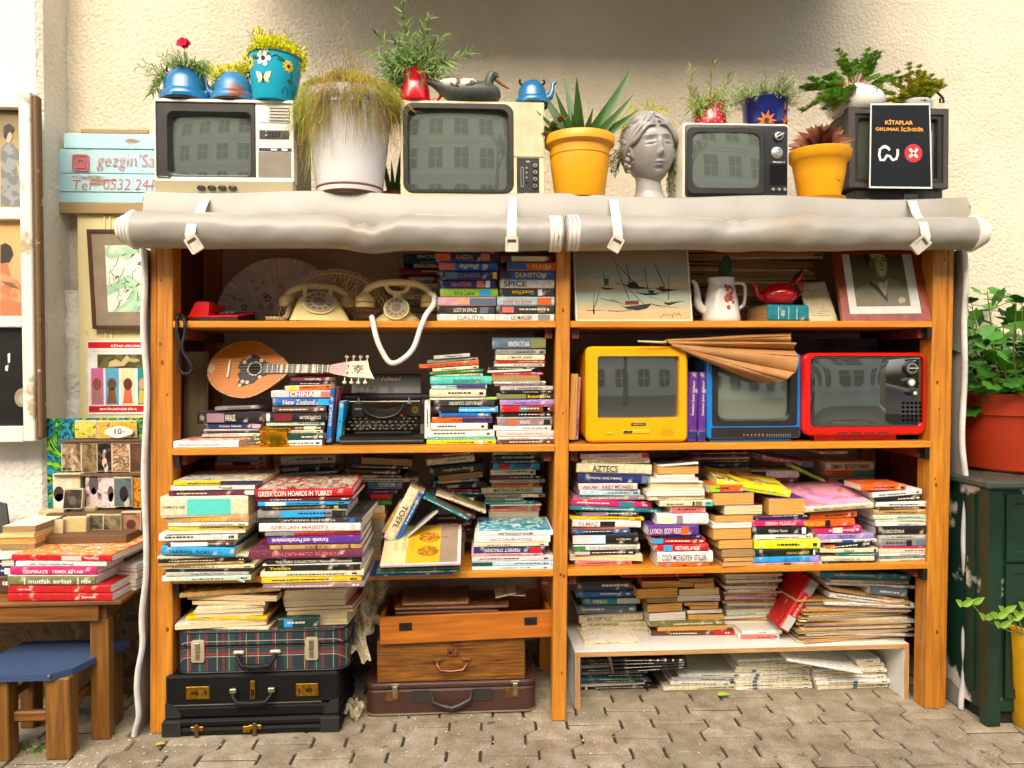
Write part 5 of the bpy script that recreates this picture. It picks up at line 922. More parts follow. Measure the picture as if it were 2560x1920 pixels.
ringp(F,(389,255,638,445),(417,278,629,440),.002,.03,M_BRPL,t,.003,.022,inset=.012)
screen(F,(414,274,632,443),.036,.016,M_CRT,t)
B2=F.b(638.5,255,733,445);link('control_panel',MB().box(B2[0],B2[1],.003,.045,B2[2],B2[3],.001),M_WPL,t)
def plate(nm,x0,y0,x1,y1,dy,m,T=T12,c=.0006):return link(nm,frb(F.b(x0,y0,x1,y1,T),dy,dy+.002,c),m,t)
plate('label_card',28,922,108,1055,.0008,mat('white_card','ece8dc',rough=.6));plate('grille_plate',112,922,292,1062,.0008,M_SLV)
gm=MB()
for k in range(5):frb(F.b(122,932+k*27,290,940+k*27,T12),-.0004,.0006,0,gm)
link('louvre',gm,M_DKPL,t);plate('switch_strip',28,1125,285,1200,.0006,M_DKPL)
for k in range(4):
 for j in range(2):knob(F,118+k*26,1150+j*26,1.6,t,M_BLK,.003,T12,'button')
knob(F,90,1138,2.4,t,mat('green_lamp','4aa08a',rough=.4),.003,T12,'button');knob(F,90,1170,2.4,t,mat('orange_lamp','d8a030',rough=.4),.003,T12,'button')
plate('dark_strip',24,1278,306,1304,.0006,M_DKPL);plate('tab',130,1284,183,1303,-.0016,M_WPL);plate('tab',222,1286,272,1306,-.0016,M_WPL)
plate('speaker_panel',20,1312,302,1545,.0006,mat('speaker_cloth','8a8272',rough=.8,bump=.2,bs=300))
b_=F.b(1365,1518,1480,1541,T11);link('name_badge',frb(b_,-.0062,-.0042,.0003),M_DKPL,t);text('badge_lettering','TOSHIBA',(b_[1]-b_[0])*.7,.0035,(b_[0]+b_[1])/2,-.0066,(b_[2]+b_[3])/2,'d8d4c8',t)
link('base',MB().prism([(-.0,.0),(-.02,zl*.95),(.3,zl*.95),(.3,0)],B[0]+.004,B[1]-.004,'YZ'),M_CRPL,t)
for x in(1750,1840,1930,2020):
 p=F.p(x,1632,T11);link('socket',MB().lathe([(.0065,0),(.009,-.003),(.009,.01)],(p.x,-.012,p.z),14,'Y',1.6),M_BRPL,t)
Y=.03;F=Fr(1180,493,Y);F.o.z=ZTOP;t=thing('television','cream television with ribbed side grille behind the red mug','television',F.o)
B=F.b(1001,253,1361,494);B=(B[0],B[1],0,B[3])
link('cabinet',MB().box(B[0]+.003,B[1]-.003,.041,.33,0.003,B[3]-.002,.006),M_CRPL,t)
BI=F.b(1012,262,1280,480);link('front_frame',MB().ring((B[0],B[1],.001,B[3],.006),BI+(.03,),0,.040,6,.002,.002),M_CRPL,t,smooth=35)
ringp(F,(1008,259,1284,483),(1019,272,1272,474),-.006,.03,M_BRPL,t,.034,.03,inset=.006)
screen(F,(1016,269,1275,477),.026,.018,M_CRT,t)
g=MB();x0,x1,z0,z1=F.b(1284,257,1358,392)
for k in range(26):xx=x0+(x1-x0)*(k+.5)/26;g.box(xx-.0014,xx+.0014,-.0035,-.0003,z0,z1)
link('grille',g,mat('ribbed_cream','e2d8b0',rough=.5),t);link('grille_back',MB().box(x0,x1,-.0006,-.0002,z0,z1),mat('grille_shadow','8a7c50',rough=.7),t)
x0,x1,z0,z1=F.b(1292,395,1348,496);link('control_panel',MB().box(x0,x1,-.003,-.0003,max(z0,.002),z1,.001),M_DKPL,t)
for k in range(4):knob(F,198,1437+k*58,5.2,t,M_SLV,.012,T13,cap=M_DKPL)
for k in range(4):knob(F,125,1452+k*42,2.5,t,M_SLV if k<3 else M_BLK,.006,T13,'button')
sb=F.b(75,1445,100,1615,T13);link('slider_frame',MB().ring(sb+(.001,),(sb[0]+.0015,sb[1]-.0015,sb[2]+.0015,sb[3]-.0015,.0005),-.0045,-.0031,2),M_SLV,t)
p=F.p(140,1398,T13);text('badge_lettering','PAL',.014,.005,p.x,-.0036,p.z,'e8e4da',t,bold=.03);p=F.p(140,1677,T13);text('badge_lettering','TELRA',.028,.006,p.x,-.0036,max(p.z,.008),'e8e4da',t,bold=.03)
Y=.04;F=Fr(1840,500,Y);F.o.z=ZTOP;t=thing('television','portable white cased television with dark face below the dotted pot','television',F.o)
B=F.b(1706,308,1972,500);B=(B[0],B[1],.004,B[3])
link('cabinet',MB().rrect(B[0],B[1],B[2],B[3],0,.20,.012,bev=.004),mat('ivory_case','d8d2ba',rough=.4,var=.08),t,smooth=35)
x0,x1,z0,z1=F.b(1712,313,1968,494);link('face',MB().rrect(x0,x1,max(z0,.008),z1,-.006,-.0005,.012,bev=.003),M_DKPL,t,smooth=35)
ringp(F,(1716,322,1908,488),(1727,334,1897,472),-.016,-.0062,M_DKPL,t,.02,.028,inset=.006,bev=.004)
screen(F,(1722,329,1902,477),-.0075,.009,M_CRT,t)
for(x,y,rp)in((85,1185,14),(70,1325,15)):k=knob(F,x,y,rp,t,M_DKPL if rp==14 else M_SLV,.012,T14);p=F.p(x,y,T14);link('dial_ring',MB().lathe([(.0105,-.0126),(.0115,-.014),(.015,-.0126)],(p.x,0,p.z),24,'Y',caps=False),M_SLV,k)
p=F.p(86,1180,T14);link('pointer',MB().box(p.x-.016,p.x+.018,-.016,-.0128,p.z-.0015,p.z+.0015).xf(Matrix.Translation((p.x,0,p.z))@Matrix.Rotation(R(-28),4,'Y')@Matrix.Translation((-p.x,0,-p.z))),M_WPL,t)
p=F.p(85,1405,T14);text('badge_lettering','Astra Junior 2',.045,.007,p.x,-.0068,p.z,'e8e4da',t,bold=.02,italic=.3)
g=MB()
for k in range(13):frb(F.b(10,1425+k*14,155,1431+k*14,T14),-.009,-.0062,0,g)
link('louvre',g,M_BLK,t)
for x in(35,85,135):knob(F,x,1642,4.4,t,M_SLV,.014,T14)
for x in(B[0]+.02,B[1]-.03):link('foot',MB().box(x,x+.02,.01,.03,-.002,.0035),M_BLK,t)
Y=.10;F0=Fr(2250,503,Y);F0.o.z=ZTOP;hb=F0.b(2138,474,2356,503);t=thing('satellite_receiver','flat black receiver box under the dark television','receiver',F0.o)
HB=hb[3];link('case',MB().box(hb[0],hb[1],.003,.22,0,HB,.002),M_DKPL,t);link('front_panel',MB().box(hb[0]+.001,hb[1]-.001,0,.0025,.001,HB-.001),M_BRPL,t)
a=F0.b(1175,5,1305,55,T24);link('window',MB().box(a[0],a[1],-.0015,-.0002,HB*.3,HB*.85),glassmat('black_window','0c0c0c'),t);p=F0.p(1458,25,T24);link('knob',MB().cyl((p.x,-.008,HB*.5),.007,.008,'Y',16),M_DKPL,t)
p=F0.p(860,40,T24);text('badge_lettering','YUMATU',.02,.003,p.x,-.0005,HB*.4,'c8c4ba',t);p=F0.p(1055,45,T24);text('badge_lettering','DIGITAL RECEIVER',.034,.0026,p.x,-.0005,HB*.35,'b0aca2',t)
F=Fr(2245,469,Y-.01);F.o.z=ZTOP+HB+.001;t=thing('television','dark grey television carrying the black laminated notice','television',F.o);B=F.b(2122,268,2371,470);H_=B[3]-B[2];dz=-B[2]
def fb(*a,T=None):q=F.b(*a,T=T);return(q[0],q[1],q[2]+dz,q[3]+dz)
M_CHAR=mat('charcoal_cabinet','3c3832',rough=.5,var=.1)
link('cabinet',MB().prism([(.031,.004),(.031,H_-.002),(.05,H_-.002),(.19,H_*.94),(.27,H_*.80),(.27,.01)],B[0]+.002,B[1]-.002,'YZ'),M_CHAR,t)
O,I,I2=fb(2120,268,2371,470),fb(2136,284,2357,456),fb(2146,294,2345,446)
link('front_frame',MB().ring((O[0],O[1],.001,H_,.004),I+(.003,),-.004,.0305,3,.003,.002),M_CHAR,t);link('bezel',MB().ring((I[0]-.002,I[1]+.002,I[2]-.002,I[3]+.002,.003),I2+(.006,),.002,.02,3,.0,.006),M_BRPL,t)
sx=I2;link('screen',MB().sheet(lambda u,v:(sx[0]-.002+(sx[1]-sx[0]+.004)*u,.018-.010*(1-(2*u-1)**2*.9)*(1-(2*v-1)**2*.9),sx[2]-.002+(sx[3]-sx[2]+.004)*v),20,16),glassmat('mid_tube_glass','474b42'),t,smooth=80)
Fn=Fr(2250,472,Y-.045);tn=thing('notice','black laminated notice with orange capitals, white worm and red cross disc','sign',Fn.o)
q=[Fn.p(x,y,T14)for x,y in((872,1625),(1418,1632),(1400,893),(884,893))]
def quad(q,y0,y1,k=0.):
 c=sum(q,Vector())/4;qq=[c+(p-c)*(1-k)for p in q];return MB().prism([(p.x,p.z)for p in qq],y0,y1)
link('laminate',quad(q,-.0012,0),mat('clear_laminate_edge','c9d0c6',rough=.15,var=.04),tn);link('sheet',quad(q,-.0018,-.00125,.045),mat('black_card','1d2022',rough=.18,var=.15,vs=6,coat=.5),tn)
def nt_(s,x,y,w,h,col,**k):p=Fn.p(x,y,T14);wp=Fn.p(x+w,y,T14).x-p.x;hp=h/3.456/F_PX*(Fn.Y-CAM.y);return text('lettering',s,wp,hp,p.x,-.0022,p.z,col,tn,bold=.03,**k)
nt_('KİTAPLAR',1130,1055,240,48,'e39a34');nt_('OKUMAK İÇİNDİR',1135,1118,415,46,'e39a34')
w_=[Fn.p(x,y,T14,dy=-.0024)for x,y in((965,1285),(958,1340),(970,1385),(1000,1385),(1025,1345),(1048,1350),(1075,1385),(1105,1375),(1118,1340),(1118,1290))]
link('worm',MB().tube(w_,[.0045]*10,8,flat=.15),mat('white_print','efece6',rough=.5),tn,smooth=60)
w_=[Fn.p(x,y,T14,dy=-.0024)for x,y in((968,1290),(985,1275),(1010,1268),(1035,1280),(1048,1300))];link('worm_head',MB().tube(w_,[.003,.005,.006,.005,.004],8,flat=.15),_mc['white_print'],tn,smooth=60)
p=Fn.p(1253,1325,T14);rr=81/3.456/F_PX*(Fn.Y-CAM.y);link('red_disc',MB().cyl((p.x,-.0026,p.z),rr,.0007,'Y',36),mat('red_print','d22a2e',rough=.4),tn)
x_=MB()
for a in(45,-45):m2=MB().box(-rr*.65,rr*.65,-.0031,-.00265 if a>0 else-.0027,-rr*.14,rr*.14);m2.xf(Matrix.Translation((p.x,0,p.z))@Matrix.Rotation(R(a),4,'Y'));x_.join(m2)
link('white_cross',x_,_mc['white_print'],tn)
M_SOIL=_mc['soil']
def potted(label,cat,px,ybase,Y,prof,m,nm='potted_plant',z=ZTOP,n=40,soil=None,rx=0.,ry=0.):
 """prof in photo pixels (radius, height above the base)"""
 p=PY(px,ybase,Y);k=(Y-CAM.y)/F_PX;t=thing(nm,label,cat,(p.x,Y,z),rx=rx,ry=ry)
 link('pot',MB().lathe([(a*k,b*k)for a,b in prof],n=n),m,t,smooth=40)
 if soil:link('soil',MB().cyl((0,0,(soil[1]-3)*k),soil[0]*k,3*k,n=24),M_SOIL,t)
 return t,k
M_BLUEEN=mat('blue_enamel','0d6a9c',rough=.16,var=.08,vs=6,coat=.6);M_BLUEOLD=mat('rusted_blue_enamel','2f74a0',rough=.3,kind='patch',col2='7a4426',vs=9,thr=.60)
def kettle(label,px,yb,Y,R0,H0,m,spout=1,z=ZTOP+.0,lean_=0.,rim=True,group=None,zoff=0):
 k=(Y-CAM.y)/F_PX;p=PY(px,yb,Y);t=thing('kettle',label,'kettle',(p.x,Y,z),ry=lean_)
 prof=[(R0*.93,0),(R0*.99,H0*.03),(R0*1.0,H0*.12),(R0*.97,H0*.24),(R0*.86,H0*.30),(R0*.85,H0*.34),(R0*.82,H0*.6),(R0*.70,H0*.82),(R0*.50,H0*.95),(R0*.46,H0),(R0*.43,H0),(R0*.42,H0*.9)]
 link('body',MB().lathe([(a*k,b*k)for a,b in prof],n=44),m,t,smooth=50)
 link('rust_ring',MB().lathe([(R0*.94*k,-.0035),(R0*.96*k,-.0005),(R0*.80*k,-.0005)],n=40,caps=False),mat('rust_ring','6b4a2a',rough=.8,bump=.4,bs=80),t)
 s=spout;pts=[(s*R0*.78*k,0,H0*.28*k),(s*R0*1.08*k,0,H0*.42*k),(s*R0*1.22*k,0,H0*.68*k),(s*R0*1.24*k,0,H0*.95*k),(s*R0*1.42*k,0,H0*1.02*k)]
 link('spout',MB().tube(pts,[.017,.013,.0085,.0065,.007],12),m,t,smooth=60)
 for q in(-1,1):link('lug',MB().tube([(q*R0*.55*k,0,H0*.85*k),(q*R0*.75*k,0,H0*1.0*k),(q*R0*.70*k,0,H0*1.12*k)],[.005,.004,.004],8),M_BLK,t,smooth=60)
 return t,k,H0*k,R0*k
M_LEAFC=leafmat('carnation_leaf','7ba048','557a34');M_STEM=mat('dry_stem','8a7a3a',rough=.7)
def sprig(fo,st,p,d,L,nl,ll,lw,r,curve=.3,rad=.0016,up=(0,-1,.3),tipup=.4,spread=.8,start=.0):
 """a stem with narrow leaves set around it"""
 pts=[];q=Vector(p);dd=Vector(d).normalized();n=7
 for i in range(n+1):
  pts.append(q.copy());dd=(dd+Vector((0,0,-curve/n))+rv(r,.05)).normalized();q=q+dd*L/n
 st.tube(pts,[rad*(1-.6*i/n)for i in range(n+1)],5)
 for i in range(nl):
  u=start+(1-start)*(i+.5)/nl;j=min(n-1,int(u*n));a=pts[j].lerp(pts[j+1],u*n-j);tdir=(pts[j+1]-pts[j]).normalized()
  side=rv(r,1);side=(side-tdir*side.dot(tdir)).normalized();leaf(fo,a,tdir*(.35+tipup*u)+side*spread,Vector(up)+rv(r,.4),ll*r.uniform(.7,1.15),lw,.2,n=3,droop=r.uniform(-.1,.35))
 return pts[-1]
def fluff(fo,c,R_,n,ll,lw,r,sz=1.):
 for _ in range(n):
  d=rv(r,1).normalized();leaf(fo,Vector(c)+Vector((d.x*R_,d.y*R_,d.z*R_*sz))*r.uniform(.3,1),d+Vector((0,0,.3)),rv(r,1),ll*r.uniform(.6,1.2),lw,.2,n=2)
r=random.Random(31)
t,k,H,RR=kettle('bright blue kettle planted with a red carnation, leftmost on top',464,249,.095,60,80,M_BLUEEN);fo=MB();st=MB()
for i in range(54):
 a=r.uniform(0,6.28);sprig(fo,st,(RR*.35*math.cos(a),RR*.35*math.sin(a),H*.95),(math.cos(a)*.9+.15,math.sin(a)*.7,r.uniform(.5,1.1)),r.uniform(.035,.075),12,.026,.0028,r,.6)
for i in range(9):sprig(fo,st,(RR*.45,-.03,H*.9),(1,-.5,r.uniform(-.2,.6)),r.uniform(.05,.09),10,.024,.0028,r,.7)
top=sprig(fo,st,(-.0,0,H),(.01,-.1,1),.085,7,.02,.0025,r,.0,.002)
for i in range(12):
 a=r.uniform(2.6,3.9);sprig(fo,st,(-RR*.6,-.03,H*.8),(-1.0,-.3,r.uniform(-1.6,.8)),r.uniform(.05,.12),12,.028,.0042,r,.5)
link('leaves',fo,M_LEAFC,t);link('stems',st,_mc['green_stem'],t)
fl=MB()
for i in range(26):a=i*2.4;leaf(fl,top,Vector((math.cos(a),-.35+.1*(i%3),.45*math.sin(a)+.25)),Vector((0,-1,.6)),.027,.024,.2,n=3)
link('flower',fl,mat('crimson_petal','d80c48',rough=.6),t)
t2,k,H,RR=kettle('rust spotted blue kettle holding yellow stonecrop, beside the turquoise bucket',584,252,.09,54,70,M_BLUEOLD,spout=-1)
fo=MB();r=random.Random(5)
M_SEDY=leafmat('yellow_stonecrop','f2ec14','d4d80e')
for c in((-.045,-.03,H*1.0),(-.05,-.035,H*.8),(-.02,-.02,H*1.05),(.0,-.01,H*1.12),(.025,0,H*1.1),(.05,0,H*1.1),(.035,0,H*1.25)):fluff(fo,c,.024,130,.012,.0055,r)
link('leaves',fo,M_SEDY,t2)
M_TURQ=mat('turquoise_tin','17a6c4',rough=.35,var=.06,vs=6)
p=PY(685,258,.075);k=(.075-CAM.y)/F_PX;t=thing('potted_plant','turquoise tin bucket with painted butterfly and daisies, yellow stonecrop inside','plant',(p.x,.075,ZTOP));H=106*k;R0,R1=49*k,63*k
t.rotation_euler=(0,R(3),0)
link('pot',MB().lathe([(R0,0),(R0+.002,.003),(R1,H),(R1+.003,H+.002),(R1,H+.004),(R1-.004,H),(R1*.9,H*.7)],n=44),M_TURQ,t,smooth=40)
def onpot(mb,a,z,t_=t,R0=R0,R1=R1,H=H,off=.0015):
 """wrap a flat XZ drawing (facing -Y) on the conical side at angle a"""
 v=[]
 for(x,y,zz)in mb.v:
  q=z+zz;rr=R0+(R1-R0)*q/H+off-y;an=-math.pi/2+a+x/rr;v.append((rr*math.cos(an),rr*math.sin(an),q))
 mb.v=v;return mb
def daisy(R_,n,w):
 m=MB()
 for i in range(n):
  a=2*math.pi*i/n;m.prism([(R_*.2*math.cos(a)+R_*w*math.cos(a+1.57),R_*.2*math.sin(a)+R_*w*math.sin(a+1.57)),(R_*.8*math.cos(a)+R_*w*1.2*math.cos(a+1.57),R_*.8*math.sin(a)+R_*w*1.2*math.sin(a+1.57)),(R_*math.cos(a),R_*math.sin(a)),(R_*.8*math.cos(a)-R_*w*1.2*math.cos(a+1.57),R_*.8*math.sin(a)-R_*w*1.2*math.sin(a+1.57)),(R_*.2*math.cos(a)-R_*w*math.cos(a+1.57),R_*.2*math.sin(a)-R_*w*math.sin(a+1.57))],-.001,0)
 return m
M_W=_mc['white_print'];M_YP=mat('yellow_print','ecd23a',rough=.5);M_BKP=mat('black_print','20231f',rough=.5);M_GP=mat('green_print','2d6b2c',rough=.5)
for(x,z,R_,n,m)in((-14,88,19,5,M_W),(45,78,15,9,M_YP),(-56,84,15,9,M_YP)):
 a=x/60;f_=link('painted_daisy',onpot(daisy(R_*k,n,.25 if n==5 else.16),a,z*k),m,t);link('centre',onpot(MB().cyl((0,-.0025,0),R_*.27*k,.002,'Y',14),a,z*k),M_BKP,f_)
bf=MB()
for s in(-1,1):bf.prism([(s*.001,.002),(s*.010,.018),(s*.028,.022),(s*.024,.004),(s*.018,-.004),(s*.020,-.016),(s*.008,-.012)],-.002,0)
link('painted_butterfly',onpot(bf,-15/60,44*k),mat('cream_print','efe2b0',rough=.5),t);link('butterfly_body',onpot(MB().prism([(-.0022,-.016),(.0022,-.016),(.0026,.014),(-.0026,.014)],-.003,-.0021),-15/60,44*k),M_BKP,t)
vn=MB()
for pts in([(-50,95),(-35,88),(-22,92)],[(5,92),(15,98),(30,92),(42,82)],[(54,70),(56,50),(50,35)],[(30,14),(36,30),(44,26),(46,12)]):vn.tube([(x*k,-.0005,z*k)for x,z in pts],.0011,5)
link('painted_vine',onpot(vn,0,0),M_BKP,t);
for(x,z,a)in((25,90,.2),(-38,94,.8),(54,46,1.4)):lf=MB().prism([(-.013,0),(-.004,.006),(.012,.002),(.002,-.006)],-.001,0);link('painted_leaf',onpot(lf,x/60,z*k),M_GP,t)
link('tin_rim',MB().lathe([(R1+.001,H+.0005),(R1+.004,H+.003),(R1+.001,H+.006),(R1-.003,H+.003)],n=44,caps=False),mat('dark_teal_rim','176078',rough=.3),t,smooth=60)
fo=MB();r=random.Random(8)
for i in range(44):
 a=r.uniform(0,6.28);q=R1*1.0*math.sqrt(r.random());fluff(fo,(q*math.cos(a),q*math.sin(a),H+.012+.05*(1-q/R1*.7)*r.random()),.024,75,.013,.006,r)
for c in((-.055,-.02,H+.045),(-.075,0,H+.02),(.0,-.03,H+.045),(.055,-.03,H+.01),(.085,-.01,H-.02),(-.06,-.01,H+.075),(-.03,-.01,H+.06),(.02,-.02,H+.055),(.05,-.01,H+.04),(-.085,-.02,H-.01)):fluff(fo,c,.022,110,.014,.006,r,1.3)
link('leaves',fo,M_SEDY,t);fo=MB();st=MB()
for(x,L,dx)in((-.075,.07,-.25),(-.06,.05,-.5),(-.07,.04,.2),(.0,.09,-.1),(.015,.07,.25),(.03,.04,.6)):sprig(fo,st,(x,0,H+.02),(dx,-.1,1),L,9,.036,.003,r,.1)
link('sprigs',fo,leafmat('rosemary_leaf','6a8a3a','44602a'),t);link('stems',st,M_STEM,t)
t,k=potted('white enamel pail overflowing with trailing dry yellow grass','plant',875,493,.06,[(74,2),(79,6),(80,16),(106,226),(110,240),(112,243),(108,243),(100,228)],mat('chipped_white_enamel','d8d6d2',rough=.3,var=.08,vs=5,col2='a8997c',thr=.60),soil=(100,236))
link('rust_band',MB().lathe([(79.5*k,15*k),(81.2*k,17.5*k),(82*k,20*k),(80.6*k,21.5*k)],n=40,caps=False),mat('rust_band','8a5836',rough=.8,bump=.6,bs=60),t);link('bottom_rust',MB().lathe([(74*k,-1*k),(77*k,1.5*k),(79.4*k,4*k)],n=40,caps=False),_mc['rust_band'],t)
link('shoulder_bead',MB().lathe([(103*k,202*k),(105.5*k,205*k),(105*k,209*k)],n=40,caps=False),_mc['chipped_white_enamel'],t,smooth=40)
M_GRA=leafmat('straw_grass','a8ac38','7c9026',vs=12);M_GRB=mat('dry_wisps','8f7a44',rough=.8);fo=MB();fb_=MB();r=random.Random(12)
def strand(mb,a,rr,H,up,out,drop,rad,n=7,wob=.006):
 pts=[];
 for i in range(n+1):
  u=i/n;q=rr+out*u;z=H+up*math.sin(math.pi*min(1,u*1.3))*.8-drop*u*u
  pts.append((q*math.cos(a)+r.uniform(-wob,wob),q*math.sin(a)+r.uniform(-wob,wob),z+r.uniform(-wob,wob)))
 mb.tube(pts,[rad*(1-.5*i/n)for i in range(n+1)],4)
HH=240*k
fo2=MB()
for c_ in range(190):
 a0=r.uniform(-3.5,.35)if r.random()<.85 else r.uniform(0,6.28);q0=85*k*math.sqrt(r.random());u0=r.uniform(.02,.10)*(1.15-.5*q0/(85*k));o0=r.uniform(.03,.12);d0=r.uniform(.0,.16)*r.random()+.02+(.05 if math.cos(a0)<-.4 else 0);tgt=fo if r.random()<.55 else fo2;w0=r.uniform(.006,.014)
 for i in range(15):strand(tgt,a0+r.uniform(-.22,.22),q0+r.uniform(-.008,.008),HH,u0*r.uniform(.7,1.2),o0*r.uniform(.6,1.2),d0*r.uniform(.6,1.5),r.uniform(.0007,.0014),8,w0)
link('straw',fo2,mat('golden_straw','b8983c',rough=.8,var=.25),t)
for i in range(170):a=r.uniform(-2.4,-.3);strand(fb_,a,96*k,HH,.02,r.uniform(.015,.035),r.uniform(.10,.21),.0006,9,.007)
for i in range(60):
 p0=Vector((r.uniform(-.09,.08),r.uniform(-.05,.05),HH+.03));d=Vector((r.uniform(-.5,.25),r.uniform(-.1,.1),1));L=r.uniform(.08,.19);pts=[p0+d*L*i/5+rv(r,.006)for i in range(6)];fb_.tube(pts,[.0009*(1-.12*i)for i in range(6)],4)
for(a,b,c)in((.02,.0,.30),(.035,.03,.26),(-.01,-.05,.22)):fb_.tube([Vector((a+b*(-1)*i/6-.05*(i/6)**2,0,HH+.03+c*i/6))+rv(r,.003)for i in range(7)],[.0014*(1-.1*i)for i in range(7)],5)
link('grass',fo,M_GRA,t);link('wisps',fb_,M_GRB,t)
br=MB()
for i in range(7):leaf(br,Vector((-.05+.012*i,-.05,HH+.02)),Vector((r.uniform(-1,.4),-.5,r.uniform(.2,1))),rv(r,1),.05,.018,.3)
link('dead_leaf',br,mat('dead_leaf','a8722a',rough=.8),t)
k=(.075-CAM.y)/F_PX;p=PY(1037,252,.075);t=thing('potted_plant','glossy red mug planted with tall bushy rosemary','plant',(p.x,.075,ZTOP));M_REDEN=mat('red_enamel','c4060c',rough=.14,var=.05,vs=5,coat=.8)
link('mug',MB().lathe([(37*k,0),(39*k,2*k),(39.5*k,8*k),(35*k,40*k),(32*k,78*k),(33*k,80*k),(30*k,80*k),(30*k,60*k)],n=40),M_REDEN,t,smooth=50)
link('handle',MB().tube([(33*k,0,58*k),(52*k,0,57*k),(64*k,0,44*k),(64*k,0,22*k),(52*k,0,8*k),(36*k,0,9*k)],[.006,.0065,.0065,.0065,.0065,.006],12),M_REDEN,t,smooth=60)
fo=MB();st=MB();r=random.Random(9);M_ROS=leafmat('rosemary_green','789a4c','44662c')
H=80*k
for(dx,dz,L,ex)in((-.05,1,.26,0),(-.6,.75,.20,0),(-.75,.55,.18,0),(-.35,.9,.15,0),(.25,1,.17,0),(.5,.8,.17,0),(.9,.55,.20,0),(1.0,.35,.14,0),(.1,1,.20,0),(-.9,.2,.13,0),(-.9,-.1,.12,0),(-.5,.3,.13,0),(.6,.4,.11,0),(-.2,.6,.12,0),(.3,.6,.13,0),(-1,.5,.12,0),(-.15,.9,.16,0),(.7,.9,.12,0)):
 e=sprig(fo,st,(dx*.015,0,H-.01),(dx,r.uniform(-.5,.3),dz),L,int(L*170),.048,.0062,r,.12,.0026,spread=.75)
for i in range(62):sprig(fo,st,(r.uniform(-.03,.03),r.uniform(-.02,.02),H-.01),(r.uniform(-1,.9),r.uniform(-.6,.4),r.uniform(-.1,.9)),r.uniform(.05,.12),12,.042,.0056,r,.5,.0018,spread=.8)
for i in range(16):sprig(fo,st,(-.03,-.02,H-.02),(r.uniform(-1.1,-.4),r.uniform(-.3,.1),r.uniform(-1.,.2)),r.uniform(.06,.12),13,.034,.0036,r,.9,.0018)
link('leaves',fo,M_ROS,t);link('stems',st,M_STEM,t)
k=(.06-CAM.y)/F_PX*1.14;p=PY(1170,252,.06);t=thing('duck_figurine','painted wooden duck decoy standing on the cream television','figurine',(p.x,.06,ZTOP))
def loft(secs,n=20):
 """secs: (x, zc, ry, rz)"""
 v=[];f=[]
 for(x,zc,a,b)in secs:
  for i in range(n):an=2*math.pi*i/n;v.append((x,a*math.cos(an),zc+b*math.sin(an)))
 m=len(secs);f=[(j*n+i,(j+1)*n+i,(j+1)*n+(i+1)%n,j*n+(i+1)%n)for j in range(m-1)for i in range(n)]+[tuple(range(n)),tuple(range((m-1)*n,m*n))[::-1]]
 return MB().add(v,f)
S_=[(-98,47,1,2),(-80,42,10,5),(-60,33,20,14),(-35,24,30,24),(-5,22,36,26),(30,22,36,25),(52,21,30,21),(64,20,20,16),(71,20,6,7)]
b_=loft([(x*k,z*k,a*k,c*k)for x,z,a,c in S_]);b_.v=[(x,y,max(z,0.))for x,y,z in b_.v]
link('body',b_,mat('duck_grey','5a5852',rough=.5,kind='wood',axis='Z',col2='34403a',vs=20),t,smooth=50)
link('wing',loft([(x*k,z*k,a*k,c*k)for x,z,a,c in((-70,42,4,2),(-52,37,26,13),(-22,32,37.5,18),(10,32,37.5,18),(30,34,30,12),(40,36,6,3))]),mat('duck_feathers','cfc8b4',rough=.6,kind='patch',col2='4c4a40',vs=38,thr=.5),t,smooth=50)
link('head',MB().tube([(44*k,0,34*k),(46*k,0,50*k),(52*k,0,62*k),(60*k,0,60*k),(66*k,0,52*k)],[.018,.0155,.0195,.015,.006],16),mat('duck_head','3a443c',rough=.45,col2='59604e',vs=14),t,smooth=60)
link('bill',MB().tube([(62*k,0,54*k),(76*k,0,42*k),(89*k,0,34*k)],[.0085,.006,.0035],10,flat=1.2),mat('duck_bill','9a6a48',rough=.5),t,smooth=60);link('collar',MB().lathe([(.0172,-.002),(.0182,0),(.017,.002)],(45*k,0,40*k),20,caps=False),M_W,t)
for s in(-1,1):link('eye',MB().ball((57*k,s*.0165,63*k),.0024,8),M_BKP,t)
kettle('small shiny blue kettle at the right end of the cream television',1330,253,.085,42,58,M_BLUEEN)[0]
for o in[c for c in COL.objects if c.name.startswith('kettle')]:pass
def lift(names,zt):pass
HA=PY(560,249,.03).z;HBt=PY(1180,253,.03).z;HC=PY(1840,308,.04).z
for o in list(COL.objects):
 if o.parent is None and 'label' in o:
  L=o['label']
  if any(s in L for s in('leftmost on top','beside the turquoise bucket','turquoise tin bucket')):o.location.z=HA+.0015+(.004 if 'kettle' in L else 0)
  if any(s in L for s in('glossy red mug','wooden duck decoy','small shiny blue kettle')):o.location.z=HBt+.0015+(.004 if 'kettle' in L else 0)
M_YEL=mat('yellow_plastic_pot','f2a808',rough=.4,var=.14,vs=5,bump=.1,bs=10,col2='b8781a',thr=.62)
t,k=potted('yellow plastic pot with a large spiky aloe','plant',1449,498,.06,[(60,0),(62,3),(73,90),(73,104),(75,106),(75,126),(80,129),(87,134),(88,152),(86,155),(80,154),(76,140)],M_YEL,soil=(76,146));H=148*k
M_ALOE=mat('aloe_green','3a6022',rough=.4,var=.15,vs=8,col2='44692a',thr=.5);fo=MB();r=random.Random(4)
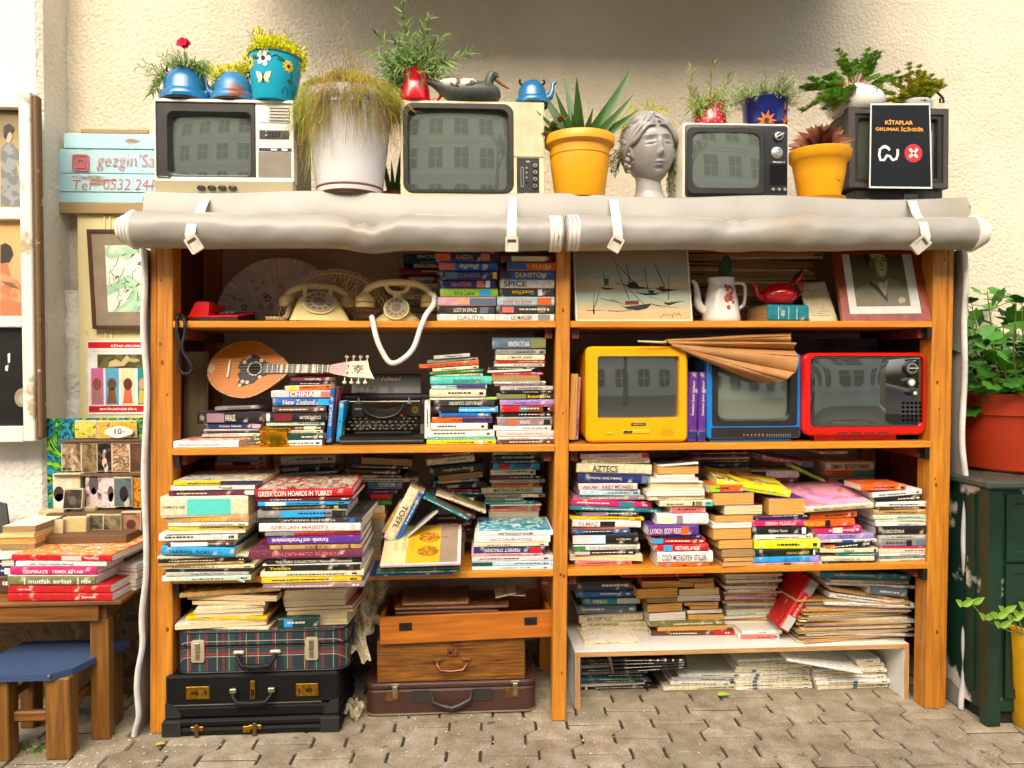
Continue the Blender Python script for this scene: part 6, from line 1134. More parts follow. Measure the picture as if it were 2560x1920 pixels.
def aloe(mb,p,d,L,w,bend=0.,th=.35,n=8):
 p=Vector(p);d=Vector(d).normalized();s=d.cross(Vector((0,1,0))).normalized()if abs(d.y)<.9 else Vector((1,0,0));v=[];dd=d.copy();q=p.copy()
 for i in range(n+1):
  u=i/n;ww=w*.5*(1-u**1.5)*(1 if u>.08 else.85)+.0003;nn=dd.cross(s).normalized()
  if nn.y<0:nn=-nn
  v+=[q-s*ww-nn*ww*.15,q+nn*ww*th*1.6,q+s*ww-nn*ww*.15,q+nn*ww*th*.3-nn*ww*th*.2]
  dd=(dd+Vector((0,0,bend/n))).normalized();q=q+dd*L/n
 mb.add(v,[(i*4+j,i*4+4+j,i*4+4+(j+1)%4,i*4+(j+1)%4)for i in range(n)for j in range(4)]+[(0,1,2,3)])
for(dx,dy,dz,L,w,b)in((-.18,.1,1,.27,.040,.1),(.72,.0,1,.33,.052,.25),(-.62,.05,.9,.25,.045,.2),(-.95,0,.55,.20,.034,-.1),(.95,.1,.55,.24,.04,.2),(.9,-.1,.75,.24,.038,.3),(1.0,0,.35,.18,.034,.5),(-.1,-.4,1,.22,.046,.0),(-.45,-.3,.8,.19,.038,.2),(-.85,-.2,.5,.17,.032,.3),(.35,.3,1,.17,.03,.1),(.5,-.4,.7,.16,.036,.3),(.8,-.4,.45,.15,.034,.5),(-.05,-.6,.7,.12,.03,.4),(.25,-.6,.6,.12,.028,.6),(-.3,-.6,.7,.11,.028,.3),(-.95,-.1,.25,.15,.028,.6),(.6,.2,.8,.20,.034,.2)):
 aloe(fo,(dx*.03,dy*.03+.0,H-.012),(dx,dy,dz),L,w,b)
link('leaves',fo,M_ALOE,t,smooth=30);th=MB();
def rosette(mb,c,R_,n,r,tilt=.6,w=.4,layers=3,up=Vector((0,0,1))):
 for l in range(layers):
  for i in range(n):
   a=2*math.pi*(i+l*.5)/n+r.uniform(-.1,.1);e=(l+1)/layers;d=Vector((math.cos(a)*e,math.sin(a)*e,tilt*(1.5-e)));leaf(mb,Vector(c),d,Vector((0,-.4,1)),R_*(.55+.45*e),R_*w*1.15,.25,n=4)
fo=MB()
for c in((-.10,-.04,H+.03),(-.075,-.055,H+.045),(-.12,-.03,H-.0)):rosette(fo,c,.032,7,r,1.4,.5)
link('rosette',fo,leafmat('reddish_rosette','a8604a','7c7a44'),t);
def bust():
 Y=.11;F=Fr(1620,500,Y);t=thing('head_planter','grey classical female head planter crowned with yellow stonecrop','planter',(F.o.x,Y+.02,ZTOP));k=(Y-CAM.y)/F_PX
 hc=Vector((3*k,0,140*k));ax,ay,az=64*k,70*k,90*k
 g=lambda x,c,s:math.exp(-((x-c)/s)**2)
 def head(u,v):
  th=2*math.pi*u;ph=math.pi*(v)
  x,y,z=math.sin(ph)*math.cos(th),math.sin(ph)*math.sin(th),-math.cos(ph)
  fx,fz=x,z;front=max(0.,-y);R_=1.
  jaw=1-.20*max(0,-z-.25)**1.3
  px,py,pz=x*ax*jaw,y*ay*(1-.12*max(0,-z)),z*az
  hairl=1 if(z>.62-.25*x*x*3 or front<.35)and z>-.35-(0 if front<.2 else.5)else 0
  if z>.46+.20*(1-min(1,abs(x)*1.5))-1.1*max(0,abs(x)-.60)or(front<.40 and z>-.45):
   e=.06+.05*math.sin(14*x+9*z+3*math.sin(6*z+4*x))+.025*math.sin(31*z+8*x+5*y);s=1+max(.0,e)
   px*=s;py*=s;pz*=1+(.04+.03*math.sin(17*x+6*z))if z>0 else 1
  else:
   d=0.
   d+=.016*g(x,0,.095)*g(z,-.31,.09)+.010*g(x,0,.06)*g(z,-.10,.2)
   d+=.006*(g(x,.10,.05)+g(x,-.10,.05))*g(z,-.345,.05)
   for s in(-1,1):
    d-=.0085*g(x,s*.36,.20)*g(z,.0,.10);d+=.0085*g(x,s*.36,.13)*g(z,-.02,.06);d-=.0045*g(x,s*.36,.16)*g(z,-.075,.014);d-=.0035*g(x,s*.36,.15)*g(z,.045,.014)
    d+=.0075*g(x,s*.36,.26)*g(z,.17,.05);d+=.004*g(x,s*.46,.2)*g(z,-.35,.2)
   d+=.0085*g(x,0,.17)*g(z,-.535,.036)+.0105*g(x,0,.14)*g(z,-.615,.042)-.007*g(x,0,.20)*g(z,-.575,.014)-.006*g(x,0,.16)*g(z,-.69,.04)-.003*g(x,0,.05)*g(z,-.45,.04)
   d+=.010*g(x,0,.2)*g(z,-.84,.12);py-=d*front**.4
  return hc+Vector((px,py,pz))
 M1=Matrix.Translation(hc)@Matrix.Rotation(R(13),4,'Z')@Matrix.Rotation(R(-6),4,'Y')@Matrix.Rotation(R(-4),4,'X')@Matrix.Translation(-hc)
 mb=MB().sheet(head,200,180);mb.xf(M1)
 def neck(u,v):
  a=2*math.pi*u;z=v*92*k;rr=[(0,46),(.1,42),(.3,33),(.6,31),(1,36)]
  for i in range(4):
   if rr[i][0]<=v<=rr[i+1][0]:q=(v-rr[i][0])/(rr[i+1][0]-rr[i][0]);R_=rr[i][1]+(rr[i+1][1]-rr[i][1])*q;break
  return(5*k*(1-v)+3*k+R_*k*math.cos(a)*(1+.25*(1-v)**3),.004+R_*k*math.sin(a)*.95,z)
 mb.join(MB().sheet(neck,36,20));M_STONE=mat('glazed_grey_stone','a8a4a2',rough=.30,var=.20,vs=7,bump=.08,bs=20)
 link('head',mb,M_STONE,t,smooth=70)
 ha=MB();r=random.Random(2)
 for j in range(7):
  for s in(-1,1):
   pts=[];
   for i in range(14):
    q=i/13;an=-math.pi/2+s*(.08+1.9*q);z=.80-.22*j*.5-1.0*q**1.4+.05*math.sin(q*14+j*1.7);zz=max(-.75,min(.96,z));rad=math.sqrt(1-zz*zz)*(1.05-.0*j)
    if zz<.55 and q<.3:pass
    pts.append(hc+Vector((math.cos(an)*rad*ax*1.03,math.sin(an)*rad*ay*1.03,zz*az*1.05)))
   if j<4:ha.tube(pts,[.004+.005*math.sin(math.pi*i/13)*(1+.3*math.sin(i*1.9+j))for i in range(14)],8)
 for s in(-1,1):
  for i in range(10):ha.ball(tuple(hc+Vector((s*ax*(1.0+.04*math.sin(i)),-.015+.012*math.sin(i*2.1),az*(.35-.11*i)))),.010+.003*math.sin(i*1.3),10)
 ha.xf(M1);link('hair_locks',ha,M_STONE,t,smooth=70)
 fo=MB()
 for c in((-.075,0,190*k),(-.085,-.01,165*k),(-.10,0,205*k),(-.055,.0,235*k),(0.01,0,248*k),(.06,0,235*k),(.085,0,190*k),(.095,-.01,170*k),(.03,0,240*k)):fluff(fo,c,.022,80,.011,.0045,r)
 link('stonecrop',fo,leafmat('lime_stonecrop','d6d818','a0b418'),t)
 fo=MB();st=MB()
 for i in range(10):sprig(fo,st,(-.08,0,.19),(-1,r.uniform(-.3,.1),r.uniform(-1.2,.4)),.09,13,.018,.004,r,.9)
 link('trailing_sprigs',fo,leafmat('dark_sprig','4c6428','34481c'),t);link('stems',st,M_STEM,t);fo=MB();st=MB()
 for i in range(12):sprig(fo,st,(.085,.0,.15),(r.uniform(-.3,.8),r.uniform(-.3,.1),r.uniform(-1.4,-.3)),.10,14,.016,.004,r,.6)
 link('trailing_sprigs',fo,leafmat('dark_sprig','4c6428','34481c'),t);link('stems',st,M_STEM,t)
bust()
t,k=potted('red polka dot pot with three upright leafy shoots','plant',1775,308,.12,[(40,0),(42,3),(42,8),(40,30),(39,33),(36,60),(37,63),(33,63),(32,50)],mat('red_dotted_pot','b20a14',rough=.25,coat=.5),z=HC+.0015)
dt=MB()
for j,z in enumerate((8,17,26,37,47,56)):
 for i in range(14):
  a=-math.pi/2+(i-7+(j%2)*.5)*.22*2;rr=(41.5-z*.08)*k+.0006;c=(rr*math.cos(a),rr*math.sin(a),z*k);dt.ball(c,.0024,8)
link('dots',dt,M_W,t);fo=MB();st=MB();r=random.Random(14);M_CARN2=leafmat('pink_sprig_leaf','8eb04a','5c7e34')
for(x,dx,L)in((-.07,-.05,.15),(-.0,.0,.165),(.03,.32,.13),(-.05,-.2,.08)):sprig(fo,st,(x,0,50*k),(dx,-.1,1),L,24,.034,.0046,r,-.05,.0024,spread=.6)
for i in range(55):sprig(fo,st,(r.uniform(-.06,.03),r.uniform(-.03,.0),56*k),(r.uniform(-1,.6),r.uniform(-.7,.1),r.uniform(-.5,.7)),r.uniform(.04,.08),12,.024,.0035,r,.8)
link('leaves',fo,M_CARN2,t);link('stems',st,mat('pinkish_stem','b8745a',rough=.6),t)
t,k=potted('navy blue pot painted with orange suns and bushy silver-green plant','plant',1912,312,.12,[(50,0),(52,3),(53,10),(56,62),(60,70),(58,72),(54,64)],mat('navy_glaze','141e66',rough=.2,coat=.6),z=HC+.0015)
def onp(mb,a,z):return onpot(mb,a,z,R0=52*k,R1=57*k,H=66*k)
M_ORP=mat('orange_print','d86a14',rough=.45)
def sunp(R_,n):
 o=[]
 for i in range(2*n):a=2*math.pi*i/(2*n);q=R_ if i%2==0 else R_*.45;o.append((q*math.cos(a),q*math.sin(a)))
 return MB().prism(o,-.001,0)
for(a,z,R_)in((-.3,8,26),(.85,6,24)):
 m=sunp(R_*k,9);m.v=[(x,y,max(zz,-z*k+.001))for x,y,zz in m.v];link('painted_sun',onp(m,a,z*k),M_ORP,t)
 m=MB().cyl((0,-.003,0),R_*.25*k,.002,'Y',16);m.v=[(x,y,max(zz,-z*k+.001))for x,y,zz in m.v];link('sun_centre',onp(m,a,z*k),M_BKP,t)
link('painted_moon',onp(MB().prism([(.010*math.cos(a_),.014*math.sin(a_))for a_ in[i*.3-1.3 for i in range(10)]][::1]+[(.004*math.cos(a_)+.001,.011*math.sin(a_))for a_ in[1.3-i*.3 for i in range(9)]],-.001,0),.55,46*k),M_ORP,t)
fo=MB();st=MB();r=random.Random(15)
for i in range(150):a=r.uniform(0,6.28);sprig(fo,st,(.03*math.cos(a),.03*math.sin(a),66*k),(math.cos(a)-.2,math.sin(a)*.7-.1,r.uniform(.1,1.4)),r.uniform(.05,.12),18,.022,.0028,r,.4)
link('leaves',fo,leafmat('silver_green','98ac74','6a8848'),t);link('stems',st,M_STEM,t)
for q in((-.085,-.03,75*k),(.10,-.03,60*k),(.10,-.03,60*k+.03)):fl=MB();fluff(fl,q,.006,20,.008,.004,r);link('flower',fl,mat('pink_petal','d8709a',rough=.6),t)
t,k=potted('yellow plastic pot on saucer with dark maroon succulent rosette','plant',2048,505,.07,[(48,4),(50,8),(62,70),(66,98),(70,102),(76,110),(78,128),(76,130),(70,128),(66,112)],M_YEL,soil=(66,124))
link('saucer',MB().lathe([(50*k,0),(58*k,1*k),(64*k,9*k),(62*k,10*k),(52*k,3*k)],n=40),M_YEL,t,smooth=40)
link('embossed_flower',MB().join(onpot(daisy(.014,8,.25),.45,55*k,R0=50*k,R1=70*k,H=115*k)),M_YEL,t)
fo=MB();r=random.Random(17)
for l in range(3):
 for i in range(11):
  a=2*math.pi*(i+l*.4)/11;e=(1,.8,.5)[l];leaf(fo,Vector((0,0,132*k)),Vector((math.cos(a)*e,math.sin(a)*e,.38+.42*l)),Vector((0,-1,.5)),.132*(1-.12*l),.050,.22,n=6,droop=.15*(1-l*.4))
link('rosette',fo,leafmat('maroon_rosette','7a4030','8e6c48',rough=.35),t,smooth=40)
HD=F.o.z*0+ZTOP+HB+.001+H_
k=(.12-CAM.y)/F_PX;p=PY(2135,272,.17);t=thing('potted_plant','round white teapot with flower decor, succulents spilling over, on dark television','plant',(p.x,.17,HD-.012));k=(.17-CAM.y)/F_PX
link('pot',MB().lathe([(40*k,0),(62*k,8*k),(74*k,30*k),(70*k,50*k),(52*k,66*k),(30*k,74*k),(28*k,78*k),(24*k,78*k)],n=40),mat('white_porcelain','e6e2da',rough=.15,var=.04,coat=.7),t,smooth=50)
link('spout',MB().tube([(-60*k,0,26*k),(-84*k,0,40*k),(-92*k,0,62*k)],[.020,.014,.009],12),_mc['white_porcelain'],t,smooth=60)
tr_=MB().tube([(20*k,-70*k,40*k),(24*k,-69*k,50*k),(34*k,-60*k,58*k)],.0012,5).tube([(24*k,-69*k,48*k),(14*k,-70*k,52*k),(12*k,-71*k,44*k)],.001,5);link('painted_branch',tr_,M_BKP,t)
dd=MB();r=random.Random(3)
for i in range(16):a=-1.57+r.uniform(-.6,.5);z=r.uniform(36,52);rr=(72-(z-36)*.5)*k;dd.ball((rr*math.cos(a),rr*math.sin(a),z*k),.0018,6)
link('painted_blossom',dd,mat('pale_rose_print','d8a8a4',rough=.4),t)
fo=MB();st=MB();M_SUCC=leafmat('succulent_green','94c044','5c902c',rough=.35)
def succ(p,d,L,n_,R_):
 pts=[Vector(p)+Vector(d)*L*i/4+Vector((0,0,-.2*L*(i/4)**2))for i in range(5)];st.tube(pts,.0022,5)
 for i in range(n_):q=pts[0].lerp(pts[-1],.35+.65*(i+1)/n_);rosette(fo,q+rv(r,.006),R_,6,r,1.0,.5,2)
for(p_,d,L)in(((-.03,0,78*k),(-.6,-.2,.4),.10),((-.04,-.03,70*k),(-1,-.5,-.1),.12),((-.06,-.04,60*k),(-1.1,-.4,-.4),.13),((-.01,0,78*k),(-.15,-.1,1),.13),((.01,0,78*k),(.35,-.1,1),.11),((0.03,0,76*k),(.8,-.3,.3),.09),((-.05,-.04,60*k),(-.7,-.6,-.5),.10),((-.08,-.02,66*k),(-1.2,-.1,.3),.11),((-.04,-.06,62*k),(-.4,-.6,-.5),.07)):[succ(Vector(p_)+rv(r,.012),Vector(d)+rv(r,.3),L*r.uniform(.7,1.2),7,.023)for _ in range(6)]
link('leaves',fo,M_SUCC,t);link('stems',st,_mc['pinkish_stem'],t)
p=PY(2290,268,.14);k=(.14-CAM.y)/F_PX;t=thing('potted_plant','pale china cup with ribbon handle and yellow-green succulent, at the right end','plant',(p.x,.16,HD-.002))
link('cup',MB().lathe([(34*k,0),(44*k,8*k),(48*k,28*k),(46*k,30*k),(42*k,26*k)],n=36),mat('pale_china','cdd6d2',rough=.2,coat=.6),t,smooth=50)
for q in(0,.006):link('ribbon_handle',MB().tube([(22*k,q,30*k),(40*k,q,60*k),(62*k,q,64*k),(82*k,q,46*k),(84*k,q,34*k),(74*k,q,34*k),(74*k,q,46*k)],.0028,8),mat('brown_ribbon','6a3a34',rough=.3),t,smooth=60)
fo=MB();st=MB()
for(d,L)in(((-.8,-.3,.5),.10),((-.4,-.1,1),.10),((.1,-.1,1),.09),((.6,-.1,.8),.11),((.9,0,.6),.12),((-.9,-.4,.0),.08),((.0,-.5,.2),.06),((-.3,-.5,.5),.08),((.3,-.3,.7),.09)):[succ((r.uniform(-.03,.03),-.01,28*k),Vector(d)+rv(r,.35),L*r.uniform(.7,1.2),7,.022)for _ in range(6)]
link('leaves',fo,leafmat('yellow_succulent','c4c030','78a02c',rough=.35),t);link('stems',st,_mc['pinkish_stem'],t)
p=PY(985,490,.22);t=thing('potted_plant','strap leaved plant half hidden between white pail and cream television','plant',(p.x,.24,ZTOP));fo=MB()
for(dx,L,b)in((-.2,.24,.0),(.1,.22,-.5),(.25,.2,-.9),(-.05,.15,.2),(.4,.12,.4)):aloe(fo,(dx*.05,0,.03),(dx,-.1,1),L,.022,b)
link('leaves',fo,M_ALOE,t,smooth=30);link('pot',MB().lathe([(.035,0),(.045,.06),(.04,.06)],n=24),mat('terracotta','a85a30',rough=.8),t)
# ==========================================================
Y=.06;F=Fr(545,801,Y);t=thing('telephone','red push button telephone at the left end of the top shelf','telephone',(F.o.x,Y,Z1+.001),rz=R(-8));M_REDPL=mat('red_plastic','e41014',rough=.3,coat=.3)
link('base',MB().prism([(0,.004),(0,.016),(.15,.038),(.15,.004)],-.105,.07,'YZ'),mat('dark_phone_base','2a1414',rough=.5),t);link('top_plate',MB().prism([(-.002,.0165),(-.002,.022),(.152,.045),(.152,.0385)],-.108,.073,'YZ'),M_REDPL,t)
hs=MB().prism([(-.105,.021),(-.085,.062),(-.078,.070),(-.035,.070),(-.030,.062),(-.035,.021)],.0,.05,'XZ');hs.join(MB().prism([(-.095,.038),(-.088,.060),(-.080,.066),(-.040,.066),(-.038,.040)],.0505,.15,'XZ'));link('handset',hs,M_REDPL,t)
kp=MB().prism([(.03,.029),(.03,.031),(.10,.0415),(.10,.0395)],-.015,.045,'YZ');link('keypad',kp,M_DKPL,t)
for i in range(4):
 for j in range(3):link('key',MB().box(-.010+j*.019,.003+j*.019,.036+i*.016,.046+i*.016,.0325+i*.0024,.0365+i*.0024),mat('grey_key','5a5a58',rough=.5),t)
def coil(path,rc,rw,turns,nseg=9):
 P_=[Vector(p)for p in path];Ls=[0]
 for a,b in zip(P_,P_[1:]):Ls.append(Ls[-1]+(b-a).length)
 T_=Ls[-1];N=int(turns*nseg);out=[]
 def at(s):
  for i in range(len(P_)-1):
   if s<=Ls[i+1]or i==len(P_)-2:q=(s-Ls[i])/(Ls[i+1]-Ls[i]);return P_[i].lerp(P_[i+1],q),(P_[i+1]-P_[i]).normalized()
 for i in range(N+1):
  c,d=at(T_*i/N);u=d.cross(Vector((0,1,0)));u=u.normalized()if u.length>.1 else Vector((1,0,0));w_=d.cross(u);a=2*math.pi*i/nseg;out.append(c+u*rc*math.cos(a)+w_*rc*math.sin(a))
 return MB().tube(out,rw,6)
def smoothp(pts,n=8):
 P_=[Vector(p)for p in pts];out=[]
 for i in range(len(P_)-1):
  p0,p1,p2,p3=P_[max(0,i-1)],P_[i],P_[i+1],P_[min(len(P_)-1,i+2)]
  for k in range(n):u=k/n;out.append(.5*((2*p1)+(p2-p0)*u+(2*p0-5*p1+4*p2-p3)*u*u+(3*p1-p0-3*p2+p3)*u**3))
 return out+[P_[-1]]
def toloc(t,v):
 M_=Matrix.Translation(t.location)@t.rotation_euler.to_matrix().to_4x4();return M_.inverted()@Vector(v)
pth=[(1548,1060,.04),(1530,1110,-.005),(1530,1200,-.012),(1560,1320,-.012),(1545,1420,-.012),(1540,1500,-.012),(1570,1565,-.012),(1630,1575,-.012),(1665,1530,-.014),(1640,1470,-.014),(1590,1400,-.016),(1570,1330,-.018),(1600,1220,-.018),(1600,1120,-.014),(1580,1070,.03)]
link('coiled_cord',coil([toloc(t,PY(*TT(T21,a,b),c))for a,b,c in pth],.0050,.0021,96),mat('black_cord','141414',rough=.4),t,smooth=60)
def fan(label,c,R0,R1,a0,a1,n,m,Yc,lean_,m2):
 p=PY(*c,Yc);t=thing('folding_fan',label,'fan',(p.x,Yc,p.z),rx=R(-lean_));mb=MB();N=n*2
 for i in range(N):
  b0,b1=R(a0+(a1-a0)*i/N),R(a0+(a1-a0)*(i+1)/N);y0,y1=(.004 if i%2 else 0),(0 if i%2 else.004)
  q=[(R0*math.cos(b0),y0,R0*math.sin(b0)),(R1*math.cos(b0),y0,R1*math.sin(b0)),(R1*math.cos(b1),y1,R1*math.sin(b1)),(R0*math.cos(b1),y1,R0*math.sin(b1))];o=[(x,y+.0012,z)for x,y,z in q]
  mb.add(q+o,[(0,1,2,3),(7,6,5,4),(1,5,6,2),(0,3,7,4)])
 link('leaf',mb,m,t);return t
kF=(.30-CAM.y)/F_PX
t=fan('painted white folding fan with flowers behind the red telephone',(700,801),.03,158*kF,20,178,24,mat('fan_paper','d8d0c6',rough=.8),.32,6,None)
dd=MB();r=random.Random(6)
for i in range(15):
 a=R(40+i*9);rr=130*kF*(1 if i%3 else.8)
 for j in range(5):dd.box(rr*math.cos(a)+r.uniform(-.012,.012)-.002,rr*math.cos(a)+r.uniform(-.012,.012)+.003,-.0012,-.0004,rr*math.sin(a)+r.uniform(-.012,.012),rr*math.sin(a)+r.uniform(-.012,.012)+.005)
for nm_,cc in(('painted_flowers','b0242a'),):link(nm_,MB().join(MB().add([],[])),None,t)if 0 else None
def petals(cx,cz,n,R_,m,nm):
 mb=MB()
 for i in range(n):a=2*math.pi*i/n+.3;mb.ball((cx+R_*math.cos(a),-.001,cz+R_*math.sin(a)),R_*.45,6,1,.15,1)
 link(nm,mb,m,t)
M_RP=mat('red_dab','a8202a',rough=.7);M_NP=mat('blue_dab','2a3a7a',rough=.7);M_GD=mat('green_dab','5a6a3a',rough=.7)
for(px,py,m,R_)in((668,745,M_NP,.010),(662,738,M_RP,.008),(640,720,M_RP,.005),(700,713,M_RP,.006),(602,748,M_NP,.006),(610,768,M_RP,.009),(585,745,M_GD,.006),(650,765,M_GD,.008),(675,765,M_GD,.008),(655,705,M_RP,.005),(630,700,M_GD,.005)):
 q=toloc(t,PY(px,py,.32));petals(q.x,q.z,5,R_,m,'painted_flower')
p=PY(835,801,.22);t=thing('folding_fan','beige bobbin lace fan behind the cream telephones','fan',(p.x,.22,Z1+.002),rx=R(-4));M_LACE=mat('ecru_lace','e8d4a4',rough=.9);kk=(.27-CAM.y)/F_PX;R1=132*kk;mb=MB()
def arc(R_,a0,a1,rad,wav=0,nw=0,n=70):return mb.tube([((R_+wav*math.sin(nw*i/n*math.pi*2))*math.cos(R(a0+(a1-a0)*i/n)),0,(R_+wav*math.sin(nw*i/n*math.pi*2))*math.sin(R(a0+(a1-a0)*i/n)))for i in range(n+1)],rad,5,flat=.4)
arc(R1*.90,8,172,.0022);arc(R1*.84,8,172,.0016,.003,22,200);arc(R1*.62,10,170,.002);arc(R1*.55,10,170,.0014,.004,12,160);arc(R1*.35,10,170,.002)
for i in range(26):a=R(10+160*i/25);mb.tube([(R1*.945*math.cos(a)+.0085*math.cos(q*1.05),0,R1*.945*math.sin(a)+.0085*math.sin(q*1.05))for q in range(6)],.0018,5,closed=True,flat=.5)
for i in range(34):
 a=R(10+160*i/33);b=R(10+160*(i+.5)/33);mb.tube([(R1*.35*math.cos(a),0,R1*.35*math.sin(a)),(R1*.6*math.cos(b),0,R1*.6*math.sin(b)),(R1*.88*math.cos(a),0,R1*.88*math.sin(a))],.0011,4)
for i in range(11):
 a=R(18+144*i/10)
 for s in(-1,1):mb.tube([(R1*.42*math.cos(a),0,R1*.42*math.sin(a)),(R1*.6*math.cos(a+s*.10),0,R1*.6*math.sin(a+s*.10)),(R1*.80*math.cos(a),0,R1*.80*math.sin(a))],.0017,5)
mb2=MB().join(mb);mb2.v=[(x*1.12,y,z*1.04)for x,y,z in mb2.v]
link('lace',mb2,M_LACE,t)
for i in range(9):a=R(16+148*i/8);link('stick',MB().tube([(.01*math.cos(a),.003,.01*math.sin(a)),(R1*.9*math.cos(a),.003,R1*.84*math.sin(a))],.002,5,flat=.4),mat('fan_stick','8a6f48',rough=.7),t)
M_IV=mat('ivory_bakelite','e8d898',rough=.22,var=.06,vs=5,coat=.5);M_IVD=mat('ivory_darker','c0a75c',rough=.3)
def dial(t,c,R_,tilt,holes=10):
 d=thing('x','x','x');bpy.data.objects.remove(d)
 Mx=Matrix.Translation(c)@Matrix.Rotation(R(tilt),4,'X')
 base=link('dial_plate',MB().cyl((0,0,0),R_*1.15,.004,'Z',30).xf(Mx),M_IV,t,smooth=40)
 link('finger_wheel',MB().cyl((0,0,.0045),R_,.003,'Z',30).xf(Mx),mat('clear_wheel','b8b09a',rough=.15),base)
 for i in range(holes):a=R(60+300*i/holes);link('finger_hole',MB().cyl((R_*.74*math.cos(a),R_*.74*math.sin(a),.0078),R_*.15,.0006,'Z',10).xf(Mx),mat('hole_shadow','8a7648',rough=.8),base)
 link('dial_centre',MB().cyl((0,0,.0078),R_*.42,.001,'Z',20).xf(Mx),mat('dial_card','8a7c5a',rough=.6),base);return base
Y=.08;F=Fr(800,801,Y);t=thing('telephone','cream desk rotary telephone with sloped face, left of the upright one','telephone',(F.o.x,Y,Z1+.006),rz=R(14));k=(Y-CAM.y)/F_PX
def frus(x0,x1,X0,X1,y0,y1,Y0,Y1,z0,z1,c=.8):
 n=5;v=[];L=[]
 for u in[0,.15,.5,.8,.93,1]:
  q=u;a0,a1,b0,b1=x0+(X0-x0)*q,x1+(X1-x1)*q,y0+(Y0-y0)*q,y1+(Y1-y1)*q;r_=.018;e=0 if u<.93 else(.003 if u<1 else.008);z=z0+(z1-z0)*u
  for cx,cy,s0 in((a1-r_-e,b0+r_+e,-90),(a1-r_-e,b1-r_-e,0),(a0+r_+e,b1-r_-e,90),(a0+r_+e,b0+r_+e,180)):
   for i in range(n+1):an=R(s0+90*i/n);v.append((cx+r_*math.cos(an),cy+r_*math.sin(an),z))
 m=4*(n+1);return MB().add(v,[(j*m+i,j*m+(i+1)%m,(j+1)*m+(i+1)%m,(j+1)*m+i)for j in range(5)for i in range(m)]+[tuple(range(m))[::-1],tuple(range(5*m,6*m))])
link('body',frus(-.105,.105,-.065,.065,-.01,.19,.075,.185,0,.095),M_IV,t,smooth=50)
dial(t,(0,.045,.066),.052,47)
hm=MB().tube(smoothp([(-.105,.13,.085),(-.10,.13,.108),(-.06,.13,.128),(0,.13,.132),(.06,.13,.128),(.10,.13,.108),(.105,.13,.085)],5),[.014]*31,14);link('handset',hm,M_IV,t,smooth=60)
for s in(-1,1):link('handset_cup',MB().lathe([(.026,-.03),(.030,-.024),(.028,0),(.016,.014)],(s*.108,.13,.088),20),M_IV,t,smooth=50)
for s in(-1,1):link('cradle',MB().box(s*.045-.008,s*.045+.008,.105,.155,.09,.132,.003),M_IV,t)
link('coiled_cord',coil(smoothp([toloc(t,PY(*TT(T22,a,b),c))for a,b,c in((330,930,.2),(300,960,.16),(270,1060,.10),(240,1093,.05),(160,1093,.045),(85,1093,.045))]),.0062,.0024,40),mat('beige_cord','b8a27a',rough=.5),t,smooth=60)
for s in(-1,1):link('foot',MB().cyl((s*.07,.02,-.006),.01,.006,'Z',12),M_BLK,t)
Y=.07;F=Fr(990,801,Y);t=thing('telephone','cream upright vintage style telephone with white cord looping below the shelf','telephone',(F.o.x,Y+.03,Z1+.001))
prof=[(.082,0),(.086,.004),(.084,.014),(.070,.026),(.050,.040),(.036,.060),(.022,.085),(.018,.1),(.022,.115)]
link('body',MB().lathe([(a*.95,b)for a,b in prof],(0,.045,0),40,sx=1.,sy=.75),M_IV,t,smooth=50);dial(t,(0,-.008,.048),.040,62)
link('cradle',MB().tube(smoothp([(-.040,.045,.155),(-.036,.045,.125),(-.015,.045,.110),(.015,.045,.110),(.036,.045,.125),(.040,.045,.155)],5),.0085,10),M_IV,t,smooth=60)
hp=smoothp([(-.118,.045,.085),(-.112,.045,.118),(-.07,.045,.142),(0,.045,.148),(.07,.045,.142),(.112,.045,.118),(.118,.045,.085)],5);link('handset',MB().tube(hp,[.013]*len(hp),14),M_IV,t,smooth=60)
for s in(-1,1):link('handset_cup',MB().lathe([(.033,-.035),(.036,-.030),(.035,-.02),(.0365,-.018),(.034,0),(.018,.018)],(s*.118,.045,.092),22),M_IV,t,smooth=50);link('cup_ring',MB().lathe([(.0363,-.0005),(.0372,.001),(.0363,.0025)],(s*.118,.045,.0735),24,caps=False),M_BRASS,t)
link('cord',coil(smoothp([toloc(t,PY(*TT(T22,a,b),c))for a,b,c in((1000,1082,.02),(1010,1120,-.02),(1040,1260,-.03),(1095,1390,-.03),(1165,1478,-.03),(1260,1450,-.03),(1360,1350,-.03),(1420,1180,-.028),(1470,1060,-.02),(1530,980,.02),(1540,900,.06),(1500,870,.09))]),.0062,.0036,150,7),mat('white_cord','ece8de',rough=.45),t,smooth=60)
Y=.14;F=Fr(1570,803,Y);t=thing('painting','white edged seascape painting of sailing boats on the top shelf','painting',(F.o.x,.04,Z1+.001),rx=R(-13))
F=Fr(1570,803,.04);B=F.b(1424,590,1717,803);W0,H0=B[1]-B[0]+.0,.315
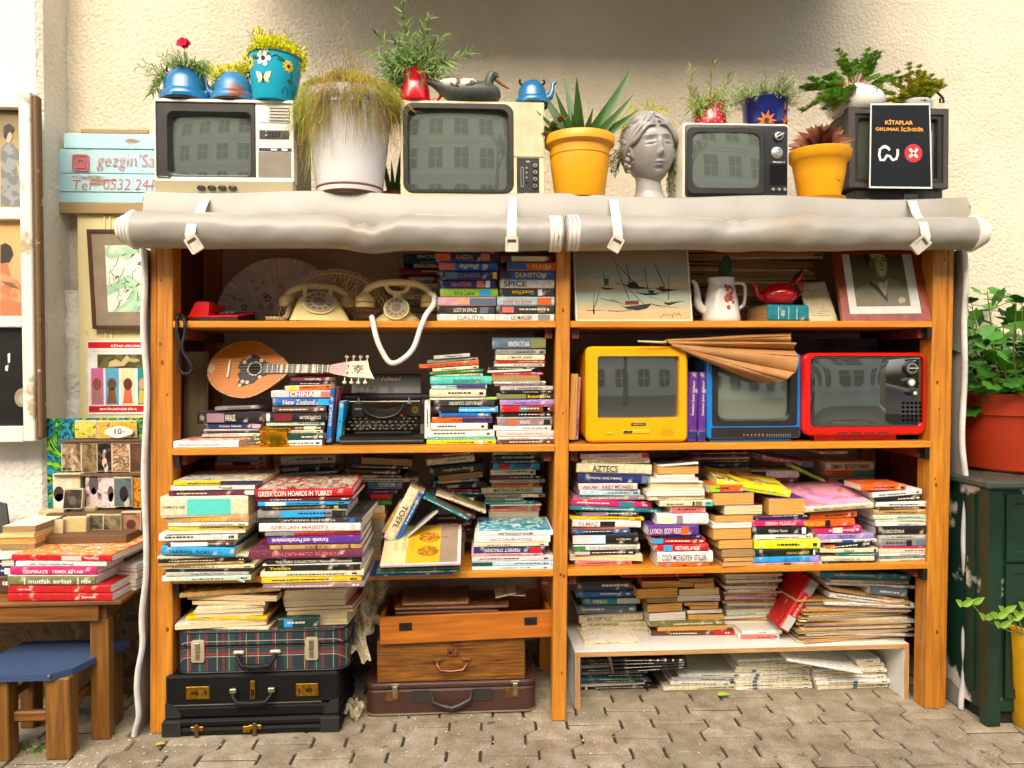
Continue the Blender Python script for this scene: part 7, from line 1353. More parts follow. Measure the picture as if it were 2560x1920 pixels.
def grad(key,cols,z0,z1):
 m=bpy.data.materials.new(key);m.use_nodes=True;n=m.node_tree.nodes;l=m.node_tree.links;b=n['Principled BSDF'];b.inputs['Roughness'].default_value=.6
 tc=n.new('ShaderNodeTexCoord');s=n.new('ShaderNodeSeparateXYZ');l.new(tc.outputs['Object'],s.inputs[0]);mr=n.new('ShaderNodeMapRange');l.new(s.outputs[2],mr.inputs[0]);mr.inputs[1].default_value=z0;mr.inputs[2].default_value=z1
 t_=n.new('ShaderNodeTexNoise');mp=n.new('ShaderNodeMapping');mp.inputs['Scale'].default_value=(5,5,40);l.new(tc.outputs['Object'],mp.inputs[0]);l.new(mp.outputs[0],t_.inputs['Vector']);t_.inputs['Scale'].default_value=1.4
 ad=n.new('ShaderNodeMath');ad.operation='MULTIPLY_ADD';ad.inputs[1].default_value=.22;l.new(t_.outputs[0],ad.inputs[0]);l.new(mr.outputs[0],ad.inputs[2]);sb=n.new('ShaderNodeMath');sb.operation='SUBTRACT';sb.inputs[1].default_value=.11;l.new(ad.outputs[0],sb.inputs[0])
 r=n.new('ShaderNodeValToRGB');cr=r.color_ramp
 while len(cr.elements)<len(cols):cr.elements.new(.5)
 for i,e in enumerate(cr.elements):e.position=i/(len(cols)-1);e.color=lin(cols[i])
 l.new(sb.outputs[0],r.inputs[0]);l.new(r.outputs[0],b.inputs['Base Color']);return m
link('canvas',MB().box(B[0]+.006,B[1]-.006,.0,.018,.006,H0),grad('seascape_paint',['c9a869','cdb686','a9c2ae','c9b88e','97a7a0','b3a88e','a08f74','8f8268'],0,H0),t)
link('white_edge',MB().box(B[0],B[0]+.0055,-.002,.02,.0,H0).box(B[0]+.006,B[1],-.002,.02,0,.0055),M_WPL,t);link('white_edge',MB().box(B[1]-.0055,B[1],-.002,.02,.006,H0),M_WPL,t)
M_STK=mat('dark_brush','2c2a26',rough=.7);M_STR=mat('rust_brush','8a3a28',rough=.7);M_STG=mat('green_brush','4a6250',rough=.7)
def bp(x,y):q=F.p(x,y,T23);return(q.x,-.0012,max(.01,q.z*1.02-.001))
def boat(nm,hull,masts,lines,cab=None,mc=M_STR):
 link(nm,MB().prism([(bp(*h)[0],bp(*h)[2])for h in hull],-.0010,0),M_STK,t);mb=MB()
 for a,b in masts:mb.tube([bp(*a),bp(*b)],[.0013,.0005],4)
 for a,b in lines:mb.tube([bp(*a),bp(*b)],[.0010,.0003],4)
 link('painted_rigging',mb,M_STK,t)
 if cab:link('painted_cabin',MB().prism([(bp(*h)[0],bp(*h)[2])for h in cab],-.0016,-.0011),mc,t)
boat('painted_boat',[(885,965),(930,985),(1170,955),(1120,1000),(1040,1018),(950,1005)],[((970,920),(840,530)),((1100,965),(960,820))],[((720,910),(930,965)),((1170,965),(1400,998)),((985,1015),(845,1030)),((800,915),(920,960)),((1170,960),(1280,1000))],[(935,935),(1055,928),(1050,965),(930,968)])
boat('painted_boat',[(920,782),(960,790),(1170,820),(1080,825),(985,822)],[((985,760),(958,580)),((1020,770),(870,590))],[((855,770),(940,785))],[(965,765),(1040,765),(1060,805),(970,805)],M_STK)
boat('painted_boat',[(1200,815),(1250,820),(1400,832),(1320,845),(1260,850)],[((1285,800),(1195,560))],[((1350,830),(1410,832))],[(1235,800),(1285,805),(1285,825),(1240,825)])
boat('painted_boat',[(1020,850),(1100,865),(1250,862),(1200,880),(1110,882)],[((1140,850),(1115,625))],[((1250,862),(1330,850))],[(1145,838),(1190,840),(1190,862),(1145,862)],M_STK)
boat('painted_boat',[(1265,945),(1300,948),(1465,930),(1380,950),(1320,972),(1285,965)],[((1310,925),(1330,690))],[((1150,895),(1290,940))])
boat('painted_boat',[(725,810),(760,815),(850,820),(800,832),(765,830)],[((765,720),(750,670))],[((740,830),(770,780))],[(755,730),(800,735),(795,790),(760,795)],M_STG)
boat('painted_post',[(650,1010),(665,1005),(665,1050),(655,1055)],[((665,990),(715,855)),((655,1010),(668,860))],[((600,1018),(740,1015)),((780,1020),(920,1025))])
sg=MB().tube([bp(x,y)for x,y in((1230,1065),(1240,1078),(1270,1045),(1275,1070),(1300,1050),(1310,1070),(1335,1050),(1335,1085),(1350,1045),(1375,1060),(1395,1040),(1405,1065),(1415,1060))],.0009,4);link('painted_signature',sg,M_STK,t)
r_=random.Random(44);rows=[]
for q in range(24):rows.append((1470+r_.randint(-12,45),2640+r_.randint(-90,60),505+int(q*26),['tn','kr','cr','br','kr','g','tn','lg'][r_.randint(0,7)],{'k':'p','page':'oyco'[q%4],'s':r_.uniform(-1.5,1.5),'r':r_.uniform(-4,4),'d':.2,'lb':['browned','tattered','folded','stained'][q%4]+' '+['tan','kraft','cream','grey'][q%4]}))
stk(T23,'the old file pile behind the white jug',rows,1128,Y=.22,Z=Z1,name='paper_file',cat='file',group='old paper files on the top shelf')
r5=stk(T24,'the cards behind the portrait frame edge',[(-60,560,600+q*30,'kr' if q%2 else 'tn',{'k':'p','page':'o','r':0})for q in range(0)]or[(300,590,1060,'k')],1125,Y=.2,Z=Z1,name='paper_file',cat='file')
Y=.06;F=Fr(1812,806,Y);t=thing('coffee_pot','white enamel coffee pot with flower decor holding a flat cactus pad','coffee pot',(F.o.x,Y+.04,Z1));k=(Y+.04-CAM.y)/F_PX;M_WEN=mat('white_enamel','e9e6de',rough=.14,var=.04,coat=.8)
link('body',MB().lathe([(44*k,0),(47*k,3*k),(48*k,12*k),(46*k,24*k),(40*k,62*k),(34*k,88*k),(32*k,98*k),(34*k,112*k),(33*k,113*k),(31*k,100*k)],n=40),M_WEN,t,smooth=50)
link('spout',MB().tube(smoothp([(-38*k,0,28*k),(-58*k,0,44*k),(-62*k,0,72*k),(-66*k,0,96*k),(-75*k,0,106*k)],4),[.019-.0008*i for i in range(17)],14),M_WEN,t,smooth=60)
link('handle',MB().tube(smoothp([(32*k,0,100*k),(54*k,0,100*k),(62*k,0,88*k),(60*k,0,52*k),(50*k,0,38*k),(42*k,0,36*k)],5),.0062,12,flat=.7),M_WEN,t,smooth=60)
r=random.Random(3)
for nm_,m,n_,(ax_,az_)in(('painted_flower',mat('orange_decor','d0582a',rough=.3),9,(.35,52)),('painted_flower',mat('red_decor','b03a30',rough=.3),6,(.28,76)),('painted_flower',mat('grey_decor','6a6460',rough=.3),7,(.28,70)),('painted_flower',mat('pink_decor','d8a0a8',rough=.3),5,(.5,70))):
 mb=MB()
 for i in range(n_):
  a=-1.57+ax_-.15+r.uniform(-.28,.28);z=(az_+r.uniform(-18,14));rr=(46-(z-24)*.15)*k;mb.ball((rr*math.cos(a),rr*math.sin(a),z*k),r.uniform(.004,.009),6,1,.3,1.2)
 link(nm_,mb,m,t)
cp=MB().sheet(lambda u,v:(8*k+(.024*math.sin(math.pi*min(1,.12+v*.88))**.5)*math.cos(2*math.pi*u)+.008*v,.009*math.sin(2*math.pi*u),104*k+.0+v*.098),16,14);link('cactus_pad',cp,mat('cactus_green','2c5020',rough=.5,var=.2),t,smooth=60)
stk(T24,'the top shelf under the red teapot',[(-20,362,973,'tl',{'T':'Lûgat','tw':.09,'th':.5,'tx':.36,'hard':True,'d':.15,'r':9,'a':[(.25,.262,'pb'),(.50,.512,'pb'),(.70,.712,'pb')],'lb':'worn blue-green','page':'o'})],1129,Z=Z1,Y=.03)
Y=.06;zb_=PY(1960,761,.04).z;p=PY(1950,761,Y+.03);t=thing('teapot','shiny red enamel teapot tied with its lid open on the teal book','teapot',(p.x,Y+.045,zb_+.004));k=(Y-CAM.y)/F_PX
link('body',MB().lathe([(32*k,0),(38*k,3*k),(46*k,20*k),(45*k,34*k),(34*k,48*k),(26*k,52*k),(24*k,54*k),(22*k,52*k)],n=40),M_REDEN,t,smooth=60)
link('spout',MB().tube(smoothp([(-38*k,0,16*k),(-54*k,0,28*k),(-58*k,0,44*k),(-66*k,0,54*k)],5),[.015-.0006*i for i in range(16)],12),M_REDEN,t,smooth=60)
link('handle',MB().tube(smoothp([(28*k,0,50*k),(54*k,0,56*k),(66*k,0,42*k),(56*k,0,26*k),(38*k,0,10*k)],5),.0048,10),M_REDEN,t,smooth=60)
link('lid',MB().lathe([(.002,.018),(14*k,.012),(24*k,0),(24*k,-.003),(4*k,-.004)],n=30).xf(Matrix.Translation((50*k,0,72*k))@Matrix.Rotation(R(128),4,'Y')),M_REDEN,t,smooth=50)
link('lid_inside',MB().lathe([(.001,0),(20*k,0)],n=24,caps=False).xf(Matrix.Translation((48.0*k,0,74.5*k))@Matrix.Rotation(R(128),4,'Y')),mat('dark_enamel','2a2424',rough=.2),t)
link('string',MB().tube([(20*k,-.01,54*k),(26*k,-.02,58*k),(34*k,-.01,54*k),(38*k,0,64*k),(30*k,.01,60*k),(33*k,-.012,48*k),(30*k,-.012,40*k)],.0013,5),mat('twine','9a7c48',rough=.9),t)
Y=.05;F=Fr(2045,806,Y);t=thing('paper_card','cream printed card with short text lines, leaning beside the portrait','card',(0,0,0));q=[PY(*TT(T24,a,b),c)for a,b,c in((365,1125,.05),(608,1125,.05),(490,775,.13),(260,800,.13))]
M_CARD=mat('cream_card','d6cba2',rough=.7);v=[tuple(p)for p in q]+[(p.x,p.y+.0015,p.z)for p in q];link('card',MB().add(v,[(0,1,2,3),(7,6,5,4),(0,4,5,1),(1,5,6,2),(2,6,7,3),(3,7,4,0)]),M_CARD,t)
mb=MB();r=random.Random(8)
for i in range(15):
 u0=.5+r.uniform(-.05,.05);wd=r.uniform(.10,.34);vv=.16+.70*i/15
 def Q(u,v):a=q[0].lerp(q[1],u);b=q[3].lerp(q[2],u);p=a.lerp(b,v);return(p.x,p.y-.0009,p.z)
 x=u0-wd
 while x<u0+wd:e=min(x+r.uniform(.03,.1),u0+wd);mb.add([Q(x,vv),Q(e,vv),Q(e,vv+.013),Q(x,vv+.013)],[(0,1,2,3)]);x=e+.02
link('printed_lines',mb,mat('faded_ink','6a5a3c',rough=.8),t)
def lframe(name,label,cat,bl,br,tl,tr,T,Y0,Y1,fw,mfr,th=.018,mats=()):
 """framed picture: corners given in tile pixels, bottom at depth Y0, top at Y1; returns thing and a mapper (u,v)->point"""
 P0,P1,P2,P3=PY(*TT(T,*bl),Y0),PY(*TT(T,*br),Y0),PY(*TT(T,*tr),Y1),PY(*TT(T,*tl),Y1)
 t=thing(name,label,cat,(0,0,0));nrm=(P1-P0).cross(P3-P0).normalized();nrm=-nrm if nrm.y>0 else nrm
 W_,H_=(P1-P0).length,(P3-P0).length
 def Q(u,v,o=0.):return P0.lerp(P1,u).lerp(P3.lerp(P2,u),v)+nrm*o
 def slab(u0,v0,u1,v1,o0,o1,poly=None):
  pl=poly or[(u0,v0),(u1,v0),(u1,v1),(u0,v1)];n=len(pl)
  ar=sum(pl[i][0]*pl[(i+1)%n][1]-pl[(i+1)%n][0]*pl[i][1]for i in range(n));pl=pl if ar>0 else pl[::-1]
  return MB().add([Q(a,b,o1)for a,b in pl]+[Q(a,b,o0)for a,b in pl],[tuple(range(n)),tuple(range(n,2*n))[::-1]]+[(i,i+n,(i+1)%n+n,(i+1)%n)for i in range(n)])
 a,b=fw/W_,fw/H_
 for s in((0,0,a,1),(1-a,0,1,1),(a,0,1-a,b),(a,1-b,1-a,1)):link('frame_rail',slab(*s,-th,0),mfr,t)
 t['x']=0;del t['x']
 return t,Q,slab,a,b
M_CHERRY=mat('cherry_frame','9a3c0c',rough=.35,kind='wood',axis='Z',col2='742808',vs=8,coat=.4)
t,Q,sl,a,b=lframe('framed_portrait','sepia portrait photograph of a suited man in red-brown wooden frame','picture',(650,1122),(1418,1112),(560,470),(1300,470),T24,.0,.10,.03,M_CHERRY)
link('mount',sl(a,b,1-a,1-b,-.012,-.006),mat('white_mount','e2dfd6',rough=.7),t)
ua,ub,va,vb=.185,.80,.205,.985;link('photograph',sl(ua,va,ub,vb,-.0058,-.0054),grad('sepia_ground',['4c4630','6a6038','5a5230','3a3420'],PY(2200,770,.02).z,PY(2200,620,.09).z),t)
def pol(nm,pts,m,o):link(nm,sl(0,0,0,0,-.0055+o-.0004,-.0055+o,[(ua+(ub-ua)*x,va+(vb-va)*y)for x,y in pts]),m,t)
el=lambda cx,cy,rx_,ry_,n=20,a0=0:[(cx+rx_*math.cos(2*math.pi*i/n+a0),cy+ry_*math.sin(2*math.pi*i/n+a0))for i in range(n)]
pol('suit',[(0,0),(1,0),(.98,.28),(.86,.42),(.66,.47),(.56,.42),(.40,.44),(.22,.36),(.08,.3),(0,.2)],mat('photo_grey','7c765e',rough=.5),.0006)
pol('lapel',[(.30,.44),(.56,.22),(.62,.46),(.58,.06),(.46,.20),(.30,.38)],mat('photo_dark','3a3626',rough=.5),.0011);pol('shirt',[(.44,.38),(.56,.16),(.64,.44),(.58,.40),(.50,.40)],mat('photo_light','c4b88e',rough=.5),.0016);pol('tie',[(.545,.40),(.52,.30),(.555,.17),(.59,.30),(.57,.40)],mat('photo_mid','a89c70',rough=.5),.0021)
pol('neck',[(.40,.44),(.58,.38),(.62,.56),(.42,.62)],mat('photo_skin_dark','6e6440',rough=.5),.0013);pol('hair',[(.28,.72),(.26,.88),(.34,.99),(.52,1.0),(.64,.97),(.68,.88),(.66,.80),(.6,.92),(.42,.9),(.36,.78),(.34,.64)],mat('photo_black','1e1a10',rough=.5),.0019)
pol('face',[(.36,.70),(.38,.88),(.48,.94),(.60,.93),(.67,.84),(.68,.70),(.64,.56),(.58,.50),(.50,.50),(.42,.58)],mat('photo_skin','bfb282',rough=.5),.0024);pol('shaded_cheek',[(.36,.70),(.38,.86),(.45,.80),(.46,.60),(.52,.51),(.42,.58)],_mc['photo_skin_dark'],.0028)
for x in(.49,.63):pol('eye',el(x,.775,.03,.012,10),_mc['photo_black'],.0029);pol('brow',[(x-.05,.805),(x+.04,.82),(x+.04,.835),(x-.05,.82)],_mc['photo_black'],.0029)
pol('nose',[(.565,.78),(.60,.69),(.575,.67),(.545,.69)],mat('photo_skin_mid','857a50',rough=.5),.0029);pol('mouth',[(.51,.615),(.565,.625),(.63,.62),(.57,.60)],mat('photo_lip','4a4028',rough=.5),.0029);pol('ear',el(.355,.70,.02,.05,12),_mc['photo_skin_mid'],.0029);pol('pocket_square',[(.78,.10),(.84,.16),(.93,.12),(.90,.06),(.80,.04)],_mc['photo_light'],.0012)
# ==========================================================
p0,p1=PY(455,1112,.30),PY(524,1112,.30);t=thing('cloth_bag','beige folded cloth standing behind the mandolin, left end','cloth',(0,0,0));zz=PY(490,880,.30).z
link('cloth',MB().sheet(lambda u,v:(p0.x-.02+(p1.x-p0.x+.02)*u,.26+.012*math.sin(u*9)+.02*v,Z2+.001+(zz-Z2)*v),20,12,.006),mat('beige_cloth','b0a078',rough=.9,bump=.2,bs=200),t,smooth=60)
Y=.10;t=thing('mandolin','pear shaped mandolin with dark floral scratchplate lying across the books','mandolin',(0,0,0));c=PY(*TT(T22,-60,1560),Y)
A,Bp=PY(*TT(T21,1800,1530),Y+.04),PY(*TT(T22,1000,1535),Y-.02);ax_=(Bp-A);ang=math.atan2(ax_.z,ax_.x);yaw_=math.atan2(ax_.y,ax_.x);t.location=A;t.rotation_euler=(R(-22),-ang,yaw_)
k=(Y-CAM.y)/F_PX
def mout(off=0):
 o=[]
 for i in range(48):
  a=2*math.pi*i/48;x=100*k*(1-math.cos(a))*1.02;w_=76*k*math.sin(a)*(1-.22*max(0,-math.cos(a))**2*1.0)*(1 if x<100*k else(1-.34*((x-100*k)/(104*k))**1.5));o.append((x*(1-off*2)+off*100*k*2,w_*(1-off*2)))
 return[(x,z)for x,z in o]
link('soundboard',MB().prism([(x,z-.0)for x,z in mout()],-.003,0),mat('spruce_top','b8700c',rough=.55,kind='wood',axis='X',col2='a85e08',vs=14,coat=.0),t)
def bowl(u,v):
 o=mout();x,z=o[int(u*48)%48];q=math.cos(v*math.pi/2);cx_=100*k;return(cx_+(x-cx_)*q,.001+.10*math.sin(v*math.pi/2),z*q)
link('bowl_back',MB().sheet(bowl,48,8),mat('bowl_rosewood','5a2a12',rough=.3),t,smooth=50)
o=mout();link('rope_binding',MB().tube([(x,-.0032,z)for x,z in o],.0022,6,closed=True),mat('rope_binding','c8a868',rough=.5,kind='patch',col2='5a3a1c',vs=220),t)
sp_=[(74,5),(84,30),(96,26),(108,42),(122,38),(132,30),(140,24),(150,18),(150,-18),(140,-22),(128,-30),(120,-42),(104,-46),(92,-52),(78,-50),(84,-30),(76,-16),(84,-6)]
link('scratchplate',MB().prism([(x*k*1.0,z*k*.9)for x,z in sp_],-.0046,-.0031),mat('dark_blue_plate','16161e',rough=.6),t)
H_=MB().cyl((118*k,-.0055,0),.0215,.0008,'Y',32);link('sound_hole',H_,mat('hole_black','0d0806',rough=.9),t);link('rosette_ring',MB().lathe([(.0225,-.0063),(.027,-.0063),(.027,-.0048),(.0225,-.0048)],(118*k,0,0),32,'Y',caps=False),mat('mother_of_pearl','b8a878',rough=.3,kind='patch',col2='4c4434',vs=160),t)
for(x,z)in((90,18),(100,32),(92,-34),(86,-44),(104,-36),(132,22),(134,-22)):link('inlay',MB().join(daisy(.0075,5,.3)).mv(x*k,-.0047,z*k),mat('ivory_inlay','c9b98a',rough=.4),t)
link('bridge',MB().box(52*k,57*k,-.012,-.0031,-24*k,24*k,.001),mat('ivory_bridge','d8ccb0',rough=.5),t)
link('tail_patch',MB().prism([(2*k+.012*math.cos(i*.63)+.010,.020*math.sin(i*.63))for i in range(10)],-.0040,-.0031),mat('tail_patch_horn','b09a6c',rough=.5),t)
x0,x1=140*k,300*k;link('fretboard',MB().prism([(x0,-13*k),(x1,-9.5*k),(x1,9.5*k),(x0,13*k)],-.008,-.0047),mat('ebony','17130f',rough=.35),t)
link('neck',MB().tube([(190*k,.020,0),(x1,.018,0),(318*k,.020,0)],[.020,.017,.022],12),mat('mahogany_neck','7a3212',rough=.3,coat=.4),t,smooth=60)
for i,x in enumerate((182,196,222,240,262)):link('pearl_block',MB().box(x*k,(x+(5 if i<2 else 9))*k,-.0085,-.0081,-11*k,11*k),_mc['ivory_inlay'],t)
for i in range(12):link('fret',MB().box((150+i*12.5)*k,(150.8+i*12.5)*k,-.0092,-.0086,-12*k,12*k),M_SLV,t)
link('nut',MB().box(x1,x1+.004,-.011,-.002,-10*k,10*k),_mc['ivory_bridge'],t)
link('headstock_face',MB().prism([(302*k,-9*k),(320*k,-14*k),(352*k,-20*k),(352*k,20*k),(320*k,14*k),(302*k,9*k)],-.006,.004),_mc['mahogany_neck'],t)
link('head_plate',MB().prism([(352.5*k,-21*k),(400*k,-23*k),(418*k,-26*k),(404*k,0),(398*k,22*k),(352.5*k,20*k)],-.007,.004),mat('ivory_plate','d2c4a0',rough=.4),t);link('head_ornament',MB().join(daisy(.018,8,.2)).mv(376*k,-.0075,0),mat('rosewood_inlay','7a3c1c',rough=.4),t)
for i in range(4):
 for s in(-1,1):link('tuning_peg',MB().tube([((344+i*17)*k,0,s*20*k),((344+i*17)*k,0,s*30*k)],.002,6).ball(((344+i*17)*k,0,s*34*k),.0078,12,1,.6,.8),mat('pearl_button','d8d0b8',rough=.25),t);link('string_post',MB().cyl(((350+i*12)*k,-.016,s*9*k),.0022,.010,'Y',8),M_SLV,t)
for s in(-3,-1,1,3):link('string',MB().tube([(10*k,-.006,s*4*k),(54*k,-.0125,s*4*k),(x1,-.0115,s*2.4*k),(350*k,-.010,s*3.4*k)],.00035,4),M_SLV,t)
p=PZ(*TT(T32,165,545),Z2);k=(p.y+.05-CAM.y)/F_PX;t=thing('brass_bowl','small shiny brass bowl with bands and loop, front of the second shelf','bowl',(PY(*TT(T32,178,540),p.y+.05).x,p.y+.055,Z2));M_BRS2=mat('polished_brass','e8b828',rough=.18,metal=1,var=.05)
link('body',MB().lathe([(36*k,0),(40*k,1*k),(40*k,6*k),(35*k,9*k),(37*k,12*k),(36*k,28*k),(39*k,36*k),(44*k,40*k),(44*k,45*k),(38*k,46*k),(34*k,40*k)],n=40),M_BRS2,t,smooth=25);link('handle',MB().tube(smoothp([(-38*k,-.01,28*k),(-52*k,-.015,22*k),(-50*k,-.015,8*k),(-38*k,-.01,10*k)],5),.0025,8),M_BRS2,t,smooth=60);link('rim_knob',MB().ball((42*k,-.01,38*k),.009,10),mat('dark_brass','6a5010',rough=.2,metal=1),t)
Y=.06;F=Fr(*TT(T32,1080,522),Y);t=thing('typewriter','black antique typewriter with gold badge and one red key ribbon','typewriter',(F.o.x,Y,Z2));M_TYP=mat('black_japan','0e0e0e',rough=.45,var=.1,coat=.1);M_KEY=mat('worn_key_metal','6a665c',rough=.4,metal=.7)
B=F.b(718,0,1450,522,T32);k=(Y-CAM.y)/F_PX;x0,x1=B[0],B[1];HZ=F.b(718,-100,1450,522,T32)[3]-F.b(718,-100,1450,522,T32)[2]
link('base',MB().prism([(-.0,.004),(-.0,.028),(.02,.034),(.26,.034),(.26,.004)],x0,x1,'YZ'),M_TYP,t);link('base_trim',MB().box(x0+.002,x1-.002,-.003,-.0005,.010,.016,.001),mat('worn_grey_paint','55534c',rough=.5),t)
for s in(-1,1):xs=x0+.008 if s<0 else x1-.008;link('side_frame',MB().prism([(.02,.035),(.03,.07),(.09,.105),(.12,.155),(.22,.165),(.26,.14),(.26,.035)],xs-.006,xs+.006,'YZ'),M_TYP,t)
for(a,b_)in((790,915),(1310,1440)):q=F.b(a,100,b_,245,T32);link('front_plate',MB().box(q[0],q[1],.085,.092,.092,.142,.003),M_TYP,t)
q=F.p(1362,170,T32);link('badge',MB().lathe([(.0125,.084),(.0125,.0825),(.010,.0822)],(q.x,0,.118),24,'Y'),M_BRS2,t);text('badge_lettering','S&N',.012,.007,q.x,.0815,.118,'1a1208',t,bold=.03);q=F.p(858,155,T32);link('nameplate',MB().box(q.x-.014,q.x+.014,.083,.0845,.120,.126,.002),M_SLV,t)
link('type_basket',MB().tube([(.075*math.cos(a_),.075+.0*i,.145-.055*math.sin(a_))for i,a_ in enumerate([j*math.pi/16 for j in range(17)])],.006,8),M_TYP,t,smooth=50);tb_=MB()
for i in range(24):a_=R(15+150*i/23);tb_.tube([(.068*math.cos(a_),.10,.143-.05*math.sin(a_)),(.022*math.cos(a_),.125,.125-.01*math.sin(a_)),(0,.14,.118)],.0012,4)
link('type_bars',tb_,M_KEY,t)
link('paper_table',MB().prism([(.15,.15),(.19,HZ*.98),(.196,HZ*.98),(.158,.15)],x0+.02,x1-.02,'YZ'),M_TYP,t);link('badge_lettering',text_mb('Ideal',.075,.018,bold=.02,italic=.2).xf(Matrix.Translation((.02,.182,HZ*.91))@Matrix.Rotation(R(-22),4,'X')),mat('gold_transfer','9a7a3a',rough=.4),t)
link('platen',MB().cyl((x0-.004,.135,.162),.016,x1-x0+.008,'X',24),mat('platen_rubber','1a1a1a',rough=.6),t,smooth=40)
for s in(0,1):link('platen_knob',MB().cyl((x0-.018 if not s else x1+.004,.135,.162),.017,.013,'X',20),M_TYP,t,smooth=40)
link('paper_bail',MB().cyl((x0+.02,.112,.148),.0035,x1-x0-.04,'X',10),M_SLV,t,smooth=40)
for px in(855,1308):q=F.p(px,70,T32);link('card_finger',MB().prism([(q.x-.010,.140),(q.x+.010,.140),(q.x+.003,.150),(q.x-.002,.166)],.108,.110),M_SLV,t)
link('space_bar',MB().box(x0+.05,x1-.045,.012,.022,.037,.045,.003),M_TYP,t)
for r4 in range(4):
 n=(11,12,12,11)[r4]
 for i in range(n):
  xx=x0+.028+(x1-x0-.05)*(i+.5*(r4%2))/(n);yk=.03+.021*r4;zk=.052+.011*r4
  kk_=link('key',MB().cyl((xx,yk,zk),.0068,.0035,'Z',12),M_TYP if(i+r4)%9 else M_BLK,t);link('key_ring',MB().lathe([(.0069,0),(.0076,.002),(.0069,.004)],(xx,yk,zk),14,caps=False),M_KEY,kk_)
  if r4==0 or i%2==0:link('key_lever',MB().tube([(xx,yk,zk),(xx,yk+.03,zk-.006),(xx*.8,.11,.05)],.0012,4),M_KEY,t)
q=F.p(1240,235,T32);link('ribbon_lever',MB().ball((q.x,.08,.098),.006,10),mat('red_lever','a81a1a',rough=.3),t);link('front_rail',MB().box(x0+.02,x1-.02,.092,.10,.086,.092,.002),M_TYP,t)
# ==========================================================
Y=.02;F=Fr(1575,1104,Y);t=thing('television','bright yellow television with dark reflecting screen','television',(F.o.x,Y,Z2));F.o.z=Z2;M_YTV=mat('yellow_television_plastic','f0a800',rough=.3,var=.05,vs=4,coat=.2)
O,I=F.b(1465,866,1720,1104),F.b(1494,890,1699,1046);B=(O[0],O[1],.004,O[3])
link('shell',MB().rrect(B[0]+.004,B[1]-.004,.006,B[3]-.004,.045,.30,.03,bev=.01),M_YTV,t,smooth=40);link('front_frame',MB().ring((B[0],B[1],B[2]+.0,B[3],.022),(I[0],I[1],I[2],I[3],.008),0,.0445,6,.008,.004),M_YTV,t,smooth=40)
screen(F,(1492,888,1701,1048),.024,.014,glassmat('tinted_screen','3c3f36'),t)
lb=F.b(1030,336,1155,362,T33);link('name_badge',MB().box(lb[0],lb[1],-.0015,-.0003,lb[2],lb[3],.0003),M_DKPL,t);text('badge_lettering','MARCO POLO',(lb[1]-lb[0])*.8,(lb[3]-lb[2])*.5,(lb[0]+lb[1])/2,-.0019,(lb[2]+lb[3])/2,'d8c080',t,bold=.02)
c1=F.p(1075,412,T33);pb_=MB().ball((0,0,0),1,24,.052,.006,.0065/1);pb_.v=[(x*1.,y,z)for x,y,z in pb_.v];pb_.mv(c1.x,0,c1.z);link('control_strip',MB().rrect(c1.x-.050,c1.x+.050,c1.z-.0065,c1.z+.0065,-.003,-.0003,.0064,bev=.002),mat('yellow_button','f4b61a',rough=.3),t)
c2=F.p(1000,412,T33);link('logo_oval',MB().rrect(c2.x-.016,c2.x+.016,c2.z-.0045,c2.z+.0045,-.0042,-.0031,.0044),M_DKPL,t);text('badge_lettering','Zoom',.014,.004,c2.x+.002,-.0046,c2.z,'c8b48a',t,italic=.3);c3=F.p(843,425,T33);link('power_button',MB().rrect(c3.x-.010,c3.x+.010,c3.z-.004,c3.z+.004,-.004,-.0003,.0039,bev=.001),_mc['yellow_button'],t)
sg_=MB();c4=F.p(1342,420,T33)
for i in range(12):
 for j in range(6):
  if((i-5.5)/6)**2+((j-2.5)/3.2)**2<1:sg_.cyl((c4.x+(i-5.5)*.0042,-.0012,c4.z+(j-2.5)*.0042),.0012,.001,'Y',6)
link('speaker_holes',sg_,mat('amber_holes','a87008',rough=.6),t)
Y=.04;F=Fr(1885,1104,Y);t=thing('television','blue edged television with pale screen under the brown parasol cloth','television',(F.o.x,Y,Z2));F.o.z=Z2;M_BTV=mat('blue_television_plastic','127ccc',rough=.3,coat=.2)
O=F.b(1768,885,2002,1104);I=F.b(1780,896,1994,1066)
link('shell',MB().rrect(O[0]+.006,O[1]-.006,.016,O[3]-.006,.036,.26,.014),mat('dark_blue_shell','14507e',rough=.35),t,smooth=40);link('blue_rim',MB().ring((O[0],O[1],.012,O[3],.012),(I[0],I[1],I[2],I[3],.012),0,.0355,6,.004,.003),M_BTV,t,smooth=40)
I2=F.b(1796,912,1978,1052);link('bezel',MB().ring((I[0]+.0005,I[1]-.0005,I[2]+.0005,I[3]-.0005,.011),I2+(.03,),.004,.03,6,.0,.008),M_DKPL,t,smooth=40);screen(F,(1793,909,1981,1055),.030,.014,glassmat('pale_tube_glass','76806c'),t)
cp_=F.b(1778,1068,1998,1100);link('control_panel',MB().box(cp_[0],cp_[1],-.002,-.0003,max(.016,cp_[2]),cp_[3],.001),M_DKPL,t);link('stand',MB().box(O[0]+.012,O[1]-.03,.01,.2,.0,.0115,.002),mat('blue_stand','1a5a8a',rough=.4),t)
ms=MB()
for i in range(6):q=F.p(2000+i*33,440,T33);ms.box(q.x-.0025,q.x+.0025,-.004,-.0022,q.z-.004,q.z+.004)
link('preset_buttons',ms,mat('pinkish_button','9a6a60',rough=.5),t);sl_=MB()
for i in range(11):q=F.p(-30+i*20+20,440,T34);sl_.box(q.x-.0012,q.x+.0012,-.0032,-.0022,q.z-.006,q.z+.004)
link('tuning_sliders',sl_,M_SLV,t)
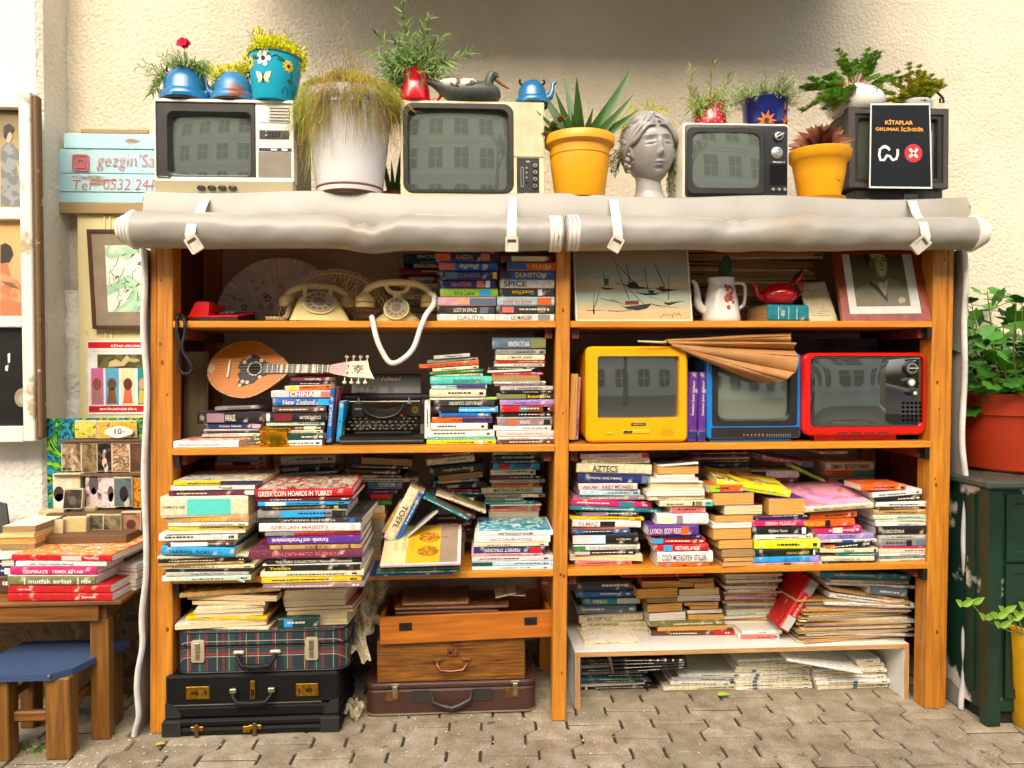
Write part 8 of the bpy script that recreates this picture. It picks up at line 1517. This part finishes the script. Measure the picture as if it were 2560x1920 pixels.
Y=.02;F=Fr(2170,1098,Y);t=thing('television','red television with perforated speaker and silver dial, right end','television',(F.o.x,Y,Z2));F.o.z=Z2;M_RTV=mat('red_television_plastic','d81206',rough=.3,coat=.3)
O=F.b(2008,882,2318,1088);I=F.b(2026,890,2310,1068)
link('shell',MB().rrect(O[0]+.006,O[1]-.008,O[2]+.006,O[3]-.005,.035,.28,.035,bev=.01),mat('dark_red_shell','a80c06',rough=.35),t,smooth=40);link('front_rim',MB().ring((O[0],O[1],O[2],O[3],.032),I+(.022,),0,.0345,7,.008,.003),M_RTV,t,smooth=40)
link('face_panel',MB().rrect(I[0]+.001,I[1]-.001,I[2]+.001,I[3]-.001,.006,.03,.02,bev=.001),glassmat('black_face','14151a'),t,smooth=40)
xs0,xs1=F.p(2038,980).x,F.p(2216,980).x;z0_,z1_=I[2]+.012,I[3]-.010
link('screen',MB().sheet(lambda u,v:(xs0+(xs1-xs0)*u,.0055-.006*(1-(2*u-1)**4)*(1-(2*v-1)**4),z0_+(z1_-z0_)*v),20,16),glassmat('smoked_screen','3c4038'),t,smooth=80)
for(x,y,rr,T_)in((1245,825-0+480*0,15,None),):pass
for(x,y,rp,cap)in((1240,1522,14,1),(1235,1645,10,0)):
 q=F.p(x,y,T24);kb=link('dial',MB().cyl((q.x,-.002,q.z),rp*1.25*.00142,.0075,'Y',28),M_DKPL,t);link('dial_face',MB().cyl((q.x,-.006,q.z),rp*.00142,.0038,'Y',28),M_SLV,kb);link('dial_card',MB().cyl((q.x,-.0068,q.z),rp*.00142*.72,.0007,'Y',24),M_DKPL if cap else M_WPL,kb)
 if cap:link('pointer',MB().box(q.x-.014,q.x+.022,-.009,-.007,q.z-.0013,q.z+.0013),M_WPL,kb)
q=F.p(1250,78,T34);link('knob',MB().cyl((q.x,-.010,q.z),.0105,.015,'Y',20),M_DKPL,t);link('knob_cap',MB().cyl((q.x+.003,-.012,q.z),.006,.0018,'Y',16),M_W,t)
for i in range(5):
 for j in range(5):q=F.p(1178+i*37,165+j*37,T34);link('speaker_hole',MB().lathe([(.0038,.0056),(.0044,.004),(.0052,.0056)],(q.x,0,q.z),12,'Y'),M_BLK if 1 else None,t)
for i in range(4):
 q=F.b(595+i*118,392,690+i*118,425,T34);dx=.004;link('bottom_slot',MB().prism([(q[0],O[2]+.004),(q[1]-dx,O[2]+.004),(q[1],O[2]+.013),(q[0]+dx,O[2]+.013)],-.0012,.0),mat('slot_dark_red','7a0a06',rough=.6),t)
q=F.b(440,450,1155,485,T34);link('foot',MB().box(q[0],q[1],.03,.22,0,O[2]+.008,.004),M_RTV,t)
t=thing('parasol','closed brown cloth parasol lying over the blue television','parasol',(0,0,0));M_UMB=mat('tan_umbrella_cloth','b07c44',rough=.7,bump=.3,bs=24,var=.18,vs=8,col2='8a5424',thr=.5)
tip=PY(*TT(T23,1320,1300),.0);link('ferrule',MB().tube([PY(*TT(T23,1088,1290),-.01),tip],[.0035,.0045],10),mat('ivory_tip','c8b890',rough=.4),t,smooth=60);link('collar',MB().lathe([(.006,0),(.008,.004),(.007,.012)],tuple(tip-Vector((.006,0,0))),14,'X'),M_BRASS,t,smooth=50)
fold=[((1310,1290),(2430,1215),.06),((1320,1275),(2420,1250),.02),((1350,1290),(2400,1300),.045),((1350,1300),(2460,1310),-.02),((1370,1315),(2450,1370),.03),((1390,1330),(2460,1420),-.035),((1400,1335),(2450,1560),-.03),((1410,1330),(2380,1630),-.04),((1420,1340),(2150,1650),.0)]
def umb(u,v):
 n=len(fold)-1;q=v*n;i=min(n-1,int(q));f_=q-i;f2=f_*f_*(3-2*f_)
 A_=[fold[i][0][j]*(1-f2)+fold[i+1][0][j]*f2 for j in(0,1)];B_=[fold[i][1][j]*(1-f2)+fold[i+1][1][j]*f2 for j in(0,1)];dy=fold[i][2]*(1-f2)+fold[i+1][2]*f2
 e=u**.85;x=A_[0]+(B_[0]-A_[0])*e;y=A_[1]+(B_[1]-A_[1])*e+18*math.sin(math.pi*e)*(v-.3)
 if u>.93:x-=16*math.sin(v*17)*(u-.93)/.07
 return PY(*TT(T23,x,y),.005+dy*e-.017*math.sin(math.pi*f_)*e+.006*math.sin(v*23+e*5)*e)
link('cloth',MB().sheet(umb,40,90,.0015),M_UMB,t,smooth=40)
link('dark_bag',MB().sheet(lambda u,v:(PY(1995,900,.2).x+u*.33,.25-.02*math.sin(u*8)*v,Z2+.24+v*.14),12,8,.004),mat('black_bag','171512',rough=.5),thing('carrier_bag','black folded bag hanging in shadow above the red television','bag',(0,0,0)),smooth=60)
# ==========================================================
M_OLDW=mat('peeling_white_frame','dcd6c4',rough=.7,kind='patch',col2='a89478',vs=9,thr=.66,bump=.3,bs=60);M_OLDS=mat('bare_brown_side','6e5434',rough=.8,kind='patch',col2='cfc6b0',vs=12,thr=.64)
YW=.30;t=thing('window_frame','peeling white window frame used as rack for three old pictures','frame',(0,0,0));g_=lambda x,y,T=None:PY(*(TT(T,x,y)if T else(x,y)),YW)
xa,xb,xc=g_(-120,600).x,g_(50,600).x,g_(79,600).x;zt,zb=g_(60,226).z,g_(60,1104).z
link('stile',MB().box(xb,xc,YW,YW+.045,zb,zt,.004),M_OLDW,t);link('stile_side',MB().box(xc+.0005,xc+.020,YW+.012,YW+.05,zb+.01,zt-.01,.005),M_OLDS,t)
rz_=[(226,268),(519,548),(790,818),(1066,1106)]
for a,b in rz_:link('rail',MB().box(xa,xb-.001,YW+.002,YW+.04,g_(20,b).z,g_(20,a).z-.0005,.003),M_OLDW,t)
link('back_board',MB().box(xa,xb-.001,YW+.041,YW+.05,zb,zt-.001),M_OLDS,t)
M_PRT=art_mat('faded_print',['c9b48e','b89c78','8a8478','c4b49a'],scale=6,rough=.4)
def pic(a,b,label,m):tt=thing('picture',label,'picture',(0,0,0));z0_,z1_=g_(20,b).z,g_(20,a).z;link('print',MB().box(xa,xb-.003,YW+.030,YW+.036,z0_,z1_),m,tt);return tt
def blob(tt,nm,pts,m,o=.0015):link(nm,MB().prism([(g_(x,y).x,g_(x,y).z)for x,y in pts],YW+.030-o,YW+.0299-o+.0004),m,tt)
M_DRS=mat('grey_dress','6c6e6c',rough=.5,kind='patch',col2='8a8a84',vs=30);M_HAIRP=mat('print_dark','2e2820',rough=.5);M_SKP=mat('print_skin','d0ac88',rough=.5)
tt=pic(271,518,'old print of a lady in grey dress, top pane',grad('sepia_room',['b8a488','c0a880','9c8658','6e5c34'],g_(20,518).z,g_(20,271).z))
blob(tt,'dress',[(-10,370),(0,355),(12,348),(24,358),(32,392),(28,405),(44,460),(48,512),(-10,512)],M_DRS);blob(tt,'arm',[(24,360),(34,368),(48,410),(44,425),(30,400)],M_DRS,.002);blob(tt,'head',[(2,325),(14,320),(20,335),(14,350),(4,350)],M_SKP,.0025);blob(tt,'hair',[(-2,335),(-2,310),(12,302),(24,312),(22,324),(10,326),(4,345)],M_HAIRP,.003);blob(tt,'second_figure',[(40,345),(50,335),(50,420),(42,400)],mat('rose_print','b09088',rough=.5),.002)
tt=pic(548,789,'orange toned print of dancer, middle pane',grad('orange_room',['b88458','d8946a','e0a060','d0a060'],g_(20,789).z,g_(20,548).z))
blob(tt,'hat',[(-10,610),(2,604),(16,612),(22,632),(12,652),(-10,655)],M_HAIRP,.003);blob(tt,'body',[(-10,655),(8,658),(14,690),(32,700),(48,720),(50,785),(-10,785)],mat('coral_print','cf6a40',rough=.5,kind='patch',col2='b98a5c',vs=14),.002);blob(tt,'skirt_shadow',[(-10,700),(20,705),(40,722),(10,715)],mat('umber_print','7a5c3a',rough=.5),.0025)
tt=pic(819,1065,'dark still life photograph with pale round jug, lower pane',mat('dark_print','17130f',rough=.35,var=.2));jg=[(44+(19*math.cos(i*.42)),995+(24*math.sin(i*.42)))for i in range(15)]
blob(tt,'jug',jg,mat('jug_print','8f8870',rough=.5),.002);blob(tt,'jug_mouth',[(44+(9*math.cos(i*.42)),998+(12*math.sin(i*.42)))for i in range(15)],mat('jug_print_light','a8a084',rough=.5),.0025);blob(tt,'white_figure',[(8,885),(14,882),(14,905),(9,908)],M_W,.002);blob(tt,'white_figure',[(2,915),(10,912),(8,928),(2,926)],M_W,.002)
YB=.545;t=thing('plank_sign','pale blue weathered plank sign with red hand painted lettering','sign',(0,0,0));gb=lambda x,y:PY(x,y,YB);M_SKYP=mat('peeling_pale_blue_paint','a4ccd0',rough=.7,kind='patch',col2='8a7458',vs=5,thr=.66,bump=.3,bs=50)
_m=M_SKYP;[setattr(n_.inputs['Scale'],'default_value',(1.2,5,5))for n_ in _m.node_tree.nodes if n_.type=='MAPPING']
for i,(a,b)in enumerate(((334,372),(373.5,433),(435,480),(481,507))):link('plank',MB().box(gb(147 if i else 160,420).x,gb(420,420).x,YB+(.003 if i%2 else 0),YB+.018,gb(280,b).z,gb(280,a).z,.002),M_SKYP,t)
link('bottom_batten',MB().box(gb(144,420).x,gb(405,420).x,YB-.006,YB+.018,gb(280,535).z,gb(280,508).z,.003),mat('bare_batten','9a8058',rough=.8,kind='patch',col2='c8d4d0',vs=6,thr=.6),t);link('top_splinter',MB().box(gb(200,330).x,gb(370,330).x,YB+.004,YB+.016,gb(280,333).z,gb(280,322).z,.002),_mc['bare_batten'],t)
M_RPAINT=mat('rose_red_paint','c25a62',rough=.6);q0,q1=gb(181,428),gb(223,386)
link('camera_logo',MB().ring((q0.x,q1.x,q0.z,q1.z,.012),(q0.x+.008,q1.x-.008,q0.z+.008,q1.z-.008,.008),YB-.0025,YB-.0015,5),M_RPAINT,t);cc=(q0+q1)/2;link('camera_logo',MB().ring((q0.x+.012,q1.x-.012,q0.z+.012,q1.z-.012,.006),(cc.x-.010,cc.x+.010,cc.z-.010,cc.z+.010,.0098),YB-.0025,YB-.0015,6),M_RPAINT,t);link('camera_logo',MB().ring((cc.x-.006,cc.x+.006,cc.z-.006,cc.z+.006,.0059),(cc.x-.0028,cc.x+.0028,cc.z-.0028,cc.z+.0028,.0027),YB-.0025,YB-.0015,6),M_RPAINT,t)
def bt(s,xc,yc,wpx,hpx):q=gb(xc,yc);k=(YB-CAM.y)/F_PX;text('lettering',s,wpx*k,hpx*k,q.x,YB-.002,q.z,'c25a62',t,bold=-.012,italic=.15)
bt("gezgin'Sa",314,405,136,40);bt('Tel',206,463,44,24);bt('0532 241',322,461,118,26)
YC=.56;gc=lambda x,y:PY(x,y,YC);t=thing('painted_panel','old cream painted door panel with peeling left edge behind the pictures','panel',(0,0,0));M_OLDC=mat('old_cream_paint','ddcf98',rough=.6,kind='patch',col2='8a6c44',vs=6,thr=.70,bump=.2,bs=40)
link('board',MB().box(gc(197,800).x,gc(430,800).x,YC,YC+.03,gc(290,1300).z,gc(290,537).z),M_OLDC,t);link('ridge',MB().box(gc(262,800).x,gc(268,800).x,YC-.006,YC-.0003,gc(290,1300).z,gc(290,538).z,.002),M_OLDC,t);link('ridge',MB().box(gc(276,800).x,gc(282,800).x,YC-.006,YC-.0003,gc(290,1300).z,gc(290,538).z,.002),M_OLDC,t)
t,Q,sl,a,b=lframe('framed_picture','marbled green floral art in thin brown frame with taupe mount','picture',(230,823),(420,823),(216,572),(420,572),(0,0),.53,.545,.014,mat('thin_brown_frame','4c2c1c',rough=.4))if 0 else(None,)*5
def TT0(a_,b_):return(a_*3.456,b_*3.456)
t,Q,sl,a,b=lframe('framed_picture','marbled green floral art in thin brown frame with taupe mount','picture',TT0(231,822),TT0(430,822),TT0(216,573),TT0(430,573),(0,0),.53,.545,.014,mat('thin_brown_frame','4c2c1c',rough=.4))
link('mount',sl(a,b,1-a,1-b,-.012,-.005),mat('taupe_mount','8c7c64',rough=.8),t);link('marbled_sheet',sl(.20,.17,.82,.84,-.0048,-.0044),art_mat('marbled_green',['d8d8c0','a8c8a4','86b48c','d4d6c4','dcdcc8'],scale=7,rough=.5),t)
vn=MB();rd_=MB();r=random.Random(19)
for i in range(30):
 u,v_=.24+.5*r.random(),.22+.54*r.random();pts=[Q(u+.03*j*math.cos(i)+.012*math.sin(j*2+i),v_+.035*j*math.sin(i*1.7),-.0035)for j in range(4)];vn.tube(pts,.0011,4)
for(u,v_)in((.42,.36),(.55,.42),(.62,.38),(.30,.50),(.50,.72),(.58,.64)):rd_.tube([Q(u,v_,-.003),Q(u+.03,v_+.03,-.003),Q(u+.05,v_+.03,-.003)],[.001,.0035,.0015],6)
link('blue_vines',vn,mat('slate_ink','5a7080',rough=.6),t);link('red_buds',rd_,mat('rose_ink','a05048',rough=.6),t)
YP=.545;gp=lambda x,y:PY(x,y,YP);kP=(YP-CAM.y)/F_PX;t=thing('poster','white poster with red title bars and portrait cards inviting to read','poster',(0,0,0))
link('backing',MB().box(gp(210,940).x,gp(430,940).x,YP+.004,YP+.008,gp(290,1045).z,gp(290,846).z,.001),mat('cream_backing','dfd4ae',rough=.7),t);link('sheet',MB().box(gp(219,940).x,gp(430,940).x,YP+.001,YP+.0038,gp(290,1036).z,gp(290,852).z),mat('white_poster','efece4',rough=.3),t)
for(a,b)in((855,870),(1014.5,1030)):link('red_bar',MB().box(gp(221,940).x,gp(430,940).x,YP,YP+.0008,gp(290,b).z,gp(290,a).z),mat('poster_red','c8141e',rough=.4),t)
def ptx(s,xc,yc,wpx,hpx,col='f4f0e8',b_=.03):q=gp(xc,yc);text('lettering',s,wpx*kP,hpx*kP,q.x,YP-.0006,q.z,col,t,bold=b_)
ptx('KİTAP OKUMAYA',322,864,84,7.5);ptx('SEVDİKLERİNİZE BİR K',296,1022,88,6.5);ptx('GEZGİN SAHAF koleksiyonu',266,877.5,66,3.5,'8a867c',0)
def pb(nm,x0,y0,x1,y1,m,o=.0006):link(nm,MB().box(gp(x0,940).x,gp(x1,940).x,YP-o,YP+.0008,gp(290,y1).z,gp(290,y0).z),m,t)
pb('photo',244,886,430,920,mat('poster_olive','6a6238',rough=.4,kind='patch',col2='4c4420',vs=20));link('reading_figure',MB().prism([(gp(x,y).x,gp(x,y).z)for x,y in((271,917),(275,904),(290,898),(303,905),(312,893),(318,888),(325,895),(345,897),(350,903),(335,906),(322,903),(310,915))],YP-.0018,YP-.0008),mat('poster_cream_fig','c8b684',rough=.4),t)
for(x0,x1,c_)in((228,258,'d068a0'),(264,296,'5aa8cc'),(305,335,'e8dfae'),(344,372,'2a8a82')):
 pb('portrait_card',x0,920.5,x1,1011,mat('card_'+c_,c_,rough=.4),.0010);cx_=(x0+x1)/2;link('portrait_head',MB().prism([(gp(cx_+11*math.cos(i*.45),958+11*math.sin(i*.45)).x,gp(cx_,960+15*math.sin(i*.45)).z)for i in range(14)],YP-.0020,YP-.0012),mat('face_'+c_,{'d068a0':'8a5038','5aa8cc':'6a3c20','e8dfae':'6a2c20','2a8a82':'c8a078'}[c_],rough=.5),t);link('portrait_body',MB().prism([(gp(cx_-12,995).x,gp(cx_,1008).z),(gp(cx_+12,995).x,gp(cx_,1008).z),(gp(cx_+8,975).x,gp(cx_,972).z),(gp(cx_-8,975).x,gp(cx_,972).z)],YP-.0020,YP-.0012),mat('body_'+c_,{'d068a0':'a8786a','5aa8cc':'7a4a28','e8dfae':'d8644a','2a8a82':'c8b040'}[c_],rough=.5),t)
YR=.30;gr=lambda x,y,dy=0:PY(*TT(T31,x,y),YR+dy);t=thing('card_rack','blue and green splashed painted board serving as postcard rack','rack',(0,0,0));M_SPL=art_mat('splashed_paint',['12303a','1c6a8c','2a90a8','0f2418','3a8a2c','8ac02c','102018'],scale=11,dist=2.5,rough=.25,detail=4)
link('board',MB().box(gr(320,0).x,gr(1240,0).x,YR+.06,YR+.075,gr(600,1180).z,gr(600,305).z),M_SPL,t)
M_RKW=mat('rack_wood','6a4a28',rough=.7)
for(y,dy)in((480,.03),(770,0.),(1080,-.06)):link('ledge',MB().box(gr(480,0).x,gr(1235,0).x,YR+dy-.02,YR+.059,gr(700,y+8).z-.006,gr(700,y+8).z),M_RKW,t)
CARDP=['a08a68','4a3a28','b89c84','2a2018','c4b498','6a5a40','8a7a64','d0c0a8']
def cards(label,x0,x1,y0,y1,dy,n,cols,tilt=0,face=None,dep=.0016):
 p0,p1=gr(x0,y1,dy),gr(x1,y0,dy);t=thing('postcard_stack',label,'postcards',((p0.x+p1.x)/2,YR+dy,p0.z),rx=R(-tilt));w_,h_=p1.x-p0.x,p1.z-p0.z;r=random.Random(int(x0+y0))
 for i in range(n):link('postcard',MB().box(-w_/2+r.uniform(-.001,.001),w_/2+r.uniform(-.001,.001),i*dep*1.3,i*dep*1.3+dep,0,h_-r.uniform(0,.004)),mat('cardstock%d'%(i%3),('cfc0a0','b8a682','dfd2b4')[i%3],rough=.7),t)
 m=art_mat('postcard_picture_'+'_'.join(cols),cols,scale=38,dist=.6,rough=.3,detail=2,seed=x0*.01);link('picture',MB().box(-w_/2+.002,w_/2-.002,-.0006,-.0001,.002,h_-.006),m,t)
 if face:
  for(cx,cz,rr,c_)in face:link('picture_figure',MB().prism([(cx*w_+rr*w_*math.cos(i*.52),cz*h_+rr*h_*1.1*math.sin(i*.52))for i in range(12)],-.0012,-.0007),mat('fig_'+c_,c_,rough=.4),t)
SP=['3a3024','8a7458','c0a886'];DK=['1a140e','2a2018','6a5038'];PKC=['b89a94','d8c4c0','5a4c48'];GC_=['8a7038','b09040','3a3018']
cards('yellow toned picture postcards in the top row of rack',650,830,312,468,.05,5,['b8a020','d8c85a','4a4c20']);cards('orange picture postcard row beside the price tag',835,1180,312,470,.05,5,['c88a20','e0b040','2a3a5a'])
cards('sepia crowd postcards, second row left',535,700,492,752,.02,6,SP,face=[(.1,.1,.1,'c8b090'),(0,.35,.12,'a89070')]);cards('brown arch postcard, second row of the rack',705,838,500,765,.018,7,['6a5838','8a764c','4a3c24']);cards('dark postcard with white dressed child, second row',842,965,500,755,.02,5,DK,face=[(0,.3,.16,'d8b8a8'),(-.05,.55,.1,'a8907a'),(0,.66,.08,'d8d0c0'),(.1,.12,.14,'c8c0b0')]);cards('sepia tree lined postcard, right in the second row',972,1118,500,760,.02,8,['2a2018','c8a078','4a3828','d8b898'])
cards('brown postcard partly behind the curtain, second row',1122,1240,500,765,.02,5,['4a3424','6a4c34']);cards('cream edged portrait postcards, third row left',460,690,770,1080,-.01,16,['d8ccb0','c4b494','e0d6c0'],face=[(-.28,.42,.2,'3a3028'),(-.25,.2,.22,'e0d8c8')]);cards('dark postcard block tilted forward, third row',540,700,900,1080,-.05,10,DK,12,face=[(0,.4,.2,'5a4838')])
cards('pinkish seated woman postcards, third row centre',742,880,780,1070,-.01,10,PKC,face=[(0,.3,.25,'d8c0bc'),(0,.52,.1,'4a3c38'),(0,.72,.3,'5a5050')]);cards('pale pink head portrait postcards, third row',884,1005,780,1072,-.01,10,['c8b0b4','d8c8c8','9a8480'],face=[(.1,.42,.22,'5a4840'),(.15,.25,.2,'e0d4cc')]);cards('blue-grey postcard with lying dog, third row',985,1140,800,1060,-.02,4,['4c5c60','5c6c6c','3c4a4c'],face=[(.05,.42,.24,'221c1a'),(.2,.15,.16,'c8b89c')]);cards('night lights postcards at the curtain, third row',1145,1235,800,1070,-.01,6,['2a1c0c','d89020','1a140c'])
cards('red toned mother postcard at front left of box',260,425,1170,1345,-.16,6,['1a1410','3a1c14','5a2c20'],6,face=[(0,.3,.2,'a86a48'),(.1,.15,.2,'7a2c24')]);cards('peach postcard bundle in the front row',400,540,1170,1300,-.14,12,['c8a878','d0b890'],4);cards('blank cream card bundle in the front row',545,740,1145,1285,-.12,14,['c8b078','bfa468'],4);cards('olive and black striped card bundle, front row',745,890,1120,1260,-.09,14,['7a7250','2a2618'],2);cards('tall dark and cream card bundle, front row',893,1045,1120,1262,-.09,14,['8a7c58','1a1610'],2);cards('brown portrait card bundle, front row right',1050,1215,1100,1265,-.08,14,['8a5c44','a87c5c'],2,face=[(0,.3,.25,'5a2c20')]);cards('loose card bundle lying behind the front row',615,820,1060,1130,-.03,12,['8a764c','a08c60']);
for i in range(5):q=gr(330+i*45,1120,-.06);
cards('row of card edges at the back left of box',330,550,1085,1170,-.05,16,['a89468','c0ac80'])
p=gr(1035,412,.03);t=thing('price_tag','white cloud shaped price tag reading 10 TL','sign',(p.x,YR+.02,p.z));kk=(YR-CAM.y)/F_PX/1
link('tag',MB().prism([((118/3.456)*kk*1.0*math.cos(i*.314)*(1+.05*math.sin(i*3)),(46/3.456)*kk*math.sin(i*.314)*(1+.12*math.cos(i*5)))for i in range(20)],-.001,0),mat('white_tag','e8e6dc',rough=.5),t);text('lettering','10',.026,.022,-.001,-.0016,.002,'14140f',t,bold=.01);text('lettering','TL',.013,.008,.022,-.0016,-.001,'14140f',t)
t=thing('card_tray','low wooden tray holding the front postcard bundles','tray',(0,0,0));q0,q1=gr(240,1300,-.19),gr(1235,1300,-.05);link('tray',MB().box(q0.x,q1.x,YR-.19,YR-.02,zT+.002,gr(600,1262,-.09).z-.001,.002),M_RKW,t)
t=thing('board','brown marbled board standing on the ground behind the table leg','board',(0,0,0));q=PY(*TT(T41,900,300),.33);q2=PY(*TT(T41,1235,800),.33);link('board',MB().box(q.x-.55,q2.x,.33,.345,.0,zT-.09),art_mat('brown_marbled',['3a2410','6a4a20','4a3014','7a6030'],scale=9,rough=.5,dist=2),t)
t=thing('cloth','dark grey cloth hanging in the lower left corner of wall','cloth',(0,0,0));q=PY(0,1230,.30);link('cloth',MB().prism([(q.x-.1,PY(0,1240,.3).z),(q.x+.02,PY(0,1260,.3).z),(PY(22,1320,.3).x,PY(0,1320,.3).z),(PY(26,1345,.3).x,zT-.01),(q.x-.1,zT-.01)],.30,.31),mat('grey_cloth','4a4a48',rough=.8),t)
# ==========================================================
r=random.Random(77);mb=MB()
def bits(n,xr,yr,s0,s1):
 for _ in range(n):
  x,y=r.uniform(*xr),r.uniform(*yr);s=r.uniform(s0,s1);a=r.uniform(0,6.3);m_=r.randint(4,6);mb.prism([(x+s*math.cos(a+2*math.pi*i/m_)*r.uniform(.5,1),y+s*math.sin(a+2*math.pi*i/m_)*r.uniform(.3,1))for i in range(m_)],.004,.0058,'XY')
bits(110,(-.35,.15),(-.42,.0),.002,.007);bits(60,(.1,3.2),(-.45,.05),.0015,.005);bits(60,(.8,1.6),(-.2,.1),.002,.006)
o=link('litter',mb,mat('pale_litter','d8cfb4',rough=.8));o['kind']='stuff';o['label']='tiny pale litter and peeled paint flakes on the paving'
mb=MB()
for(px,py,n_)in((2035,1808,16),(2010,1890,14),(2245,1900,10),(2465,1885,14),(2490,1912,10),(1660,1890,8),(1790,1885,8),(888,1895,8),(893,1880,5),(60,1870,26),(90,1880,26),(45,1865,20),(110,1868,18)):
 p=PZ(px,py,0)
 for _ in range(n_):leaf(mb,p+Vector((r.uniform(-.018,.018),r.uniform(-.012,.012),-.006)),Vector((r.uniform(-.8,.8),r.uniform(-.6,.6),r.uniform(.4,1))),rv(r,1),r.uniform(.014,.028),.0035,.2,n=2)
o=link('weeds',mb,leafmat('weed_green','6f8a2c','4c6a1c'));o['kind']='stuff';o['label']='small green weeds in the paving joints'
for i,(px,py,L,w_,col,lb)in enumerate(((1810,1738,.05,.035,'a8c04a','pale green fallen leaf under the bench edge'),(400,1862,.035,.022,'d8a84a','yellow dry leaf before the flat black suitcase'),(187,1860,.06,.014,'b8834a','brown splinter of bark beside the stool leg'),(1140,1803,.016,.012,'b8744a','small orange leaf on the paving before the brown suitcase'))):
 p=PZ(px,py,.008);t=thing('fallen_leaf',lb,'leaf',p);mb=MB();leaf(mb,Vector((-L/2,0,0)),Vector((1,.15*i,.05)),Vector((0,0,1)),L,w_,.15,n=6);link('blade',mb,mat('leafcol'+col,col,rough=.7),t)
